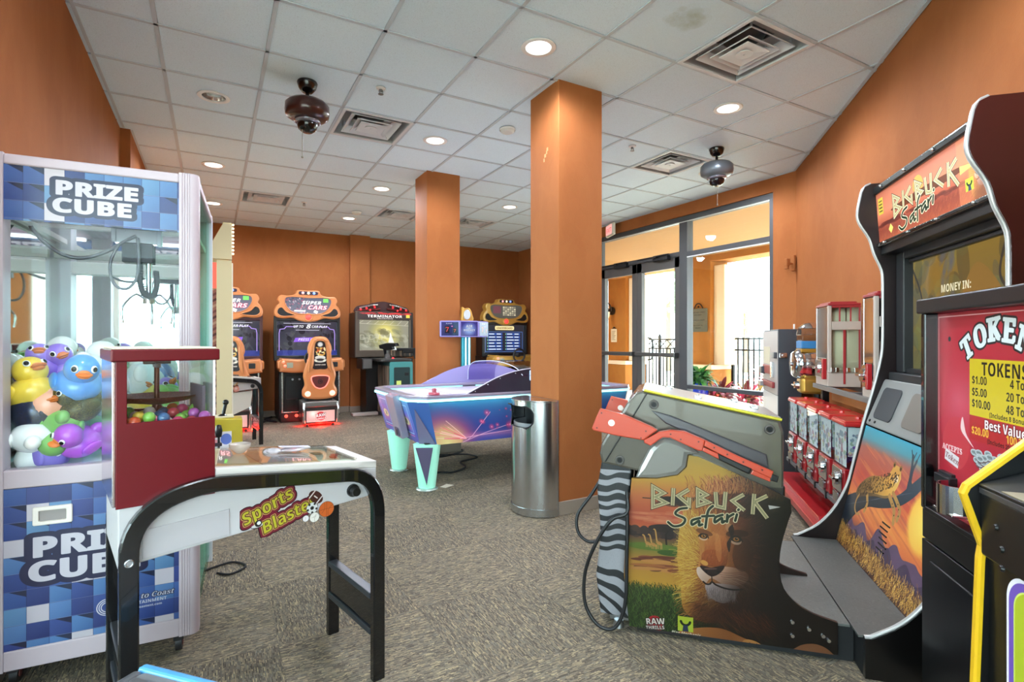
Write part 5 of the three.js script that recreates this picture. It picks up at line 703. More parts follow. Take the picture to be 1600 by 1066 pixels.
// two rifles in the holsters and their cables
{
  const mk = (label, a) => {
    const g = thing('toy_rifle', label, 'light gun', diag(a, 1.38, 0), DT), tr = (q) => mg(q).rotateY(-PI / 2).translate(0.016, 0, -1.38), om = PH(0xb43c22, 0.35, 0, { clearcoat: 0.4 });
    part(g, 'stock', tr(ext([[1.712, 0.977], [1.729, 0.94], [1.747, 0.892], [1.742, 0.883], [1.642, 0.864], [1.528, 0.850], [1.515, 0.862], [1.473, 0.895], [1.495, 0.908], [1.613, 0.956]], 0.036, 0.005)), om);
    part(g, 'receiver', tr(ext([[1.528, 0.852], [1.527, 0.839], [1.5, 0.828], [1.473, 0.85], [1.451, 0.866], [1.423, 0.866], [1.31, 0.818], [1.294, 0.818], [1.284, 0.862], [1.364, 0.895], [1.423, 0.897], [1.467, 0.888]], 0.036, 0.005)), om);
    part(g, 'barrel', tr([ext([[1.288, 0.838], [1.284, 0.862], [1.154, 0.802], [1.028, 0.75], [1.036, 0.722], [1.17, 0.779]], 0.026, 0.004).translate(0, 0, 0.004), ext([[1.296, 0.818], [1.290, 0.834], [1.226, 0.806], [1.232, 0.787]], 0.026, 0.004).translate(0, 0, 0.004), ext([[1.112, 0.735], [1.104, 0.752], [1.034, 0.722], [1.04, 0.708]], 0.022, 0.003).translate(0, 0, 0.006)]), om);
    part(g, 'pump_grip', tr(ext([[1.236, 0.812], [1.232, 0.785], [1.119, 0.733], [1.106, 0.758]], 0.032, 0.006)), black);
    part(g, 'muzzle', tr(ext([[1.036, 0.742], [1.008, 0.73], [1.014, 0.707], [1.042, 0.716]], 0.024, 0.004).translate(0, 0, 0.004)), black);
    part(g, 'badge', tr(cyl(0.014, 0.014, 0.003, 1.663, 0.919, -0.0005, 18, 'z')), S(0xd8c8c0, 0.4, 0.3));
    for (const [n, y] of [[1.705, 0.96], [1.725, 0.895], [1.54, 0.86], [1.52, 0.89], [1.42, 0.882], [1.38, 0.862], [1.31, 0.856], [1.25, 0.835], [1.2, 0.81], [1.14, 0.783], [1.07, 0.756]]) part(g, 'screw', tr(cyl(0.0035, 0.0035, 0.002, n, y, -0.0004, 8, 'z')), S(0x4a1810, 0.5));
    return g;
  };
  mk('orange toy rifle resting in the near holster of the hunting game', 4.235);
  mk('orange toy rifle in the far holster of the hunting game, mostly hidden', 3.70);
  const W = (n, y, a) => diag(a, n, y);
  const cm = S(0x131315, 0.45);
  lone('cable_loop', tube([W(1.60, 0.62, 4.215), W(1.6, 0.53, 4.225), W(1.66, 0.5, 4.23), W(1.738, 0.374, 4.22), W(1.785, 0.228, 4.2), W(1.778, 0.09, 4.2), W(1.72, 0.02, 4.21), W(1.66, 0.018, 4.215), W(1.615, 0.1, 4.215), W(1.6, 0.35, 4.22), W(1.598, 0.6, 4.215)], 0.008, 90), cm, 'black gun cable looping down in front of the zebra-striped end of the hunting game', 'cable');
  lone('cable_loop', tube([W(1.72, 0.63, 3.95), W(1.78, 0.53, 3.97), W(1.85, 0.42, 3.99), W(1.84, 0.34, 4.0), W(1.79, 0.305, 4.0), W(1.73, 0.32, 3.99)], 0.008, 60), cm, 'black gun cable bulging out behind the zebra-striped end toward the orange column', 'cable');
}

// ---------- token changer ----------
{
  const A = 4.74, t = thing('token_machine', 'black token change machine with a red price panel', 'change machine', diag(A, 0.3), DT), tr = (g) => mg(g).translate(-A, 0, -0.3), x0 = 4.42, x1 = 5.06;
  part(t, 'cabinet', tr([b2(x0, x1, 0.03, 1.36, 0.02, 0.545, 0.004), b2(x0, x1, 0.6, 0.7, 0.5, 0.595, 0.004)]), black);
  part(t, 'frame_post', tr(b2(x0, x0 + 0.028, 0.7, 1.365, 0.5, 0.6, 0.006)), blackGloss); part(t, 'frame_post', tr(b2(x1 - 0.028, x1, 0.7, 1.365, 0.5, 0.6, 0.006)), blackGloss);
  part(t, 'top_slab', tr(b2(x0 - 0.006, x1 + 0.006, 1.363, 1.412, 0.02, 0.612, 0.008, 2)), S(0x101114, 0.35));
  part(t, 'frame_sill', tr(b2(x0 + 0.028, x1 - 0.028, 0.695, 0.712, 0.5, 0.6, 0.003)), black);
  part(t, 'lower_panel', tr([b2(x0, x1, 0.03, 0.595, 0.4, 0.596, 0.003)]), S(0x0c0c0e, 0.32));
  part(t, 'lower_door', tr(b2(x0 + 0.065, x1 - 0.065, 0.06, 0.54, 0.59, 0.602, 0.004)), S(0x0e0e11, 0.3));
  part(t, 'base', tr(b2(x0 + 0.03, x1 - 0.03, 0, 0.03, 0.05, 0.56, 0)), black);
  const px = 1700, tx = tex(992, 1122, (g, w, h) => {
    const X = (a) => (a - 4.448) * px, Y = (y) => (1.362 - y) * px;
    g.fillStyle = '#b02636'; g.fillRect(0, 0, w, h); g.fillStyle = rgrad(g, 220, 480, 420, [[0, 'rgba(226,110,130,.55)'], [1, 'rgba(190,40,60,0)']]); g.fillRect(0, 0, w, h);
    g.strokeStyle = '#efb9bb'; g.lineWidth = 5; g.strokeRect(12, 22, w - 24, h - 44);
    g.fillStyle = '#c23a44'; g.beginPath(); g.ellipse(X(4.56), Y(0.94), 130, 150, 0.4, 0, 7); g.fill(); g.fillStyle = '#e4c0c0'; curve(g, [[X(4.6), Y(1.03)], [X(4.62), Y(0.98)], [X(4.66), Y(0.945)], [X(4.63), Y(0.96)], [X(4.59), Y(0.99)]]); g.fill();
    'TOKENS'.split('').forEach((c, i) => { const u = i / 5, a = 4.625 + u * 0.335, y = 1.24 + 0.062 * Math.sin(PI * Math.min(1, u * 1.0 + 0.04)); txt(g, c, X(a), Y(y), 150, '#d9e4e6', { font: 'serif', rot: (u - 0.5) * 1.1, lines: [['#1c2326', 34], ['#d9e4e6', 12]] }); });
    txt(g, '✶', X(4.523), Y(1.275), 60, '#f0d8d8', { lines: [['#301016', 6]] }); disc(g, X(4.523), Y(1.275), 14, '#20262a');
    const bx0 = X(4.638), bx1 = X(4.965); g.fillStyle = '#cdb51e'; g.fillRect(bx0, Y(1.215), bx1 - bx0, Y(1.043) - Y(1.215)); g.fillStyle = '#b32a2c'; g.fillRect(bx0, Y(1.043), bx1 - bx0, Y(0.968) - Y(1.043));
    txt(g, 'TOKENS', X(4.802), Y(1.186), 92, '#14120a');
    [['$1.00', '4 Tokens', 1.151], ['$5.00', '20 Tokens', 1.115], ['$10.00', '48 Tokens', 1.08]].forEach(([p, q, y]) => { txt(g, p, X(4.65), Y(y), 58, '#14120a', { align: 'left', sx: 0.9 }); txt(g, q, X(4.96), Y(y), 58, '#14120a', { align: 'right', sx: 0.9 }); });
    txt(g, '(Includes 8 Bonus)', X(4.82), Y(1.055), 32, '#14120a'); txt(g, 'Best Value!', X(4.81), Y(1.024), 62, '#f4ecea', { lines: [['#5a1014', 8]] });
    txt(g, '$20.00', X(4.648), Y(0.998), 54, '#e8b83a', { align: 'left', sx: 0.9 }); txt(g, '100 Tokens', X(4.962), Y(0.998), 54, '#e8b83a', { align: 'right', sx: 0.88 }); txt(g, '(Includes 20 Bonus)', X(4.81), Y(0.977), 30, '#14100c');
    txt(g, 'ACCEPTS', X(4.538), Y(0.919), 44, '#f0e0e0', { font: 'serif' }); g.fillStyle = '#d7d2d4'; g.save(); g.translate(X(4.536), Y(0.887)); g.rotate(0.2); g.fillRect(-70, -32, 140, 64); txt(g, 'Token', 0, 0, 44, '#7a2a34', { font: 'serif', style: 'italic bold' }); g.restore();
    seed = 3; for (let i = 0; i < 26; i++) { const a = X(4.655 + rnd() * 0.2), b = Y(0.875 + rnd() * 0.075); oval(g, a, b + 5, 32, 17, 0, '#5a3238'); oval(g, a, b, 32, 17, 0, '#b9c3c6'); oval(g, a, b, 24, 11, 0, '#8d999c'); txt(g, 'TOKEN', a, b, 11, '#3a4245'); }
  });
  part(t, 'price_panel', tr(sheet(rect(4.448, 0.712, 5.032, 1.362), 0.006).translate(0, 0, 0.555)), print(tx, 0.3));
  const slot = part(t, 'bill_slot', tr([b2(4.475, 4.57, 0.806, 0.836, 0.557, 0.585, 0.004), b2(4.48, 4.56, 0.83, 0.845, 0.557, 0.575, 0.003)]), S(0x17181b, 0.4)); part(slot, 'slot_label', tr(b2(4.48, 4.565, 0.735, 0.802, 0.558, 0.566, 0.002)), S(0xb9b9b9, 0.5, 0, { map: tex(128, 100, (g, w, h) => { g.fillStyle = '#c9c9c9'; g.fillRect(0, 0, w, h); noisePx(g, w, h, 700, 1, ['#222', '#666']); }) }));
  part(t, 'coin_cup', tr([ext(new THREE.Shape([...Array.from({ length: 21 }, (_, i) => { const q = PI * i / 20; return new THREE.Vector2(4.62 + 0.06 * Math.cos(q), -0.075 * Math.sin(q)); }), ...Array.from({ length: 21 }, (_, i) => { const q = PI * (20 - i) / 20; return new THREE.Vector2(4.62 + 0.055 * Math.cos(q), -0.07 * Math.sin(q)); })]), 0.09).rotateX(-PI / 2).translate(0, 0.74, 0.56), bx(0.115, 0.008, 0.07, 4.62, 0.744, 0.59, 0.003)]), S(0xc4c6ca, 0.15, 1));
}
// ---------- cabinet with yellow edging ----------
{
  const A = 5.41, t = thing('upright_arcade_cabinet', 'black upright arcade cabinet with yellow edge molding', 'arcade game', diag(A, 0.4), DT), tr = (g) => mg(g).translate(-A, 0, -0.4);
  const prof = [[0.02, 0], [0.772, 0], [0.774, 0.488], [0.764, 0.777], [0.76, 0.806], [0.785, 0.885], [0.797, 0.923], [0.79, 0.94], [0.677, 1.045], [0.42, 1.30], [0.40, 1.62], [0.56, 1.72], [0.56, 1.95], [0.02, 1.95]];
  for (const a of [5.1, 5.70]) {
    const p = part(t, 'side_panel', tr(mg(ext(prof, 0.02, 0.001)).rotateY(-PI / 2).translate(a + 0.02, 0, 0)), black);
    const edge = prof.slice(1, 13), W = 0.0135, pos = [], idx = []; edge.forEach(([n, y], i) => { const q0 = edge[Math.max(0, i - 1)], q1 = edge[Math.min(edge.length - 1, i + 1)], l = Math.hypot(q1[0] - q0[0], q1[1] - q0[1]), ny = -(q1[0] - q0[0]) / l, nn = (q1[1] - q0[1]) / l; for (const [s, k] of [[-W, -0.004], [-W, 0.003], [-0.006, 0.006], [0.006, 0.006], [W, 0.003], [W, -0.004]]) pos.push(a + 0.01 + s, y + ny * k, n + nn * k); if (i) for (let k = 0; k < 5; k++) { const b = (i - 1) * 6 + k; idx.push(b, b + 1, b + 6, b + 1, b + 7, b + 6); } });
    let g = new THREE.BufferGeometry(); g.setAttribute('position', new THREE.Float32BufferAttribute(pos, 3)); g.setIndex(idx); g = g.toNonIndexed(); g.computeVertexNormals();
    part(p, 'edge_molding', tr(g), new THREE.MeshPhysicalMaterial({ color: 0xdcae1c, roughness: 0.3, clearcoat: 0.5, side: THREE.DoubleSide }));
  }
  part(t, 'front_panel', tr([b2(5.12, 5.70, 0.0, 0.8, 0.70, 0.752, 0.003), b2(5.12, 5.70, 0.79, 0.93, 0.62, 0.768, 0.006)]), S(0x0b0b0d, 0.35));
  part(t, 'control_panel', tr([ext([[5.122, 0], [5.70, 0], [5.70, 0.2], [5.122, 0.2]], 0.015, 0.003).rotateX(-PI / 2 + 0.35).translate(0, 0.935, 0.768)]), S(0x161618, 0.4)); part(t, 'panel_overlay', tr([ext([[5.20, 0.004], [5.69, 0.004], [5.69, 0.05], [5.24, 0.03]], 0.017, 0.002).rotateX(-PI / 2 + 0.35).translate(0, 0.936, 0.768)]), S(0x9a8f78, 0.4, 0.2));
  part(t, 'control_rail', tr(b2(5.122, 5.70, 0.928, 0.942, 0.755, 0.772, 0.003)), S(0x55555a, 0.3, 0.6));
  part(t, 'cabinet_back', tr([b2(5.12, 5.70, 0, 1.93, 0.03, 0.05, 0), b2(5.12, 5.70, 1.0, 1.6, 0.3, 0.35, 0), b2(5.12, 5.70, 1.62, 1.93, 0.35, 0.52, 0.004)]), black);
  for (const [a, y] of [[5.18, 0.87], [5.2, 0.83], [5.2, 0.79]]) part(t, 'carriage_bolt', tr(cyl(0.006, 0.008, 0.006, a, y, 0.770, 10, 'z')), black);
  const art = tex(512, 800, (g, w, h) => { g.fillStyle = '#e9e6f4'; g.fillRect(0, 0, w, h); const rb = (m, c) => { g.fillStyle = c; g.beginPath(); g.roundRect(m, m, w - 2 * m, h - 2 * m, 70 - m * 0.5); g.fill(); }; rb(8, '#6a4fb0'); rb(26, '#cfe06a'); rb(30, '#a9b72a'); });
  part(t, 'front_artwork', tr(uvbb(ext(rrect(5.19, 0.14, 5.64, 0.785, 0.055), 0.003)).translate(0, 0, 0.752)), print(art, 0.35));
}
// ---------- vending machines along the diagonal wall ----------
const vRed = PH(0xa81c22, 0.3, 0, { clearcoat: 0.6 }), clearP = pane(0xf6fafa, { specularIntensity: 0.4 }), metalGrey = S(0x7c8084, 0.35, 0.7);
const candy = [0xe05a6a, 0xe8c04a, 0x5a8ad0, 0x6ab86a, 0xc070c0, 0xf0e8e0, 0xe88a4a, 0x8a5ab0].map((c) => PH(c, 0.4, 0, { clearcoat: 0.3 }));
{ // stand that carries the lower row
  const A = 2.36, t = thing('vending_stand', 'black vending rack on a wide red wheeled base under the candy heads', 'rack', diag(A, 0.3), DT), tr = (g) => mg(g).translate(-A, 0, -0.3);
  part(t, 'wheeled_base', tr([ext(rrect(1.35, -0.52, 2.85, -0.08, 0.06), 0.05, 0.008).rotateX(-PI / 2).translate(0, 0.05, 0), ext([[1.4, 0.1], [2.8, 0.1], [2.72, 0.135], [1.48, 0.135]], 0.36, 0.004).translate(0, 0, 0.12)]), vRed);
  for (const [a, n] of [[1.45, 0.45], [2.15, 0.47], [2.75, 0.45], [1.45, 0.15], [2.75, 0.15]]) part(t, 'caster', tr(cyl(0.024, 0.024, 0.022, a, 0.024, n, 16, 'x')), rubber);
  part(t, 'post', tr([b2(1.75, 1.8, 0.13, 0.95, 0.16, 0.21, 0.004)]), black); part(t, 'post', tr([b2(2.8, 2.85, 0.1, 0.95, 0.16, 0.21, 0.004)]), black);
  part(t, 'crossbar', tr([b2(1.35, 2.9, 0.16, 0.185, 0.25, 0.28, 0.004)]), black);
  part(t, 'lower_rail', tr([b2(1.6, 3.1, 0.262, 0.292, 0.405, 0.43, 0.004)]), metalGrey); part(t, 'lower_rail', tr([b2(1.6, 3.1, 0.262, 0.285, 0.18, 0.205, 0.004)]), metalGrey);
  for (const a of [1.62, 1.95, 2.24, 2.53, 2.83, 3.08]) part(t, 'cross_rail', tr(b2(a - 0.015, a + 0.015, 0.262, 0.285, 0.2, 0.41, 0.002)), metalGrey);
  for (let i = 0; i < 6; i++) part(t, 'rail_clip', tr(b2(1.7 + i * 0.25, 1.725 + i * 0.25, 0.255, 0.298, 0.4, 0.437, 0.003)), black);
  part(t, 'upper_rail', tr([b2(1.88, 3.1, 0.905, 0.94, 0.275, 0.3, 0.004), b2(1.88, 3.1, 0.905, 0.935, 0.07, 0.09, 0.004), b2(1.88, 1.91, 0.905, 0.935, 0.09, 0.275, 0.003), b2(2.6, 2.63, 0.905, 0.935, 0.09, 0.275, 0.003)]), metalGrey);
  part(t, 'back_plate', tr(b2(2.0, 2.8, 0.82, 0.9, 0.18, 0.2, 0.003)), S(0x8a5a26, 0.5));
}
function head(label) {
  const t = thing('candy_vending_head', label, 'vending machine', [0, 0, 0], DT, 'row of red-lidded candy vending heads'), w = 0.115, d = 0.105;
  part(t, 'lid', [b2(-w - 0.006, w + 0.006, 0.475, 0.5, -d - 0.006, d + 0.006, 0.008, 2), ext(rect(-w, -d, w, d), 0.012, 0.005).rotateX(-PI / 2).translate(0, 0.497, 0), cyl(0.014, 0.016, 0.016, 0, 0.515, 0, 14)], PH(0xc02a28, 0.3, 0, { clearcoat: 0.6 }));
  part(t, 'clear_bin', [b2(-w, w, 0.225, 0.475, d - 0.004, d, 0), b2(-w, w, 0.225, 0.475, -d, -d + 0.004, 0), b2(-w, -w + 0.004, 0.225, 0.475, -d + 0.004, d - 0.004, 0), b2(w - 0.004, w, 0.225, 0.475, -d + 0.004, d - 0.004, 0)], clearP);
  const card = tex(128, 160, (g, ww, h) => { seed = (used.get('candy_vending_head') ?? 1) * 91; g.fillStyle = '#e4e6e8'; g.fillRect(0, 0, ww, h); for (let i = 0; i < 55; i++) disc(g, rnd() * ww, h * 0.15 + rnd() * h * 0.8, 4 + rnd() * 9, ['#b9a9b0', '#9aa6b4', '#d9c9a0', '#a8b8a0', '#c08a98', '#e6e6e6', '#7a8498'][(rnd() * 7) | 0]); });
  part(t, 'display_card', sheet(rect(-w + 0.01, 0.235, w - 0.01, 0.47), 0.002).translate(0, 0, d - 0.012), S(0xffffff, 0.6, 0, { map: card })); part(t, 'display_card', sheet(rect(-d + 0.02, 0.3, d - 0.06, 0.47), 0.002).rotateY(PI / 2).translate(w - 0.012, 0, 0), S(0xffffff, 0.6, 0, { map: card }));
  const fill = []; for (let i = 0; i < 60; i++) fill.push(new THREE.IcosahedronGeometry(0.019, 1).translate(rr(-0.09, 0.09), 0.245 + rr(0, 0.14), rr(-0.08, 0.06))); const f = part(t, 'toy_filling', fill, candy[(used.get('candy_vending_head') * 3) % 8]); f.userData.kind = 'stuff';
  part(t, 'base', [b2(-w, w, 0.0, 0.225, -d, d, 0.006)], vRed);
  const m = part(t, 'coin_mechanism', [ext(rrect(-0.085, 0.075, 0.085, 0.215, 0.02), 0.012, 0.004).translate(0, 0, d), cyl(0.038, 0.042, 0.02, 0, 0.15, d + 0.018, 20, 'z'), bx(0.07, 0.016, 0.02, 0, 0.15, d + 0.036, 0.005)], chrome);
  part(m, 'chute_door', [ext(rrect(-0.05, 0.008, 0.05, 0.07, 0.015), 0.02, 0.005).translate(0, 0, d)], S(0xb9bcc0, 0.2, 1));
  return t;
}
['candy vending head with red lid at the window end of the lower row', 'second candy vending head from the window end of the lower row', 'middle candy vending head of the lower row', 'fourth candy vending head from the window end of the lower row', 'candy vending head with red lid beside the hunting game, at the row end'].forEach((l, i) => head(l).position.set(...diag(1.755 + i * 0.293, 0.315, 0.292)));
function tower(label, a0, a1, bins) {
  const A = (a0 + a1) / 2, t = thing('tall_vending_machine', label, 'vending machine', diag(A, 0.19, 0.94), DT), w = (a1 - a0) / 2, d = 0.105, H1 = 0.585, r = S(0x9c2c30, 0.35), be = S(0xb5a79c, 0.4);
  part(t, 'top_cap', [b2(-w, w, H1, H1 + 0.018, -d, d, 0.006), b2(-w + 0.02, w - 0.02, H1 + 0.018, H1 + 0.03, -d + 0.02, d - 0.02, 0.004)], r);
  part(t, 'base_box', b2(-w, w, 0, 0.1, -d, d, 0.005), be);
  part(t, 'frame_post', b2(-w, -w + 0.02, 0.1, H1, d - 0.02, d, 0.005), chrome); part(t, 'frame_post', b2(w - 0.025, w, 0.1, H1, d - 0.025, d, 0.006), be); part(t, 'frame_post', b2(w - 0.014, w, 0.1, H1, -d, -d + 0.014, 0.003), r); part(t, 'frame_post', b2(-w, -w + 0.014, 0.1, H1, -d, -d + 0.014, 0.003), r);
  part(t, 'side_band', b2(w - 0.012, w + 0.002, 0.41, 0.47, -d, d - 0.026, 0.003), be); part(t, 'side_band', b2(w - 0.012, w + 0.001, 0.57, 0.585, -d, d - 0.026, 0.003), r);
  part(t, 'side_mullion', b2(w - 0.01, w + 0.002, 0.02, 0.41, -0.008, 0.008, 0.002), r);
  for (const z of [-0.04, 0.03]) part(t, 'side_mullion', b2(w - 0.01, w + 0.001, 0.47, 0.57, z - 0.005, z + 0.005, 0.002), r);
  part(t, 'side_pane', b2(w - 0.008, w - 0.004, 0.1, H1, -d + 0.014, d - 0.025, 0), pane(0xf2f2ec)); part(t, 'back_panel', b2(-w + 0.01, -w + 0.014, 0.1, H1, -d + 0.01, d - 0.01, 0), S(0xd8d4cc, 0.15, 0.8)); part(t, 'back_panel', b2(-w, w, 0.1, H1, -d, -d + 0.006, 0), S(0xc9c5ba, 0.3, 0.4));
  part(t, 'front_window', ext(rrect(-w + 0.02, 0.2, w - 0.025, 0.58, 0.02), 0.01, 0.003).translate(0, 0, d - 0.012), S(0xe6e8ea, 0.1, 1));
  const m = part(t, 'coin_mechanism', [ext(rrect(-w + 0.03, 0.06, w - 0.06, 0.19, 0.015), 0.014, 0.004).translate(0, 0, d), cyl(0.04, 0.045, 0.022, -0.02, 0.13, d + 0.02, 18, 'z'), bx(0.07, 0.016, 0.024, -0.02, 0.13, d + 0.04, 0.005)], chrome); part(m, 'mechanism_cover', b2(w - 0.055, w - 0.028, 0.05, 0.2, d, d + 0.03, 0.006), vRed);
  for (const z of [-0.07, -0.02, 0.05, 0.08]) part(t, 'side_lock', b2(w - 0.004, w + 0.02, 0.105, 0.14, z - 0.012, z + 0.012, 0.004), chrome);
  for (let i = 0; i < bins; i++) { const b = part(t, 'plush_prize', [ball(0.045, -0.04 + (i % 2) * 0.07, 0.15 + (i >> 1) * 0.07, 0.01 - (i % 3) * 0.03, 14, 10)], candy[(i * 3 + 2) % 8]); }
  return t;
}
tower('tall red-framed vending machine with mirrored front standing above the candy row', 1.95, 2.26, 0);
tower('tall red-topped vending machine with plush prizes, partly hidden by the hunting game', 2.93, 3.12, 5);
{ // chrome gumball machine
  const A = 1.42, t = thing('gumball_machine', 'chrome drum gumball machine with a glass dome and gold base', 'gumball machine', diag(A + 0.06, 0.215), DT); t.scale.set(1.12, 1, 1.12);
  part(t, 'stand', [cyl(0.03, 0.03, 0.8, 0, 0.43, -0.05, 16), lathe([[0, 0.0], [0.12, 0.0], [0.11, 0.015], [0.03, 0.035], [0, 0.035]], 24, 0, 0, -0.05)], black);
  part(t, 'gold_base', [b2(-0.075, 0.085, 0.82, 0.96, -0.075, 0.085, 0.03, 3), ext([[-0.075, 0.95], [0.085, 0.95], [0.05, 0.985], [-0.04, 0.985]], 0.12, 0.006).translate(0, 0, -0.06)], S(0xd2a850, 0.3, 0.7));
  part(t, 'dispenser', [cyl(0.03, 0.035, 0.03, 0, 0.89, 0.1, 18, 'z'), bx(0.08, 0.014, 0.016, 0, 0.89, 0.12, 0.004)], chrome);
  part(t, 'drum', [lathe([[0, -0.12], [0.08, -0.118], [0.1, -0.1], [0.108, -0.07], [0.102, -0.062], [0.108, -0.05], [0.112, 0], [0.108, 0.05], [0.102, 0.062], [0.108, 0.07], [0.1, 0.1], [0.08, 0.118], [0, 0.12]], 40).scale(1.2, 1.1, 1.2).rotateX(PI / 2).translate(0, 1.07, 0)], chrome);
  part(t, 'drum_knob', [tor(0.05, 0.007, 0, 1.07, 0.122, 'z'), cyl(0.015, 0.02, 0.03, 0, 1.07, 0.13, 14, 'z'), bx(0.1, 0.012, 0.01, 0, 1.07, 0.13, 0.003)], S(0x9a9da2, 0.2, 1));
  part(t, 'gold_band', b2(-0.085, 0.085, 1.175, 1.205, -0.085, 0.085, 0.006), S(0xb98a34, 0.35, 0.6)); part(t, 'blue_band', b2(-0.083, 0.083, 1.205, 1.27, -0.083, 0.083, 0.006), S(0x2f78b0, 0.4));
  part(t, 'glass_dome', [b2(-0.08, 0.08, 1.27, 1.33, -0.08, 0.08, 0.01), lathe([[0.0, 1.42], [0.05, 1.41], [0.09, 1.37], [0.1, 1.32]], 28)], pane(0xf0f4f4));
  part(t, 'chrome_cap', [lathe([[0.0, 1.432], [0.055, 1.42], [0.095, 1.378], [0.088, 1.378], [0.05, 1.412], [0, 1.424]], 28)], chrome);
}
{ // grey coin-operated box at the corner
  const A = 0.53, t = thing('coin_box', 'tall dark grey metal vending box with pale slotted front beside the window', 'vending machine', diag(A, 0.26), DT), x0 = -0.37, x1 = 0.37, zf = 0.1;
  part(t, 'body', b2(x0, x1, 0.0, 1.385, -0.11, zf - 0.004, 0.006), S(0x45484f, 0.4, 0.4));
  part(t, 'front_plate', [b2(x0, x1, 0.74, 1.37, zf - 0.004, zf + 0.004, 0.003)], S(0xb9b0ac, 0.4, 0.2)); part(t, 'front_plate', [b2(x0, x1, 0.02, 0.735, zf - 0.004, zf + 0.002, 0.003)], S(0xd6d4d4, 0.4, 0.2));
  part(t, 'notice', b2(-0.29, 0.02, 1.03, 1.21, zf + 0.004, zf + 0.008, 0.001), S(0xd8cdb0, 0.6));
  part(t, 'coin_panel', [b2(-0.3, 0.12, 0.93, 1.02, zf + 0.004, zf + 0.02, 0.004)], S(0xa4524a, 0.4)); part(t, 'coin_handle', [b2(-0.37, -0.2, 0.92, 1.0, zf + 0.01, zf + 0.05, 0.006)], S(0x4c4e56, 0.3, 0.6)); part(t, 'coin_handle', [b2(0.16, 0.22, 0.9, 1.06, zf + 0.004, zf + 0.03, 0.006)], chrome);
  part(t, 'dispenser_mouth', [b2(-0.25, 0.26, 0.8, 0.86, zf + 0.004, zf + 0.03, 0.006)], S(0x8a2f30, 0.4)); part(t, 'dispenser_tray', b2(-0.33, -0.2, 0.79, 0.84, zf, zf + 0.06, 0.004), steel);
  part(t, 'lock', [b2(0.25, 0.36, 1.1, 1.16, zf, zf + 0.035, 0.006)], S(0x6a6a6e, 0.3, 0.8)); part(t, 'hasp', [b2(x1, x1 + 0.02, 1.105, 1.155, 0.02, 0.09, 0.006), cyl(0.014, 0.014, 0.03, x1 + 0.02, 1.13, 0.05, 14, 'x')], chrome);
  part(t, 'antenna_stub', cyl(0.008, 0.008, 0.05, 0.3, 1.41, -0.06, 10), white);
}

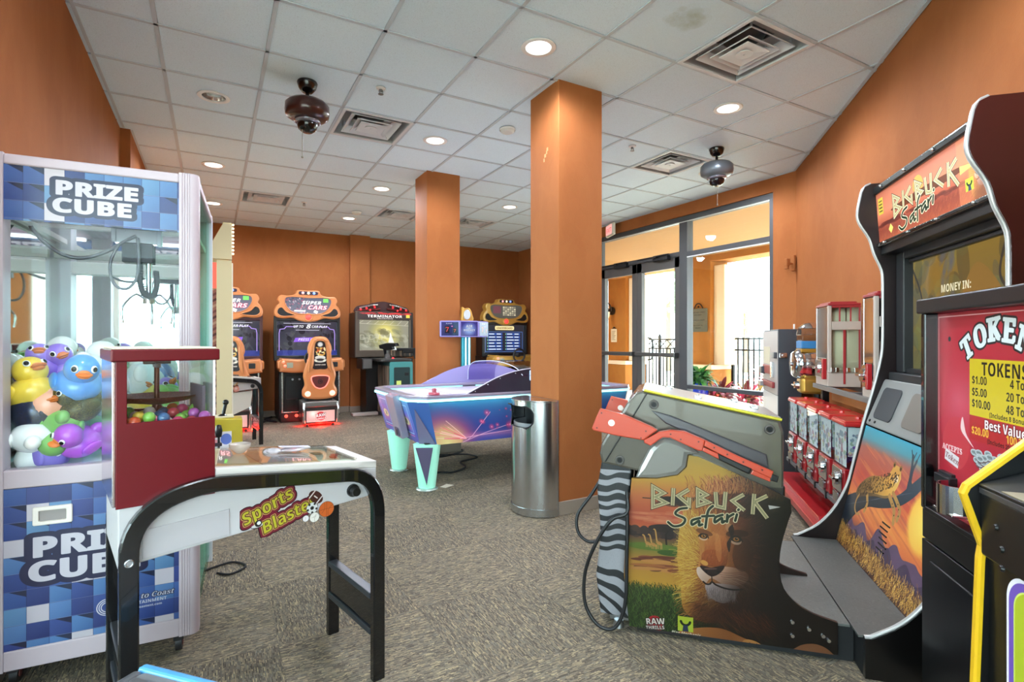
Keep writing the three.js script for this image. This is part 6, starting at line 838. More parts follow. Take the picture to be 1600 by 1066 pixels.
// ---------- air hockey table ----------
{
  const cx = 2.67, cz = -4.86, t = thing('air_hockey_table', 'blue and purple air hockey table with cyan edge lights and mint legs', 'air hockey table', [cx, 0, cz]), o = (g) => mg(g).translate(-cx, 0, -cz);
  const x0 = 1.43, x1 = 3.91, z0 = -5.5, z1 = -4.22, lil = PH(0x968ea2, 0.3, 0.2, { clearcoat: 0.5 });
  // body: top outline larger than the bottom outline, chamfered corners; one panel per face
  const ring = (a, b, c, d, k, y) => [[a + k, d], [b - k, d], [b, d - k], [b, c + k], [b - k, c], [a + k, c], [a, c + k], [a, d - k]].map(([x, z]) => [x, y, z]);
  const top = ring(x0 + 0.01, x1 - 0.01, z0 + 0.01, z1 - 0.01, 0.14, 0.745), bot = ring(x0 + 0.12, x1 - 0.12, z0 + 0.02, z1 - 0.02, 0.11, 0.385);
  const face = (i, tu = [0, 1]) => { const j = (i + 1) % 8, A = bot[i], B = bot[j], C = top[j], D = top[i]; const g = new THREE.BufferGeometry(), n = new THREE.Vector3().subVectors(V(...B), V(...A)).cross(new THREE.Vector3().subVectors(V(...D), V(...A))).normalize().multiplyScalar(-0.02), q = (p) => [p[0] + n.x, p[1] + n.y, p[2] + n.z]; const P = [A, B, C, D, q(A), q(B), q(C), q(D)], idx = [0, 1, 2, 0, 2, 3, 5, 4, 7, 5, 7, 6, 4, 0, 3, 4, 3, 7, 1, 5, 6, 1, 6, 2, 3, 2, 6, 3, 6, 7, 4, 5, 1, 4, 1, 0]; const uv = [[tu[0], 0], [tu[1], 0], [tu[1], 1], [tu[0], 1]]; g.setAttribute('position', new THREE.Float32BufferAttribute(P.flat(), 3)); g.setAttribute('uv', new THREE.Float32BufferAttribute([...uv, ...uv].flat(), 2)); g.setIndex(idx); const r = g.toNonIndexed(); r.computeVertexNormals(); return r; };
  const sideTex = tex(1280, 220, (g, w, h) => {
    seed = 21; g.fillStyle = grad(g, 0, 0, 0, h, [[0, '#3a7fa8'], [0.25, '#2f5f9c'], [0.6, '#2c4590'], [1, '#3c4a94']]); g.fillRect(0, 0, w, h);
    g.fillStyle = rgrad(g, 60, h, 230, [[0, '#e8d890'], [0.35, '#d8a878'], [0.6, 'rgba(190,80,110,.6)'], [1, 'rgba(80,60,140,0)']]); g.fillRect(0, 0, w, h);
    g.fillStyle = grad(g, 0, h * 0.75, 0, h, [[0, 'rgba(180,90,170,0)'], [0.4, 'rgba(210,120,170,.55)'], [1, 'rgba(60,70,170,.2)']]); g.fillRect(150, h * 0.7, w, h * 0.3);
    for (let i = 0; i < 26; i++) { g.strokeStyle = ['rgba(250,150,150,.8)', 'rgba(255,210,200,.8)', 'rgba(240,90,120,.8)'][i % 3]; g.lineWidth = 1 + rnd() * 3; const a = -0.15 - rnd() * 0.6; g.beginPath(); g.moveTo(170, h * 0.92); g.lineTo(170 - Math.cos(a) * (60 + rnd() * 160), h * 0.92 + Math.sin(a) * (40 + rnd() * 170)); g.stroke(); }
    g.strokeStyle = 'rgba(250,190,220,.9)'; g.lineWidth = 3; g.beginPath(); g.moveTo(150, h); g.quadraticCurveTo(420, h * 0.55, 900, h * 0.35); g.stroke(); g.beginPath(); g.moveTo(130, h * 0.9); g.quadraticCurveTo(600, h * 0.72, 1280, h * 0.7); g.stroke(); g.beginPath(); g.moveTo(180, h * 0.95); g.lineTo(330, h * 0.3); g.stroke();
    for (let i = 0; i < 60; i++) { const x = 240 + rnd() * 1000, y = h * (0.25 + rnd() * 0.55), r = 5 + rnd() * 26; g.fillStyle = rgrad(g, x, y, r, [[0, 'rgba(255,200,220,.95)'], [0.25, 'rgba(226,80,130,.7)'], [1, 'rgba(200,50,110,0)']]); g.fillRect(x - r, y - r, 2 * r, 2 * r); }
  });
  const endTex = tex(512, 220, (g, w, h) => { g.fillStyle = grad(g, 0, 0, 0, h, [[0, '#5f93c8'], [0.5, '#4f5fc0'], [1, '#4a3fa8']]); g.fillRect(0, 0, w, h); for (const x of [40, w - 150]) { g.strokeStyle = '#b8d8f2'; g.lineWidth = 5; g.strokeRect(x, 24, 110, 150); g.fillStyle = grad(g, 0, 60, 0, 180, [[0, '#5a6ad0'], [0.5, '#c86a98'], [1, '#4a4ac8']]); g.fillRect(x + 8, 60, 94, 100); g.fillStyle = '#e8d8a0'; g.beginPath(); g.ellipse(x + 55, 110, 36, 22, 0.2, 0, 7); g.fill(); txt(g, '»', x + 58, 106, 60, '#2a2018'); g.fillStyle = '#e06aa8'; g.fillRect(x, 184, 110, 6); } });
  part(t, 'side_panel', o(face(0)), print(sideTex, 0.3)); part(t, 'side_panel', o(face(4)), print(sideTex, 0.3));
  part(t, 'end_panel', o(face(6)), print(endTex, 0.3)); part(t, 'end_panel', o(face(2)), print(endTex, 0.3));
  const cm = PH(0x35599a, 0.3, 0, { clearcoat: 0.5 }); for (const i of [1, 3, 5, 7]) part(t, 'corner_panel', o(face(i)), cm);
  { // purple-grey wedges on the corner panels
    const A = bot[7], B = bot[0], C = top[7], D = top[0], f = (u, v, e) => { const p = V(...A).lerp(V(...B), u).lerp(V(...C).lerp(V(...D), u), v); p.x -= e * 0.7; p.z += e * 0.7; return p; };
    const P = [f(-0.02, 0, 0.012), f(0.98, 0, 0.012), f(0.28, 0.85, 0.012), f(-0.02, 0, 0), f(0.98, 0, 0), f(0.28, 0.85, 0)], g = new THREE.BufferGeometry(); g.setAttribute('position', new THREE.Float32BufferAttribute(P.flatMap((p) => [p.x, p.y, p.z]), 3)); g.setIndex([0, 1, 2, 0, 3, 4, 0, 4, 1, 1, 4, 5, 1, 5, 2, 2, 5, 3, 2, 3, 0, 3, 5, 4]); const r = g.toNonIndexed(); r.computeVertexNormals(); part(t, 'corner_wedge', o(r), new THREE.MeshPhysicalMaterial({ color: 0x6a6480, roughness: 0.35, side: THREE.DoubleSide }));
  }
  part(t, 'underside', o(b2(x0 + 0.14, x1 - 0.14, 0.38, 0.4, z0 + 0.05, z1 - 0.05, 0)), blackMatte);
  const oct = (k, m) => { const r = ring(x0 + m, x1 - m, z0 + m, z1 - m, k, 0); return r.map((p) => [p[0], -p[2]]); };
  part(t, 'rim', o([ext(oct(0.14, 0), 0.03, 0.008, [oct(0.06, 0.085)]).rotateX(-PI / 2).translate(0, 0.775, 0)]), lil);
  part(t, 'edge_light', o([ext(oct(0.14, -0.004), 0.022, 0.003, [oct(0.13, 0.012)]).rotateX(-PI / 2).translate(0, 0.752, 0)]), glow(0x9ff2f2, 1.5));
  const fieldTex = tex(1024, 512, (g, w, h) => { g.fillStyle = '#e9e2f2'; g.fillRect(0, 0, w, h); g.strokeStyle = '#a89ac0'; g.lineWidth = 5; for (const x of [w / 2, w * 0.22, w * 0.78]) { g.beginPath(); g.moveTo(x, 0); g.lineTo(x, h); g.stroke(); } g.beginPath(); g.arc(w / 2, h / 2, 90, 0, 7); g.stroke(); noisePx(g, w, h, 1500, 0.4, ['#b8accc']); });
  part(t, 'playing_surface', o([uvr(ext(rect(x0 + 0.08, -z1 + 0.08, x1 - 0.08, -z0 - 0.08), 0.02), x0, -z1, x1, -z0).rotateX(-PI / 2).translate(0, 0.745, 0)]), S(0xffffff, 0.2, 0, { map: fieldTex }));
  // shields along both long sides
  const arch = (zz, th, m, nm) => { const up = smoothOpen([[1.94, 0.80], [2.1, 0.872], [2.25, 0.937], [2.45, 0.99], [2.67, 1.012], [2.89, 0.99], [3.09, 0.937], [3.24, 0.872], [3.4, 0.80]], 30); const p = part(t, nm, o(ext(up, th, 0.003).translate(0, 0, zz)), m); return [p, up]; };
  const [pN, up] = arch(z1 - 0.05, 0.02, PH(0x2b2638, 0.3, 0, { clearcoat: 0.6 }), 'side_shield'); arch(z0 + 0.03, 0.02, PH(0x968ec0, 0.3, 0, { clearcoat: 0.5 }), 'side_shield');
  part(pN, 'shield_edge', o(tube(up.map(([x, y]) => [x, y + 0.002, z1 - 0.04]), 0.005, 60, 6)), S(0xd8d2e8, 0.3));
  for (let i = 2; i < 29; i += 3) part(pN, 'shield_bolt', o(ball(0.006, up[i][0], up[i][1] - 0.016, z1 - 0.03, 8, 6)), chrome);
  part(t, 'shield_light', o(b2(2.585, 2.605, 0.9, 0.995, z1 - 0.03, z1 - 0.015, 0.006)), glow(0xbfe2ff, 0.9));
  { const A = smoothOpen([[-z1 - 0.2 + 0.21, 0.95], [-z1 + 0.12, 1.01], [-z1 + 0.45, 1.062], [-z1 + 0.8, 1.062], [-z1 + 1.1, 1.03], [-z1 + 1.2, 0.97], [-z1 + 1.22, 0.84]], 30), out = [...A, ...A.slice().reverse().map(([z, y]) => [z, y - 0.006])]; part(t, 'clear_canopy', o(mg(ext(out, 0.34)).rotateY(PI / 2).translate(2.5, 0, 0)), pane(0xe6e2f4)); part(t, 'canopy_edge', o(tube(A.map(([z, y]) => [2.5, y, -z]), 0.004, 50, 6)), S(0xcfd6ea, 0.2)); }
  // legs
  for (const [lx, lz] of [[1.6, -4.32], [1.6, -5.1], [3.74, -4.32], [3.74, -5.4]]) {
    const L = part(t, 'leg', o(mg(new THREE.CylinderGeometry(0.118, 0.072, 0.37, 8, 1)).rotateY(PI / 8).translate(lx, 0.205, lz)), glow(0x9fe8cf, 0.32, { roughness: 0.3 }));
    part(L, 'foot', o(lathe([[0, 0], [0.09, 0], [0.095, 0.008], [0.08, 0.02], [0.0, 0.022]], 28, lx, 0, lz)), S(0xcfe0dc, 0.2, 0.7));
    if (lz > -5) { const g = mg(ext([[-0.075, 0.385], [0.07, 0.385], [0.012, 0.06]], 0.012, 0.003)); part(L, 'leg_wedge', o(g.rotateX(0.125).rotateY(-0.5).translate(lx - 0.04, 0.0, lz + 0.075)), S(0x5a5470, 0.35)); }
  }
  // coin box on the end
  part(t, 'coin_box', o([ext([[-0.1, 0.4], [0.1, 0.4], [0.12, 0.79], [-0.12, 0.79]], 0.07, 0.01).rotateY(-PI / 2).rotateZ(0.24).translate(1.62, 0.03, -4.66)]), lil);
  part(t, 'coin_door', o([ext(rrect(-0.05, 0.42, 0.05, 0.5, 0.012), 0.075, 0.004).rotateY(-PI / 2).rotateZ(0.24).translate(1.617, 0.03, -4.64)]), S(0x4a4560, 0.4)); part(t, 'coin_slot', o([ext(rrect(-0.015, 0.43, 0.02, 0.48, 0.01), 0.078, 0.002).rotateY(-PI / 2).rotateZ(0.24).translate(1.617, 0.03, -4.64)]), black);
  // scoreboard
  const px_ = 2.535, pz_ = -5.58, teal = S(0x2f8fa0, 0.3, 0.4);
  part(t, 'score_pole', o([b2(px_ - 0.055, px_ + 0.055, 0.5, 1.36, pz_ - 0.03, pz_ + 0.03, 0.02, 2)]), teal);
  for (const dx of [-0.012, 0.03]) part(t, 'pole_light', o([b2(px_ + dx - 0.008, px_ + dx + 0.008, 0.82, 1.31, pz_ + 0.028, pz_ + 0.036, 0.003)]), glow(0xcff6ff, 1.3));
  part(t, 'pole_bracket', o(b2(px_ - 0.08, px_ + 0.08, 0.48, 0.8, pz_ + 0.02, z0 + 0.02, 0.004)), lil);
  const sTex = (k) => tex(256, 220, (g, w, h) => { g.fillStyle = grad(g, 0, 0, w, h, [[0, '#3a2f86'], [1, '#241a55']]); g.fillRect(0, 0, w, h); if (k === 1) { g.fillStyle = rgrad(g, w / 2, h / 2, 120, [[0, '#dff0ff'], [0.4, '#8aa8f0'], [1, '#3a3a98']]); g.fillRect(10, 8, w - 20, h - 16); txt(g, 'AIR', w / 2, 70, 62, '#eef6ff', { lines: [['#4458b8', 8]] }); txt(g, 'HOCKEY', w / 2, 130, 46, '#eef6ff', { lines: [['#4458b8', 8]] }); } else { txt(g, k ? 'PLAYER' : 'PLAYER', w * 0.45, 26, 26, '#cfc8f0'); for (const [s, x, y, z] of [['7', 88, 120, 96], ['7', 200, 140, 66]]) { g.fillStyle = '#1c0a1c'; g.fillRect(x - z * 0.36, y - z * 0.6, z * 0.72, z * 1.2); txt(g, s, x, y, z, '#ff4a58', { font: 'monospace' }); } disc(g, 160, 70, 11, '#f06ac8'); } });
  const hw = 0.115, yA = 1.315, yB = 1.5; const prism = [[-0.31, -0.02], [-0.12, 0.1], [0.12, 0.1], [0.3, -0.02], [0.24, -0.07], [-0.25, -0.07]];
  part(t, 'score_housing', o([ext(prism.map(([a, b]) => [px_ + a, -pz_ - b]), yB - yA, 0.012).rotateX(-PI / 2).translate(0, yA, 0)]), S(0x8f86c8, 0.3, 0.2));
  part(t, 'score_display', o(sheet(rect(-hw + 0.012, yA + 0.012, hw - 0.012, yB - 0.012), 0.003).translate(px_, 0, pz_ + 0.1)), screenMat(sTex(1), 0.75));
  for (const s of [-1, 1]) { const a = Math.atan2(0.12, 0.185); part(t, 'score_display', o(sheet([[-0.098, yA + 0.015], [0.098, yA + 0.015], [0.098, yB - 0.015], [-0.098, yB - 0.015]], 0.003).rotateY(s * a).translate(px_ + s * 0.2115, 0, pz_ + 0.041)), screenMat(sTex(s < 0 ? 0 : 2), 0.8)); }
  const gold = S(0xd0a050, 0.35, 0.5);
  part(t, 'score_topper', o([ext(smooth([[-0.06, 1.5], [-0.055, 1.6], [-0.05, 1.66], [-0.02, 1.645], [0.03, 1.65], [0.06, 1.62], [0.075, 1.57], [0.09, 1.53], [0.08, 1.5], [0.0, 1.495]], 44), 0.05, 0.01).translate(px_, 0, pz_ - 0.02)]), gold);
  part(t, 'topper_emblem', o([ext(smooth([[-0.03, 1.53], [-0.035, 1.6], [0.01, 1.63], [0.04, 1.6], [0.035, 1.54], [0.005, 1.515]], 30), 0.02, 0.006).translate(px_, 0, pz_ + 0.025)]), S(0xcfd8dc, 0.3, 0.3));
  // goals' lights
  const strip = (x, y, z, w, ry) => { const l = new THREE.RectAreaLight(0x8ff0f0, 3.0, w, 0.03); l.position.set(x - cx, y, z - cz); l.rotation.set(-0.9, ry, 0, 'YXZ'); l.name = 'edge_strip_light'; t.add(l); };
  strip(2.67, 0.758, z1 + 0.012, 2.1, 0); strip(x0 - 0.012, 0.758, -4.86, 0.95, -PI / 2);
  const ml = thing('air_hockey_mallet', 'red mallet lying on the near rim of the air hockey table', 'mallet', [1.66, 0.8055, -4.305]);
  part(ml, 'mallet_base', lathe([[0, 0], [0.048, 0], [0.05, 0.006], [0.048, 0.02], [0.03, 0.022], [0.02, 0.024], [0, 0.024]], 28), PH(0xa83a50, 0.3, 0, { clearcoat: 0.5 })); part(ml, 'mallet_knob', lathe([[0.02, 0.022], [0.018, 0.035], [0.022, 0.048], [0.014, 0.056], [0, 0.058]], 24), PH(0xb04458, 0.3, 0, { clearcoat: 0.5 }));
}
lone('power_cord', tube([[2.0, 0.37, -4.95], [2.0, 0.1, -5.2], [2.05, 0.01, -5.45], [2.2, 0.008, -5.42], [2.52, 0.008, -5.62], [2.3, 0.012, -5.75], [2.15, 0.016, -5.5], [2.45, 0.012, -5.38], [2.5, 0.008, -5.2], [2.25, 0.008, -5.08], [2.2, 0.008, -4.85], [2.0, 0.008, -4.72], [1.9, 0.008, -4.78], [1.75, 0.008, -4.75]], 0.009, 160), rubber, 'black power cord looped on the carpet under the air hockey table', 'cord');
lone('paper_scrap', [ext([[-0.05, -0.03], [0.06, -0.035], [0.05, 0.04], [-0.055, 0.03]], 0.0015, 0).rotateX(-PI / 2)], S(0xd9d2c2, 0.7), 'small pale scrap of paper on the carpet left of the steel waste bin', 'paper', [1.78, 0.001, -4.32], 0.5);
lone('power_cord', tube([[0.02, 0.008, -3.3], [0.08, 0.008, -3.25], [0.16, 0.008, -3.32], [0.1, 0.008, -3.42], [0.02, 0.008, -3.4], [-0.04, 0.01, -3.36]], 0.006, 50), rubber, 'thin black cord curling out behind the glass prize crane', 'cord');
// ---------- half-round steel waste bin ----------
{
  const t = thing('waste_bin', 'half-round stainless steel waste bin against the near orange column', 'waste bin', [2.165, 0, -3.39], -PI / 2), R = 0.225, Hh = 0.84;
  const half = (r) => { const s = new THREE.Shape(); s.moveTo(-r, 0); s.absarc(0, 0, r, PI, 0, true); s.lineTo(-r, 0); return s; };
  const arc = (r0, r1) => { const s = new THREE.Shape(); s.absarc(0, 0, r1, 0, PI, false); s.absarc(0, 0, r0, PI, 0, true); return s; };
  const { Brush, Evaluator, SUBTRACTION } = await import('three-bvh-csg');
  const shell = new Brush(ext(arc(R - 0.004, R), Hh - 0.07, 0, [], 64).rotateX(PI / 2).translate(0, Hh - 0.012, 0)), cut = new Brush(ext(rrect(-0.155, 0.64, 0.155, 0.795, 0.06), 0.4, 0, [], 12));
  for (const b of [shell, cut]) b.updateMatrixWorld();
  const ev = new Evaluator(); ev.attributes = ['position', 'normal', 'uv']; const res = ev.evaluate(shell, cut, SUBTRACTION);
  const st = PH(0xc2c4c6, 0.2, 1, { anisotropy: 0.6, anisotropyRotation: PI / 2 });
  part(t, 'shell', res.geometry.clone(), st);
  part(t, 'back_plate', [b2(-R, R, 0.01, Hh, -0.008, 0.0, 0.002)], S(0x9a9c9e, 0.3, 1));
  part(t, 'base_band', [ext(arc(R - 0.003, R + 0.003), 0.055, 0.001, [], 64).rotateX(PI / 2).translate(0, 0.06, 0)], S(0xb9bbbd, 0.25, 1));
  part(t, 'lid', [ext(half(R + 0.002), 0.014, 0.004, [], 48).rotateX(PI / 2).translate(0, Hh, 0)], S(0xcfd1d3, 0.16, 1));
  part(t, 'opening_trim', [tube(rrect(-0.155, 0.64, 0.155, 0.795, 0.06).getPoints(12).slice(0, -1).map((p) => [p.x, p.y, Math.sqrt(R * R - p.x * p.x) + 0.001]), 0.005, 120, 6, true)], S(0x202226, 0.35, 0.5));
  part(t, 'liner', [ext(arc(R - 0.03, R - 0.02), 0.4, 0, [], 40).rotateX(PI / 2).translate(0, 0.67, 0), ext(half(R - 0.03), 0.01, 0, [], 32).rotateX(PI / 2).translate(0, 0.62, 0)], S(0x8a8d92, 0.4, 0.6));
  part(t, 'liner_back', b2(-R + 0.01, R - 0.01, 0.6, 0.82, 0.004, 0.012, 0), S(0x2a2c30, 0.5));
}

// ---------- machines along the far wall ----------
const orangeShell = () => PH(0xc67c48, 0.35, 0.1, { clearcoat: 0.5 });
function racer(label, x, o) {
  const t = thing('racing_arcade_game', label, 'racing game', [x, 0, -9.0], o.turn ?? 0), sh = o.shell, dk = S(0x101013, 0.35);
  const Z = -0.2; // monitor plane
  part(t, 'cabinet', [b2(-0.46, 0.46, 0.05, 0.98, -0.6, 0.05, 0.01), b2(-0.44, 0.44, 0.9, 1.6, -0.6, Z - 0.04, 0.01)], dk);
  part(t, 'monitor_bezel', ext(rrect(-0.51, 0.95, 0.51, 1.68, 0.02), 0.08, 0.01, [rrect(-0.465, 1.035, 0.465, 1.59, 0.01)]).translate(0, 0, Z - 0.06), o.bezel ?? black);
  part(t, 'screen', sheet(rect(-0.468, 1.032, 0.468, 1.593), 0.01).translate(0, 0, Z - 0.04), screenMat(o.screen, o.screenK ?? 1.15));
  // marquee
  const out = smooth([[0, 1.575], [0.14, 1.60], [0.25, 1.64], [0.4, 1.63], [0.49, 1.66], [0.51, 1.74], [0.475, 1.83], [0.44, 1.87], [0.46, 1.93], [0.42, 2.0], [0.3, 2.0], [0.2, 2.03], [0.17, 2.085], [0, 2.09], [-0.17, 2.085], [-0.2, 2.03], [-0.3, 2.0], [-0.42, 2.0], [-0.46, 1.93], [-0.44, 1.87], [-0.475, 1.83], [-0.51, 1.74], [-0.49, 1.66], [-0.4, 1.63], [-0.25, 1.64], [-0.14, 1.60]], 130);
  const hs = smooth([[0, 1.705], [0.2, 1.72], [0.3, 1.78], [0.36, 1.9], [0.34, 1.965], [0, 1.975], [-0.34, 1.965], [-0.36, 1.9], [-0.3, 1.78], [-0.2, 1.72]], 60);
  const sp = (s) => smooth([[s * 0.2, 1.685], [s * 0.3, 1.665], [s * 0.42, 1.67], [s * 0.47, 1.72], [s * 0.45, 1.79], [s * 0.4, 1.81], [s * 0.33, 1.74]], 36);
  part(t, 'marquee_shell', ext(out, 0.16, 0.02).translate(0, 0, -0.3), sh);
  part(t, 'marquee_sign', sheet(hs, 0.012).translate(0, 0, -0.15), glow(0xffffff, 0.55, { map: o.marquee, emissiveMap: o.marquee }));
  part(t, 'sign_border', tube(hs.map(([a, b]) => [a, b, -0.138]), 0.008, 120, 6, true), sh);
  for (const s of [-1, 1]) { const g = part(t, 'speaker_opening', ext(sp(s), 0.012).translate(0, 0, -0.148), S(0x0d0b0c, 0.6)); part(g, 'opening_rim', tube(sp(s).map(([a, b]) => [a, b, -0.138]), 0.009, 70, 6, true), sh); }
  part(t, 'beacon_bar', ext(rrect(-0.15, 2.02, 0.15, 2.075, 0.026), 0.02, 0.004).translate(0, 0, -0.15), S(0x2a1a2c, 0.3));
  [[-0.085, 0xe8a0a0], [0, 0xfff0c0], [0.085, 0x7a9af0]].forEach(([u, c]) => part(t, 'beacon_light', ball(0.022, u, 2.047, -0.132, 14, 10), glow(c, 1.0)));
  part(t, 'badge_light', [lathe([[0, 0.02], [0.03, 0.014], [0.05, 0]], 20).rotateX(PI / 2).translate(0, 1.655, -0.142)], glow(0xff4038, 1.3));
  part(t, 'badge_light', [tor(0.06, 0.012, 0, 1.655, -0.145)], sh);
  // dashboard
  part(t, 'dashboard', [ext(shp([[-0.47, 0.8], [-0.3, 0.78], [0.3, 0.78], [0.47, 0.8], [0.475, 0.93], [0.44, 1.005], [0.2, 0.985], [-0.2, 0.985], [-0.44, 1.005], [-0.475, 0.93]]), 0.4, 0.03).translate(0, 0, -0.1)], sh);
  for (const s of [-1, 1]) part(t, 'dash_vent', [ext(rrect(s * 0.33 - 0.045, 0.86, s * 0.33 + 0.045, 0.94, 0.012), 0.012, 0.003).translate(0, 0, 0.292)], S(s < 0 ? 0x9aa08a : 0x1a1a1c, 0.35));
  part(t, 'dash_button', [[-0.42, 0.95], [-0.4, 0.89]].map(([a, b]) => ball(0.022, a, b, 0.3, 12, 8)), glow(0xff8a70, 1.1));
  part(t, 'steering_wheel', [tor(0.12, 0.017, 0, 1.0, 0.36, 'z'), bx(0.22, 0.03, 0.02, 0, 1.0, 0.35, 0.006), cyl(0.03, 0.04, 0.1, 0, 1.0, 0.31, 14, 'z')], S(0x1a1a1c, 0.4));
  part(t, 'shoulder_pad', [b2(-0.5, -0.36, 0.83, 0.98, 0.02, 0.26, 0.04, 3)], sh); part(t, 'shoulder_pad', [b2(0.36, 0.5, 0.83, 0.98, 0.02, 0.26, 0.04, 3)], sh);
  // lower front with chrome framing
  part(t, 'lower_front', [b2(-0.4, -0.02, 0.18, 0.78, 0.05, 0.1, 0.006)], S(0x0a0a0c, 0.25));
  part(t, 'trim_frame', [b2(-0.43, -0.405, 0.16, 0.8, 0.05, 0.12, 0.006), b2(-0.05, -0.028, 0.16, 0.8, 0.05, 0.12, 0.006), b2(-0.43, -0.028, 0.15, 0.172, 0.05, 0.12, 0.006), b2(0.42, 0.445, 0.1, 0.8, 0.05, 0.12, 0.006)], S(0xb9b6b2, 0.25, 0.9));
  part(t, 'coin_door', [b2(-0.36, -0.1, 0.36, 0.72, 0.09, 0.106, 0.008)], S(0x101216, 0.3)); part(t, 'coin_reject', [cyl(0.016, 0.016, 0.012, -0.27, 0.67, 0.11, 12, 'z')], steel); part(t, 'coin_reject', [cyl(0.016, 0.016, 0.012, -0.17, 0.67, 0.11, 12, 'z')], steel);
  for (const a of [-0.36, -0.21]) part(t, 'foot_light', ball(0.026, a, 0.1, 0.09, 14, 10), glow(0xff5a48, 1.6));
  part(t, 'base', [b2(-0.44, 0.44, 0.0, 0.15, -0.55, 0.08, 0.01)], dk);
  // seat seen from behind
  const back = smooth([[-0.085, 1.325], [0.085, 1.325], [0.155, 1.23], [0.175, 1.13], [0.16, 1.05], [0.2, 0.9], [0.235, 0.76], [0.215, 0.62], [0.25, 0.53], [0.235, 0.44], [0.12, 0.40], [-0.12, 0.40], [-0.235, 0.44], [-0.25, 0.53], [-0.215, 0.62], [-0.235, 0.76], [-0.2, 0.9], [-0.16, 1.05], [-0.175, 1.13], [-0.155, 1.23]], 120);
  const SX = o.seatX ?? 0.045;
  part(t, 'seat_back', ext(back, 0.1, 0.035, [], 12).translate(SX, 0, 0.58), sh);
  part(t, 'seat_fin', [ext(smooth([[-0.16, 0.8], [-0.1, 0.9], [-0.085, 1.2], [-0.05, 1.29], [-0.09, 1.29], [-0.13, 1.2], [-0.165, 1.0]], 40), 0.05, 0.016).translate(SX, 0, 0.66), ext(smooth([[0.16, 0.8], [0.1, 0.9], [0.085, 1.2], [0.05, 1.29], [0.09, 1.29], [0.13, 1.2], [0.165, 1.0]], 40), 0.05, 0.016).translate(SX, 0, 0.66)], sh);
  part(t, 'seat_picture', sheet(smooth([[-0.05, 1.26], [0.05, 1.26], [0.085, 1.1], [0.1, 0.86], [0, 0.85], [-0.1, 0.86], [-0.085, 1.1]], 50), 0.006).translate(SX, 0, 0.678), print(o.seat, 0.25));
  const hex = smooth([[-0.12, 0.735], [0, 0.755], [0.12, 0.735], [0.125, 0.69], [0.07, 0.585], [0, 0.56], [-0.07, 0.585], [-0.125, 0.69]], 50);
  part(t, 'speaker_cover', ext(hex, 0.01, 0.002).translate(SX, 0, 0.678), S(0x5a1c18, 0.4)); part(t, 'light_ring', tube(hex.map(([a, b]) => [a + SX, b, 0.69]), 0.009, 90, 6, true), glow(0xff7a6a, 1.3)); part(t, 'speaker_cone', [tor(0.03, 0.006, SX, 0.665, 0.69), cyl(0.012, 0.012, 0.01, SX, 0.665, 0.69, 14, 'z')], S(0x2a100e, 0.4));
  for (const s of [-1, 1]) part(t, 'tail_light', lathe([[0, 0.02], [0.03, 0.012], [0.042, 0]], 20).rotateX(PI / 2).translate(SX + s * 0.175, 0.485, 0.68), glow(0xff9a84, 2.2));
  part(t, 'seat_cushion', b2(SX - 0.2, SX + 0.2, 0.36, 0.46, 0.2, 0.62, 0.04, 3), S(0x1c1a1c, 0.6));
  part(t, 'seat_base', [b2(SX - 0.23, SX + 0.23, 0.05, 0.36, 0.12, 0.72, 0.012)], S(0x3a3836, 0.35, 0.4));
  part(t, 'base_step', [b2(SX - 0.235, SX + 0.235, 0.29, 0.375, 0.3, 0.76, 0.02, 2)], S(0x6d6a66, 0.35, 0.4));
  for (const s of [-1, 1]) part(t, 'base_trim', [tube([[SX + s * 0.235, 0.36, 0.74], [SX + s * 0.242, 0.25, 0.76], [SX + s * 0.235, 0.06, 0.745]], 0.018, 16, 8)], chrome);
  part(t, 'maker_plate', sheet(rect(SX - 0.2, 0.07, SX + 0.2, 0.235), 0.008).translate(0, 0, 0.722), glow(0xffffff, 0.18, { map: o.plate, emissiveMap: o.plate }));
  part(t, 'under_light', b2(SX - 0.2, SX + 0.2, 0.035, 0.05, 0.2, 0.7, 0.003), glow(0xff2a20, 2.0));
  for (const s of [-1, 1]) part(t, 'seat_foot', cyl(0.018, 0.022, 0.05, SX + s * 0.18, 0.025, 0.68, 12), black);
  if (o.glow !== false) { const l = new THREE.PointLight(0xff2416, 0.5); l.position.set(SX, 0.03, 0.74); l.castShadow = true; l.shadow.radius = 1; l.name = 'under_glow'; t.add(l); for (const s of [-1, 1]) { const q = new THREE.PointLight(0xff3020, 0.16); q.position.set(SX + s * 0.27, 0.03, 0.55); q.name = 'under_glow'; t.add(q); } }
  return t;
}
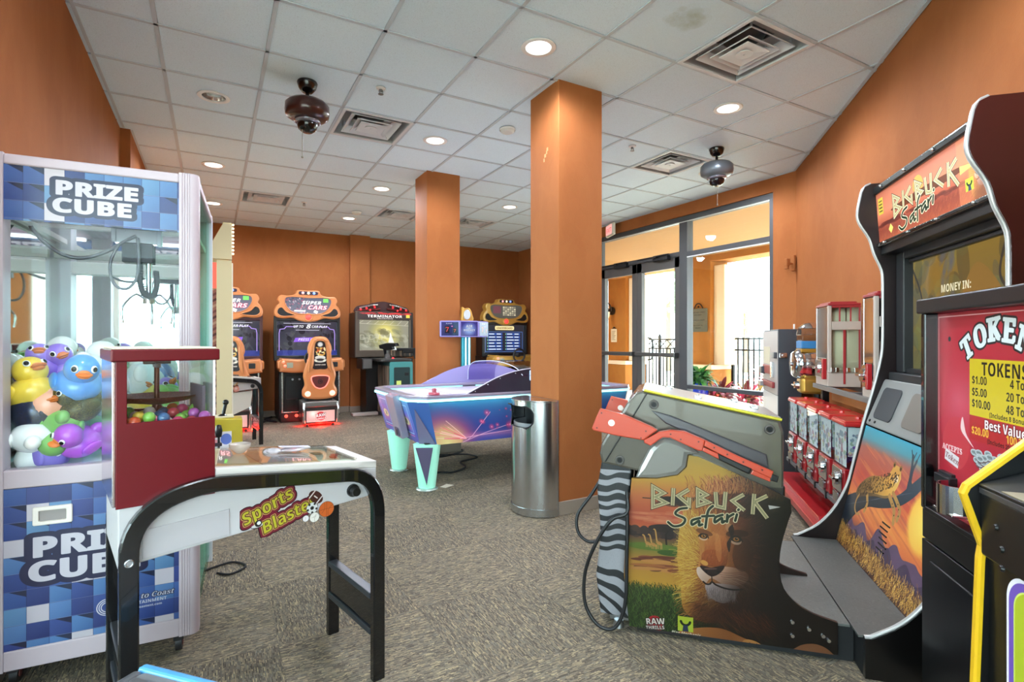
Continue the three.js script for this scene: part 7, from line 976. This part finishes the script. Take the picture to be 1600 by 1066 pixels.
const raceScreen = tex(720, 432, (g, w, h) => { seed = 9; g.fillStyle = grad(g, 0, 0, w, h, [[0, '#2c2f3c'], [0.5, '#4a4a54'], [1, '#1f2436']]); g.fillRect(0, 0, w, h); for (let i = 0; i < 70; i++) oval(g, rnd() * w, rnd() * h, 14 + rnd() * 50, 8 + rnd() * 30, rnd() * 3, ['rgba(20,22,28,.6)', 'rgba(90,100,90,.3)', 'rgba(60,50,80,.4)', 'rgba(110,110,120,.2)'][i % 4]); g.fillStyle = '#3a4fd0'; g.globalAlpha = 0.5; g.fillRect(0, h * 0.84, w, h * 0.16); g.globalAlpha = 1; g.strokeStyle = '#b79af0'; g.lineWidth = 9; for (const s of [-1, 1]) { poly(g, [[w / 2 + s * 120, 70], [w / 2 + s * 250, 70], [w / 2 + s * 270, 96], [w / 2 + s * 320, 104], [w / 2 + s * 330, 150], [w / 2 + s * 330, h - 60]], false); g.stroke(); } g.strokeStyle = '#e6e2f8'; g.lineWidth = 5; poly(g, [[80, 28], [w - 80, 28]], false); g.stroke(); poly(g, [[220, 112], [w - 220, 112]], false); g.stroke(); txt(g, 'UP TO', w / 2 - 110, 66, 42, '#f2f2f6', { style: 'italic bold' }); txt(g, '8', w / 2 + 4, 64, 72, '#f8f8fa', { style: 'italic bold', sx: 1.4 }); txt(g, 'CAR PLAY', w / 2 + 140, 66, 42, '#f2f2f6', { style: 'italic bold' }); g.fillStyle = '#8f62e0'; poly(g, [[w * 0.3, 208], [w * 0.75, 200], [w * 0.73, 252], [w * 0.27, 262]]); g.fill(); txt(g, 'PRESS GAS', w * 0.5, 231, 46, '#e9dcff', { style: 'italic bold' }); });
const raceMarquee = tex(640, 256, (g, w, h) => { seed = 4; g.fillStyle = grad(g, 0, 0, 0, h, [[0, '#3c3c4a'], [1, '#5c5c68']]); g.fillRect(0, 0, w, h); for (let i = 0; i < 90; i++) oval(g, rnd() * w * 0.5, rnd() * h, 18, 8, rnd() * 3, ['rgba(240,210,210,.35)', 'rgba(200,60,80,.35)', 'rgba(40,40,50,.5)'][i % 3]); txt(g, 'SUPER', w * 0.56, 84, 70, '#f2eef2', { style: 'italic bold', sx: 1.25, lines: [['#222', 8]] }); txt(g, 'CARS', w * 0.68, 152, 80, '#f4c2cc', { style: 'italic bold', sx: 1.35, lines: [['#a8203c', 10]] }); g.fillStyle = '#5fc94a'; g.fillRect(w * 0.82, 18, 70, 54); g.save(); g.translate(w * 0.66, 216); g.rotate(0.5); g.fillStyle = '#e8e2e2'; g.fillRect(-26, -18, 52, 40); g.restore(); g.fillStyle = 'rgba(240,230,230,.8)'; g.fillRect(w * 0.2, 196, 150, 24); });
const seatArt = tex(256, 512, (g, w, h) => { seed = 6; g.fillStyle = '#171113'; g.fillRect(0, 0, w, h); disc(g, w / 2, 66, 46, '#8d8a88'); disc(g, w / 2, 66, 34, '#d8d2c8'); for (let i = 0; i < 40; i++) oval(g, 60 + rnd() * 140, 130 + rnd() * 120, 20 + rnd() * 20, 14, rnd() * 3, ['#d8a84a', '#c0602c', '#e8d8a0', '#3a1a14'][i % 4]); oval(g, w / 2, 300, 86, 34, 0, '#d9d4cc'); oval(g, w / 2, 346, 100, 44, 0, '#b9b4aa'); oval(g, w / 2, 340, 66, 22, 0, '#2a2426'); oval(g, 60, 360, 22, 14, 0, '#f2ead2'); oval(g, 196, 360, 22, 14, 0, '#f2ead2'); txt(g, 'SUPER CARS', w / 2, 430, 30, '#e8d8c8', { style: 'italic bold' }); });
const plateTex = tex(400, 165, (g, w, h) => { g.fillStyle = '#d8b4ac'; g.fillRect(0, 0, w, h); g.fillStyle = rgrad(g, 90, 40, 90, [[0, '#fff4e8'], [1, 'rgba(255,230,220,0)']]); g.fillRect(0, 0, w, h); disc(g, w * 0.5, h * 0.5, 66, '#c03038'); txt(g, 'RAW', w * 0.5, h * 0.42, 66, '#f2ecea', { rot: -0.14, lines: [['#1a1012', 10]] }); txt(g, 'THRILLS', w * 0.5, h * 0.72, 38, '#f2ecea', { rot: -0.14, lines: [['#1a1012', 8]] }); });
racer('racing game with orange winged marquee and seat, clear of the others at the far wall', 1.355, { shell: orangeShell(), screen: raceScreen, marquee: raceMarquee, seat: seatArt, plate: plateTex });
racer('racing game with orange marquee at the far left, mostly hidden by the tall cream cabinet', 0.175, { shell: orangeShell(), screen: raceScreen, marquee: raceMarquee, seat: seatArt, plate: plateTex, bezel: S(0x3a1014, 0.4) });
const board = tex(720, 432, (g, w, h) => { g.fillStyle = grad(g, 0, 0, 0, h, [[0, '#2a2a30'], [1, '#20283a']]); g.fillRect(0, 0, w, h); g.fillStyle = '#e8d8a0'; g.beginPath(); g.roundRect(w * 0.28, 20, w * 0.46, 62, 20); g.fill(); txt(g, 'LEADERBOARD', w * 0.51, 52, 40, '#6a4a14'); g.strokeStyle = '#5a84d0'; g.lineWidth = 5; g.strokeRect(40, 110, w - 80, 300); for (let i = 0; i < 6; i++) for (const x of [80, 390]) { g.fillStyle = '#2f4f9a'; g.fillRect(x, 126 + i * 46, 250, 34); g.fillStyle = '#dfe9f2'; g.fillRect(x + 20, 136 + i * 46, 90 + (i % 3) * 14, 13); g.fillRect(x + 150, 136 + i * 46, 74, 13); g.fillStyle = '#7fc48a'; g.fillRect(x - 8, 134 + i * 46, 14, 18); } });
const gridMarquee = tex(640, 256, (g, w, h) => { g.fillStyle = '#4c4a44'; g.fillRect(0, 0, w, h); g.fillStyle = '#6a3a44'; g.fillRect(60, 30, 150, 130); for (let i = 0; i < 6; i++) for (let j = 0; j < 5; j++) { g.fillStyle = ['#c9c4a8', '#a8a48c', '#8d8a78'][(i + j) % 3]; g.fillRect(250 + i * 44, 36 + j * 34, 36, 26); } });
racer('gold racing game with a score list screen in the far right corner', 5.03, { shell: PH(0xc89a44, 0.35, 0.2, { clearcoat: 0.5 }), screen: board, marquee: gridMarquee, seat: seatArt, plate: plateTex, screenK: 1.2, seatX: 0.3, glow: false });
// shooting game
{
  const t = thing('shooting_arcade_game', 'black shooting arcade game with bright screen and mounted gun at the far wall', 'arcade game', [2.6, 0, -9.1]), dk = S(0x141214, 0.35);
  const rust = tex(256, 256, (g, w, h) => { seed = 15; g.fillStyle = '#2c2622'; g.fillRect(0, 0, w, h); for (let i = 0; i < 60; i++) { g.strokeStyle = ['#8a7a6a', '#5c4a3c', '#151214', '#a8937c', '#3c342e'][i % 5]; g.lineWidth = 4 + rnd() * 12; g.beginPath(); const x = rnd() * w; g.moveTo(x, 0); g.bezierCurveTo(x + 40, 80, x - 60, 160, x + rr(-40, 40), h); g.stroke(); } });
  part(t, 'screen_cabinet', [b2(-0.5, 0.5, 0.98, 1.76, -0.5, -0.03, 0.012), b2(-0.3, 0.3, 0, 1.0, -0.5, -0.1, 0.01)], dk);
  part(t, 'screen_frame', ext(rrect(-0.51, 0.995, 0.51, 1.775, 0.02), 0.05, 0.01, [rrect(-0.435, 1.115, 0.435, 1.63, 0.008)]).translate(0, 0, -0.04), S(0xffffff, 0.4, 0, { map: rust, color: 0xc8c0b8 }));
  const scr = tex(720, 432, (g, w, h) => { seed = 44; g.fillStyle = '#8d8c7c'; g.fillRect(0, 0, w, h); g.fillStyle = rgrad(g, w * 0.52, h * 0.46, 330, [[0, '#f6f2c8'], [0.3, '#d2c874'], [0.7, 'rgba(150,150,110,.6)'], [1, 'rgba(150,150,140,0)']]); g.fillRect(0, 0, w, h); for (let i = 0; i < 60; i++) oval(g, rnd() * w, h * 0.35 + rnd() * h * 0.6, 30 + rnd() * 40, 12 + rnd() * 26, rnd(), ['rgba(110,116,100,.3)', 'rgba(190,190,170,.3)', 'rgba(90,86,60,.25)'][i % 3]); for (let i = 0; i < 14; i++) oval(g, w * 0.47 + rr(-50, 70), h * 0.42 + rr(-40, 40), 40, 28, 0, 'rgba(120,118,84,.4)'); g.strokeStyle = 'rgba(226,222,200,.8)'; g.lineWidth = 4; for (let i = 0; i < 5; i++) g.strokeRect(20 + i * 64, h * 0.5 + (i % 2) * 40, 50, 60); poly(g, [[0, 50], [w, 80]], false); g.stroke(); for (let i = 0; i < 7; i++) { g.beginPath(); g.moveTo(i * 110, 50 + i * 4); g.lineTo(i * 110 + 60, 12); g.stroke(); } g.fillStyle = 'rgba(240,250,255,.8)'; poly(g, [[w * 0.55, h], [w * 0.62, h * 0.4], [w * 0.75, h]]); g.fill(); });
  part(t, 'screen', sheet(rect(-0.438, 1.112, 0.438, 1.633), 0.01).translate(0, 0, -0.035), screenMat(scr, 1.2));
  const mq = tex(640, 110, (g, w, h) => { g.fillStyle = '#2a1a18'; g.fillRect(0, 0, w, h); for (let i = 0; i < 40; i++) oval(g, rnd() * w, 12 + rnd() * 20, 30, 10, 0, 'rgba(200,40,40,.5)'); txt(g, 'TERMINATOR', w / 2, 62, 52, '#e6dcd4', { sx: 1.25, lines: [['#120a0a', 8]] }); txt(g, 'SALVATION', w / 2, 96, 22, '#c8bcb0', { sx: 1.6 }); g.fillStyle = '#d8c040'; g.fillRect(w - 64, 34, 46, 46); });
  part(t, 'title_strip', sheet(rect(-0.47, 1.64, 0.47, 1.77), 0.006).translate(0, 0, 0.008), glow(0xffffff, 0.3, { map: mq, emissiveMap: mq }));
  // topper: plain machined struts with red lamps
  part(t, 'topper_plate', ext(smooth([[-0.5, 1.77], [-0.46, 1.86], [-0.3, 1.9], [-0.14, 1.94], [0, 1.96], [0.14, 1.94], [0.3, 1.9], [0.44, 1.85], [0.48, 1.77]], 60), 0.04, 0.01).translate(0, 0, -0.14), S(0x3a1c1c, 0.4, 0.3));
  for (const s of [-1, 1]) { part(t, 'topper_strut', tube([[s * 0.1, 1.9, -0.08], [s * 0.24, 1.88, -0.07], [s * 0.42, 1.83, -0.08]], 0.022, 20, 10), chrome); part(t, 'topper_strut', tube([[s * 0.06, 1.83, -0.08], [s * 0.2, 1.81, -0.06], [s * 0.45, 1.79, -0.08]], 0.018, 20, 10), S(0x6a2a2a, 0.3, 0.7)); for (const [a, b] of [[0.16, 1.855], [0.3, 1.83], [0.4, 1.81], [0.24, 1.8]]) part(t, 'topper_lamp', ball(0.017, s * a, b, -0.05, 12, 8), glow(0xff2a30, 1.1)); }
  // console
  part(t, 'console', [b2(-0.1, 0.29, 0, 0.93, -0.1, 0.62, 0.012)], S(0x20383a, 0.4));
  part(t, 'console_art', uvbb(b2(-0.09, 0.6, 0.06, 0.86, -0.004, 0.004, 0)).rotateY(PI / 2).translate(-0.101, 0, 0.53), S(0xffffff, 0.4, 0, { map: rust }));
  part(t, 'console_front', [ext(rrect(-0.1, 0.05, 0.29, 0.93, 0.03), 0.02, 0.006).translate(0, 0, 0.612)], S(0x4f9a9a, 0.35, 0.3)); part(t, 'coin_door', [ext(rrect(-0.03, 0.42, 0.24, 0.84, 0.02), 0.012, 0.003).translate(0, 0, 0.628)], S(0x1d3436, 0.35)); part(t, 'coin_slot', [b2(0.01, 0.09, 0.55, 0.62, 0.636, 0.644, 0.004)], glow(0xb8c868, 0.35)); part(t, 'coin_slot', [b2(0.15, 0.22, 0.7, 0.75, 0.636, 0.644, 0.004)], S(0x0a0c0e, 0.4));
  part(t, 'console_deck', [ext(rrect(-0.24, -0.64, 0.31, 0.1, 0.08), 0.05, 0.012).rotateX(-PI / 2).translate(0, 0.93, 0)], S(0x33302e, 0.4, 0.2));
  part(t, 'deck_button', [ball(0.02, -0.02, 0.985, 0.55, 12, 8)], glow(0xff3a40, 1.0));
  part(t, 'gun_mount', [cyl(0.05, 0.07, 0.08, -0.06, 1.01, 0.4, 16), cyl(0.03, 0.03, 0.1, -0.06, 1.07, 0.4, 12)], S(0x4c4846, 0.35, 0.6));
  part(t, 'mounted_gun', [ext([[-0.16, 0], [0.02, 0], [0.05, -0.12], [0.1, -0.12], [0.1, 0.02], [0.2, 0.04], [0.2, 0.1], [0.0, 0.12], [-0.28, 0.1], [-0.3, 0.05], [-0.16, 0.05]], 0.06, 0.012).translate(0, 0, -0.03).rotateY(1.9).rotateZ(0.2).translate(-0.06, 1.12, 0.4)], S(0x1a191b, 0.35, 0.4));
  part(t, 'mounted_gun', [ext([[-0.14, 0], [0.02, 0], [0.05, -0.1], [0.09, -0.1], [0.09, 0.02], [0.18, 0.04], [0.18, 0.09], [-0.26, 0.09], [-0.26, 0.04], [-0.14, 0.04]], 0.05, 0.012).rotateY(-0.5).translate(0.42, 1.06, 0.2)], S(0x1a191b, 0.35, 0.4));
  part(t, 'speaker_box', [b2(-0.46, -0.29, 0.8, 0.98, -0.1, 0.3, 0.01)], dk); part(t, 'speaker_grille', [b2(-0.445, -0.3, 0.815, 0.965, 0.298, 0.306, 0.004)], S(0x4c4a48, 0.6));
  part(t, 'floor_pedal', [b2(-0.55, -0.12, 0.0, 0.05, -0.1, 0.02, 0.008)], S(0xb9b6b0, 0.4));
}
// second ball game behind the cream cabinet
{
  const t2 = tex(700, 372, (g, w, h) => { g.fillStyle = '#b06a3c'; g.fillRect(0, 0, w, h); seed = 19; for (let i = 0; i < 60; i++) oval(g, w * (0.2 + rnd() * 0.5), h * (0.15 + rnd() * 0.7), 40 * rnd() + 10, 24, rnd() * 3, ['#8a4a28', '#d8a060', '#5a2c18', '#e8c890'][i % 4]); disc(g, w * 0.66, h * 0.62, 90, '#f0a090'); disc(g, w * 0.64, h * 0.58, 40, '#fbd8cc'); });
  const a2 = tex(700, 372, (g, w, h) => { g.fillStyle = '#000'; g.fillRect(0, 0, w, h); seed = 19; for (let i = 0; i < 60; i++) oval(g, w * (0.2 + rnd() * 0.5), h * (0.15 + rnd() * 0.7), 40 * rnd() + 10, 24, rnd() * 3, '#fff'); disc(g, w * 0.66, h * 0.62, 90, '#fff'); }, { data: true });
  const G = ballGame('table_ball_game', 'smaller-looking white table ball game at the far left, before the racing game', 0.535, -7.17, 0.12, { r: [-0.45, 0.64, -0.2, 0.78], t: t2, a: a2 }, false);
  part(G.t, 'cash_box', G.o([ext([[-0.42, 0.42], [-0.3, 0.38], [-0.12, 0.46], [-0.1, 0.62], [-0.1, 0.66], [-0.42, 0.64]], 0.2, 0.004).translate(0, 0, -0.3)]), S(0xd8d4cc, 0.4));
}
// tall cream cabinet
{
  const t = thing('tall_redemption_game', 'tall cream cabinet with a bulb-edged top standing behind the glass prize crane', 'arcade game', [-0.22, 0, -6.1]), o = (g) => mg(g).translate(0.22, 0, 6.1), cr = S(0xd3c49c, 0.5);
  const stripe = tex(128, 512, (g, w, h) => { g.fillStyle = '#b8786a'; g.fillRect(0, 0, w, h); for (let i = 0; i < 26; i++) { g.strokeStyle = ['#6a3438', '#d8a890', '#8a4a48'][i % 3]; g.lineWidth = 9; g.beginPath(); g.moveTo(0, i * 22 + 30); g.lineTo(w, i * 22 - 30); g.stroke(); } });
  for (const z of [-5.63, -6.6]) { part(t, 'side_panel', o(ext([[0.03, 0], [0.155, 0], [0.155, 2.02], [0.03, 2.02]], 0.03, 0.004).translate(0, 0, z)), cr); part(t, 'top_panel', o(ext([[-0.012, 2.03], [0.153, 2.03], [0.15, 2.365], [0.085, 2.37], [-0.012, 2.17]], 0.03, 0.004).translate(0, 0, z)), cr); }
  part(t, 'body', o(b2(-0.6, 0.03, 0, 2.0, -6.6, -5.66, 0.004)), S(0xbfae86, 0.5));
  part(t, 'striped_panel', o(sheet(rect(-0.2, 0.5, 0.03, 1.75), 0.01).translate(0, 0, -5.66)), S(0xffffff, 0.5, 0, { map: stripe }));
  part(t, 'glow_panel', o(b2(-0.2, 0.03, 1.76, 2.0, -5.66, -5.645, 0.002)), glow(0xff6a58, 0.6)); part(t, 'gold_trim', o(b2(-0.035, -0.02, 0.5, 2.15, -5.64, -5.62, 0.004)), S(0xd0a040, 0.35, 0.4));
  part(t, 'marquee_face', o(b2(0.15, 0.156, 2.04, 2.36, -6.57, -5.63, 0.002)), S(0xe8e0cc, 0.4)); part(t, 'front_face', o(b2(0.15, 0.165, 0.1, 2.0, -6.57, -5.61, 0.004)), S(0xece4d0, 0.35)); part(t, 'top_rail', o(b2(0.08, 0.155, 2.36, 2.372, -6.6, -5.6, 0.003)), S(0xf0e0a0, 0.4));
  for (let i = 0; i < 9; i++) part(t, 'bulb', o(ball(0.012, 0.165, 2.09 + i * 0.034, -5.64, 10, 8)), glow(0xfff2d0, 0.8));
}
// yellow control box in front of it
{
  const t = thing('joystick_game', 'small white game with yellow control box and black joysticks behind the red hopper', 'arcade game', [0.06, 0, -4.25]), o = (g) => mg(g).translate(-0.06, 0, 4.25);
  part(t, 'pedestal', o(b2(-0.04, 0.16, 0, 0.55, -4.36, -4.16, 0.006)), S(0xd8d6da, 0.4)); part(t, 'control_box', o([ext([[0.0, 0.5], [0.185, 0.5], [0.182, 0.722], [0.005, 0.735]], 0.16, 0.008).translate(0, 0, -4.36)]), PH(0xc9b72c, 0.35, 0, { clearcoat: 0.4 })); part(t, 'control_top', o(b2(0.0, 0.13, 0.73, 0.742, -4.35, -4.22, 0.003)), S(0xe0d8b8, 0.4));
  const pn = tex(160, 140, (g, w, h) => { g.fillStyle = '#e4e0e6'; g.fillRect(0, 0, w, h); oval(g, 120, 60, 40, 44, 0, '#5f78c8'); g.fillStyle = '#c8405a'; g.fillRect(16, 30, 44, 14); oval(g, 44, 84, 30, 24, 0, '#e8a8b0'); });
  part(t, 'front_panel', o([sheet(rect(-0.02, 0.52, 0.115, 0.64), 0.006).translate(0, 0, -4.195)]), S(0xffffff, 0.4, 0, { map: pn })); part(t, 'shelf', o(b2(-0.05, 0.13, 0.50, 0.52, -4.2, -4.08, 0.004)), S(0xc8d8d4, 0.3));
  part(t, 'joystick', o([tube([[0.062, 0.735, -4.27], [0.07, 0.78, -4.27], [0.08, 0.83, -4.27]], 0.012, 12, 10), ball(0.02, 0.08, 0.835, -4.27, 14, 10), lathe([[0.03, 0], [0.014, 0.012], [0, 0.014]], 16, 0.06, 0.742, -4.27)]), black); part(t, 'joystick', o([lathe([[0.0, 0], [0.018, 0.006], [0.024, 0.05], [0.016, 0.085], [0, 0.09]], 18, 0.035, 0.61, -4.13), cyl(0.008, 0.008, 0.1, 0.035, 0.57, -4.13, 10)]), black); part(t, 'lever', o(b2(0.0, 0.055, 0.556, 0.576, -4.14, -4.1, 0.005)), S(0x2a2026, 0.4));
}
lone('power_cord', tube([[0.62, 0.01, -9.4], [0.7, 0.012, -9.1], [0.62, 0.012, -8.95], [0.78, 0.02, -9.2], [0.86, 0.012, -8.98], [0.72, 0.012, -9.3], [0.84, 0.03, -9.5]], 0.012, 90), rubber, 'black cords bundled on the carpet between the two orange racing games', 'cord');
// low machine just below the camera
{
  const t = thing('low_console', 'low silver console with light blue edge at the bottom of the view', 'arcade game', [-0.148, 0, -1.635], -0.827), o = (x0, x1, y0, y1, z0, z1, r) => ext(rrect(x0, -z1, x1, -z0, r), y1 - y0, Math.min(0.008, (y1 - y0) / 3)).rotateX(-PI / 2).translate(0, y0, 0);
  part(t, 'body', [o(0.02, 0.5, 0, 0.447, 0.02, 0.42, 0.02)], S(0xa4a8ad, 0.25, 0.6));
  part(t, 'blue_edge', [o(0, 0.52, 0.40, 0.452, 0, 0.026, 0.01)], PH(0x4f9ad6, 0.3, 0, { clearcoat: 0.5 })); part(t, 'side_edge', [o(0, 0.026, 0.40, 0.450, 0.027, 0.42, 0.01)], S(0x77797e, 0.3, 0.6));
  part(t, 'grey_stripe', [o(0.03, 0.5, 0.446, 0.45, 0.05, 0.068, 0.004)], S(0x6c6a6e, 0.35, 0.4));
}

// ---------- on the ceiling ----------
{
  const ring = (a, b, y, th, drop = 0) => { const g = ext(rect(-a, -a, a, a), th, 0, [rect(-b, -b, b, b).reverse()]).rotateX(-PI / 2).translate(0, y, 0); if (drop) { const p = g.attributes.position; for (let i = 0; i < p.count; i++) { const m = Math.max(Math.abs(p.getX(i)), Math.abs(p.getZ(i))); p.setY(i, p.getY(i) + drop * (1 - (m - b) / (a - b))); } g.computeVertexNormals(); } return g; };
  const where = { '5,-2': 'large square ceiling vent nearest the camera, upper right', '2,2': 'square ceiling vent beside the brown ceiling fan', '7,1': 'square ceiling vent left of the grey ceiling fan', '1,7': 'square ceiling vent above the tall cream cabinet', '4,7': 'square ceiling vent left of the far column near the far wall', '6,7': 'square ceiling vent right of the far column' };
  const vm = S(0xd6d8da, 0.4), vd = S(0xb4b6b8, 0.5), vk = S(0x6a6b6d, 0.8);
  for (const k of ventCells) {
    const [i, j] = k.split(',').map(Number), t = thing('ceiling_vent', where[k], 'air vent', [gx(i + 0.5), CEIL, gz(j + 0.5)], 0, 'square vents in the ceiling grid');
    part(t, 'vent_frame', ring(0.297, 0.272, -0.006, 0.012), vm); part(t, 'back_pan', [ring(0.285, 0.13, 0.1, 0.006), b2(-0.285, -0.28, 0.005, 0.1, -0.285, 0.285, 0), b2(0.28, 0.285, 0.005, 0.1, -0.285, 0.285, 0), b2(-0.285, 0.285, 0.005, 0.1, -0.285, -0.28, 0), b2(-0.285, 0.285, 0.005, 0.1, 0.28, 0.285, 0)], vd);
    part(t, 'duct_neck', [lathe([[0.13, 0.1], [0.13, 0.15], [0, 0.15]], 28)], vk);
    part(t, 'outer_cone', ring(0.215, 0.16, 0.0, 0.008, 0.045), vm); part(t, 'inner_cone', ring(0.15, 0.1, -0.006, 0.008, 0.03), vm); part(t, 'center_plate', [ring(0.11, 0.002, -0.01, 0.006, 0.012), cyl(0.05, 0.055, 0.008, 0, -0.008, 0, 24), cyl(0.008, 0.008, 0.006, 0, -0.013, 0, 10)], vm);
    for (const [a, b] of [[-1, -1], [1, -1], [1, 1], [-1, 1]]) part(t, 'hanger_clip', b2(a * 0.2 - 0.006, a * 0.2 + 0.006, 0.01, 0.1, b * 0.2 - 0.006, b * 0.2 + 0.006, 0.001), vd);
  }
  const fan = (label, x, z, motor, low) => {
    const t = thing('ceiling_fan', label, 'ceiling fan', [x, 0, z]);
    part(t, 'canopy', lathe([[0.068, CEIL], [0.072, CEIL - 0.01], [0.06, CEIL - 0.05], [0.035, CEIL - 0.078], [0, CEIL - 0.08]], 28), PH(0x140a08, 0.25, 0.3, { clearcoat: 0.5 })); part(t, 'downrod', cyl(0.013, 0.013, 0.1, 0, CEIL - 0.11, 0, 14), PH(0x140a08, 0.25, 0.3));
    part(t, 'motor_housing', lathe([[0.0, 3.03], [0.05, 3.03], [0.13, 3.018], [0.152, 2.995], [0.155, 2.95], [0.15, 2.915], [0.12, 2.895], [0.085, 2.882], [0, 2.88]], 40), motor); part(t, 'motor_band', lathe([[0.085, 2.885], [0.095, 2.875], [0.075, 2.862], [0, 2.86]], 36), S(0x9a98a4, 0.25, 0.7));
    part(t, 'switch_housing', lathe([[0.07, 2.872], [0.072, 2.85], [0.062, 2.82], [0.035, 2.80], [0, 2.798]], 30), PH(low, 0.2, 0.3, { clearcoat: 0.6 })); part(t, 'pull_chain', [cyl(0.0025, 0.0025, 0.2, -0.04, 2.70, 0.04, 6), ball(0.008, -0.04, 2.6, 0.04, 8, 6)], S(0x8d8a80, 0.4, 0.6));
  };
  fan('dark brown ceiling fan motor hanging at the upper left', 0.604, -4.125, PH(0x3a120a, 0.3, 0.2, { clearcoat: 0.6 }), 0x0c0706); fan('grey ceiling fan motor hanging near the glass doors', 4.331, -3.565, PH(0x6f757c, 0.35, 0.5), 0x120b12);
  const det = (label, x, z, r) => { const t = thing('smoke_detector', label, 'smoke detector', [x, CEIL, z]); part(t, 'base', lathe([[0, -0.002], [r, -0.002], [r * 1.02, -0.012], [r * 0.98, -0.018]], 30), white); part(t, 'cover', lathe([[r * 0.9, -0.014], [r * 0.86, -0.03], [r * 0.6, -0.04], [0, -0.042]], 30), S(0xdad8d2, 0.45)); };
  det('round white smoke detector left of the near column top', 2.296, -4.152, 0.07); det('round white smoke detector near the far wall', 1.841, -7.914, 0.07);
  const spr = (label, x, z) => { const t = thing('sprinkler_head', label, 'sprinkler', [x, CEIL, z], 0, 'sprinkler heads in the ceiling'); part(t, 'escutcheon', lathe([[0, -0.002], [0.036, -0.002], [0.034, -0.008], [0.016, -0.012], [0, -0.012]], 24), white); part(t, 'nozzle', [cyl(0.009, 0.011, 0.02, 0, -0.02, 0, 12), tube([[0.011, -0.014, 0], [0.014, -0.032, 0], [0.003, -0.046, 0]], 0.003, 10, 6), tube([[-0.011, -0.014, 0], [-0.014, -0.032, 0], [-0.003, -0.046, 0]], 0.003, 10, 6)], S(0x8d8f92, 0.3, 0.8)); part(t, 'deflector', [cyl(0.02, 0.02, 0.003, 0, -0.048, 0, 16)], S(0x8d8f92, 0.3, 0.8)); };
  spr('sprinkler head right of the brown ceiling fan', 1.098, -3.947); spr('sprinkler head left of the vent by the grey fan', 3.558, -3.922); spr('sprinkler head beside the vent right of the far column', 3.51, -7.64); spr('sprinkler head beside the vent above the cream cabinet', 1.089, -7.72);
}
renderer.render(scene, camera);
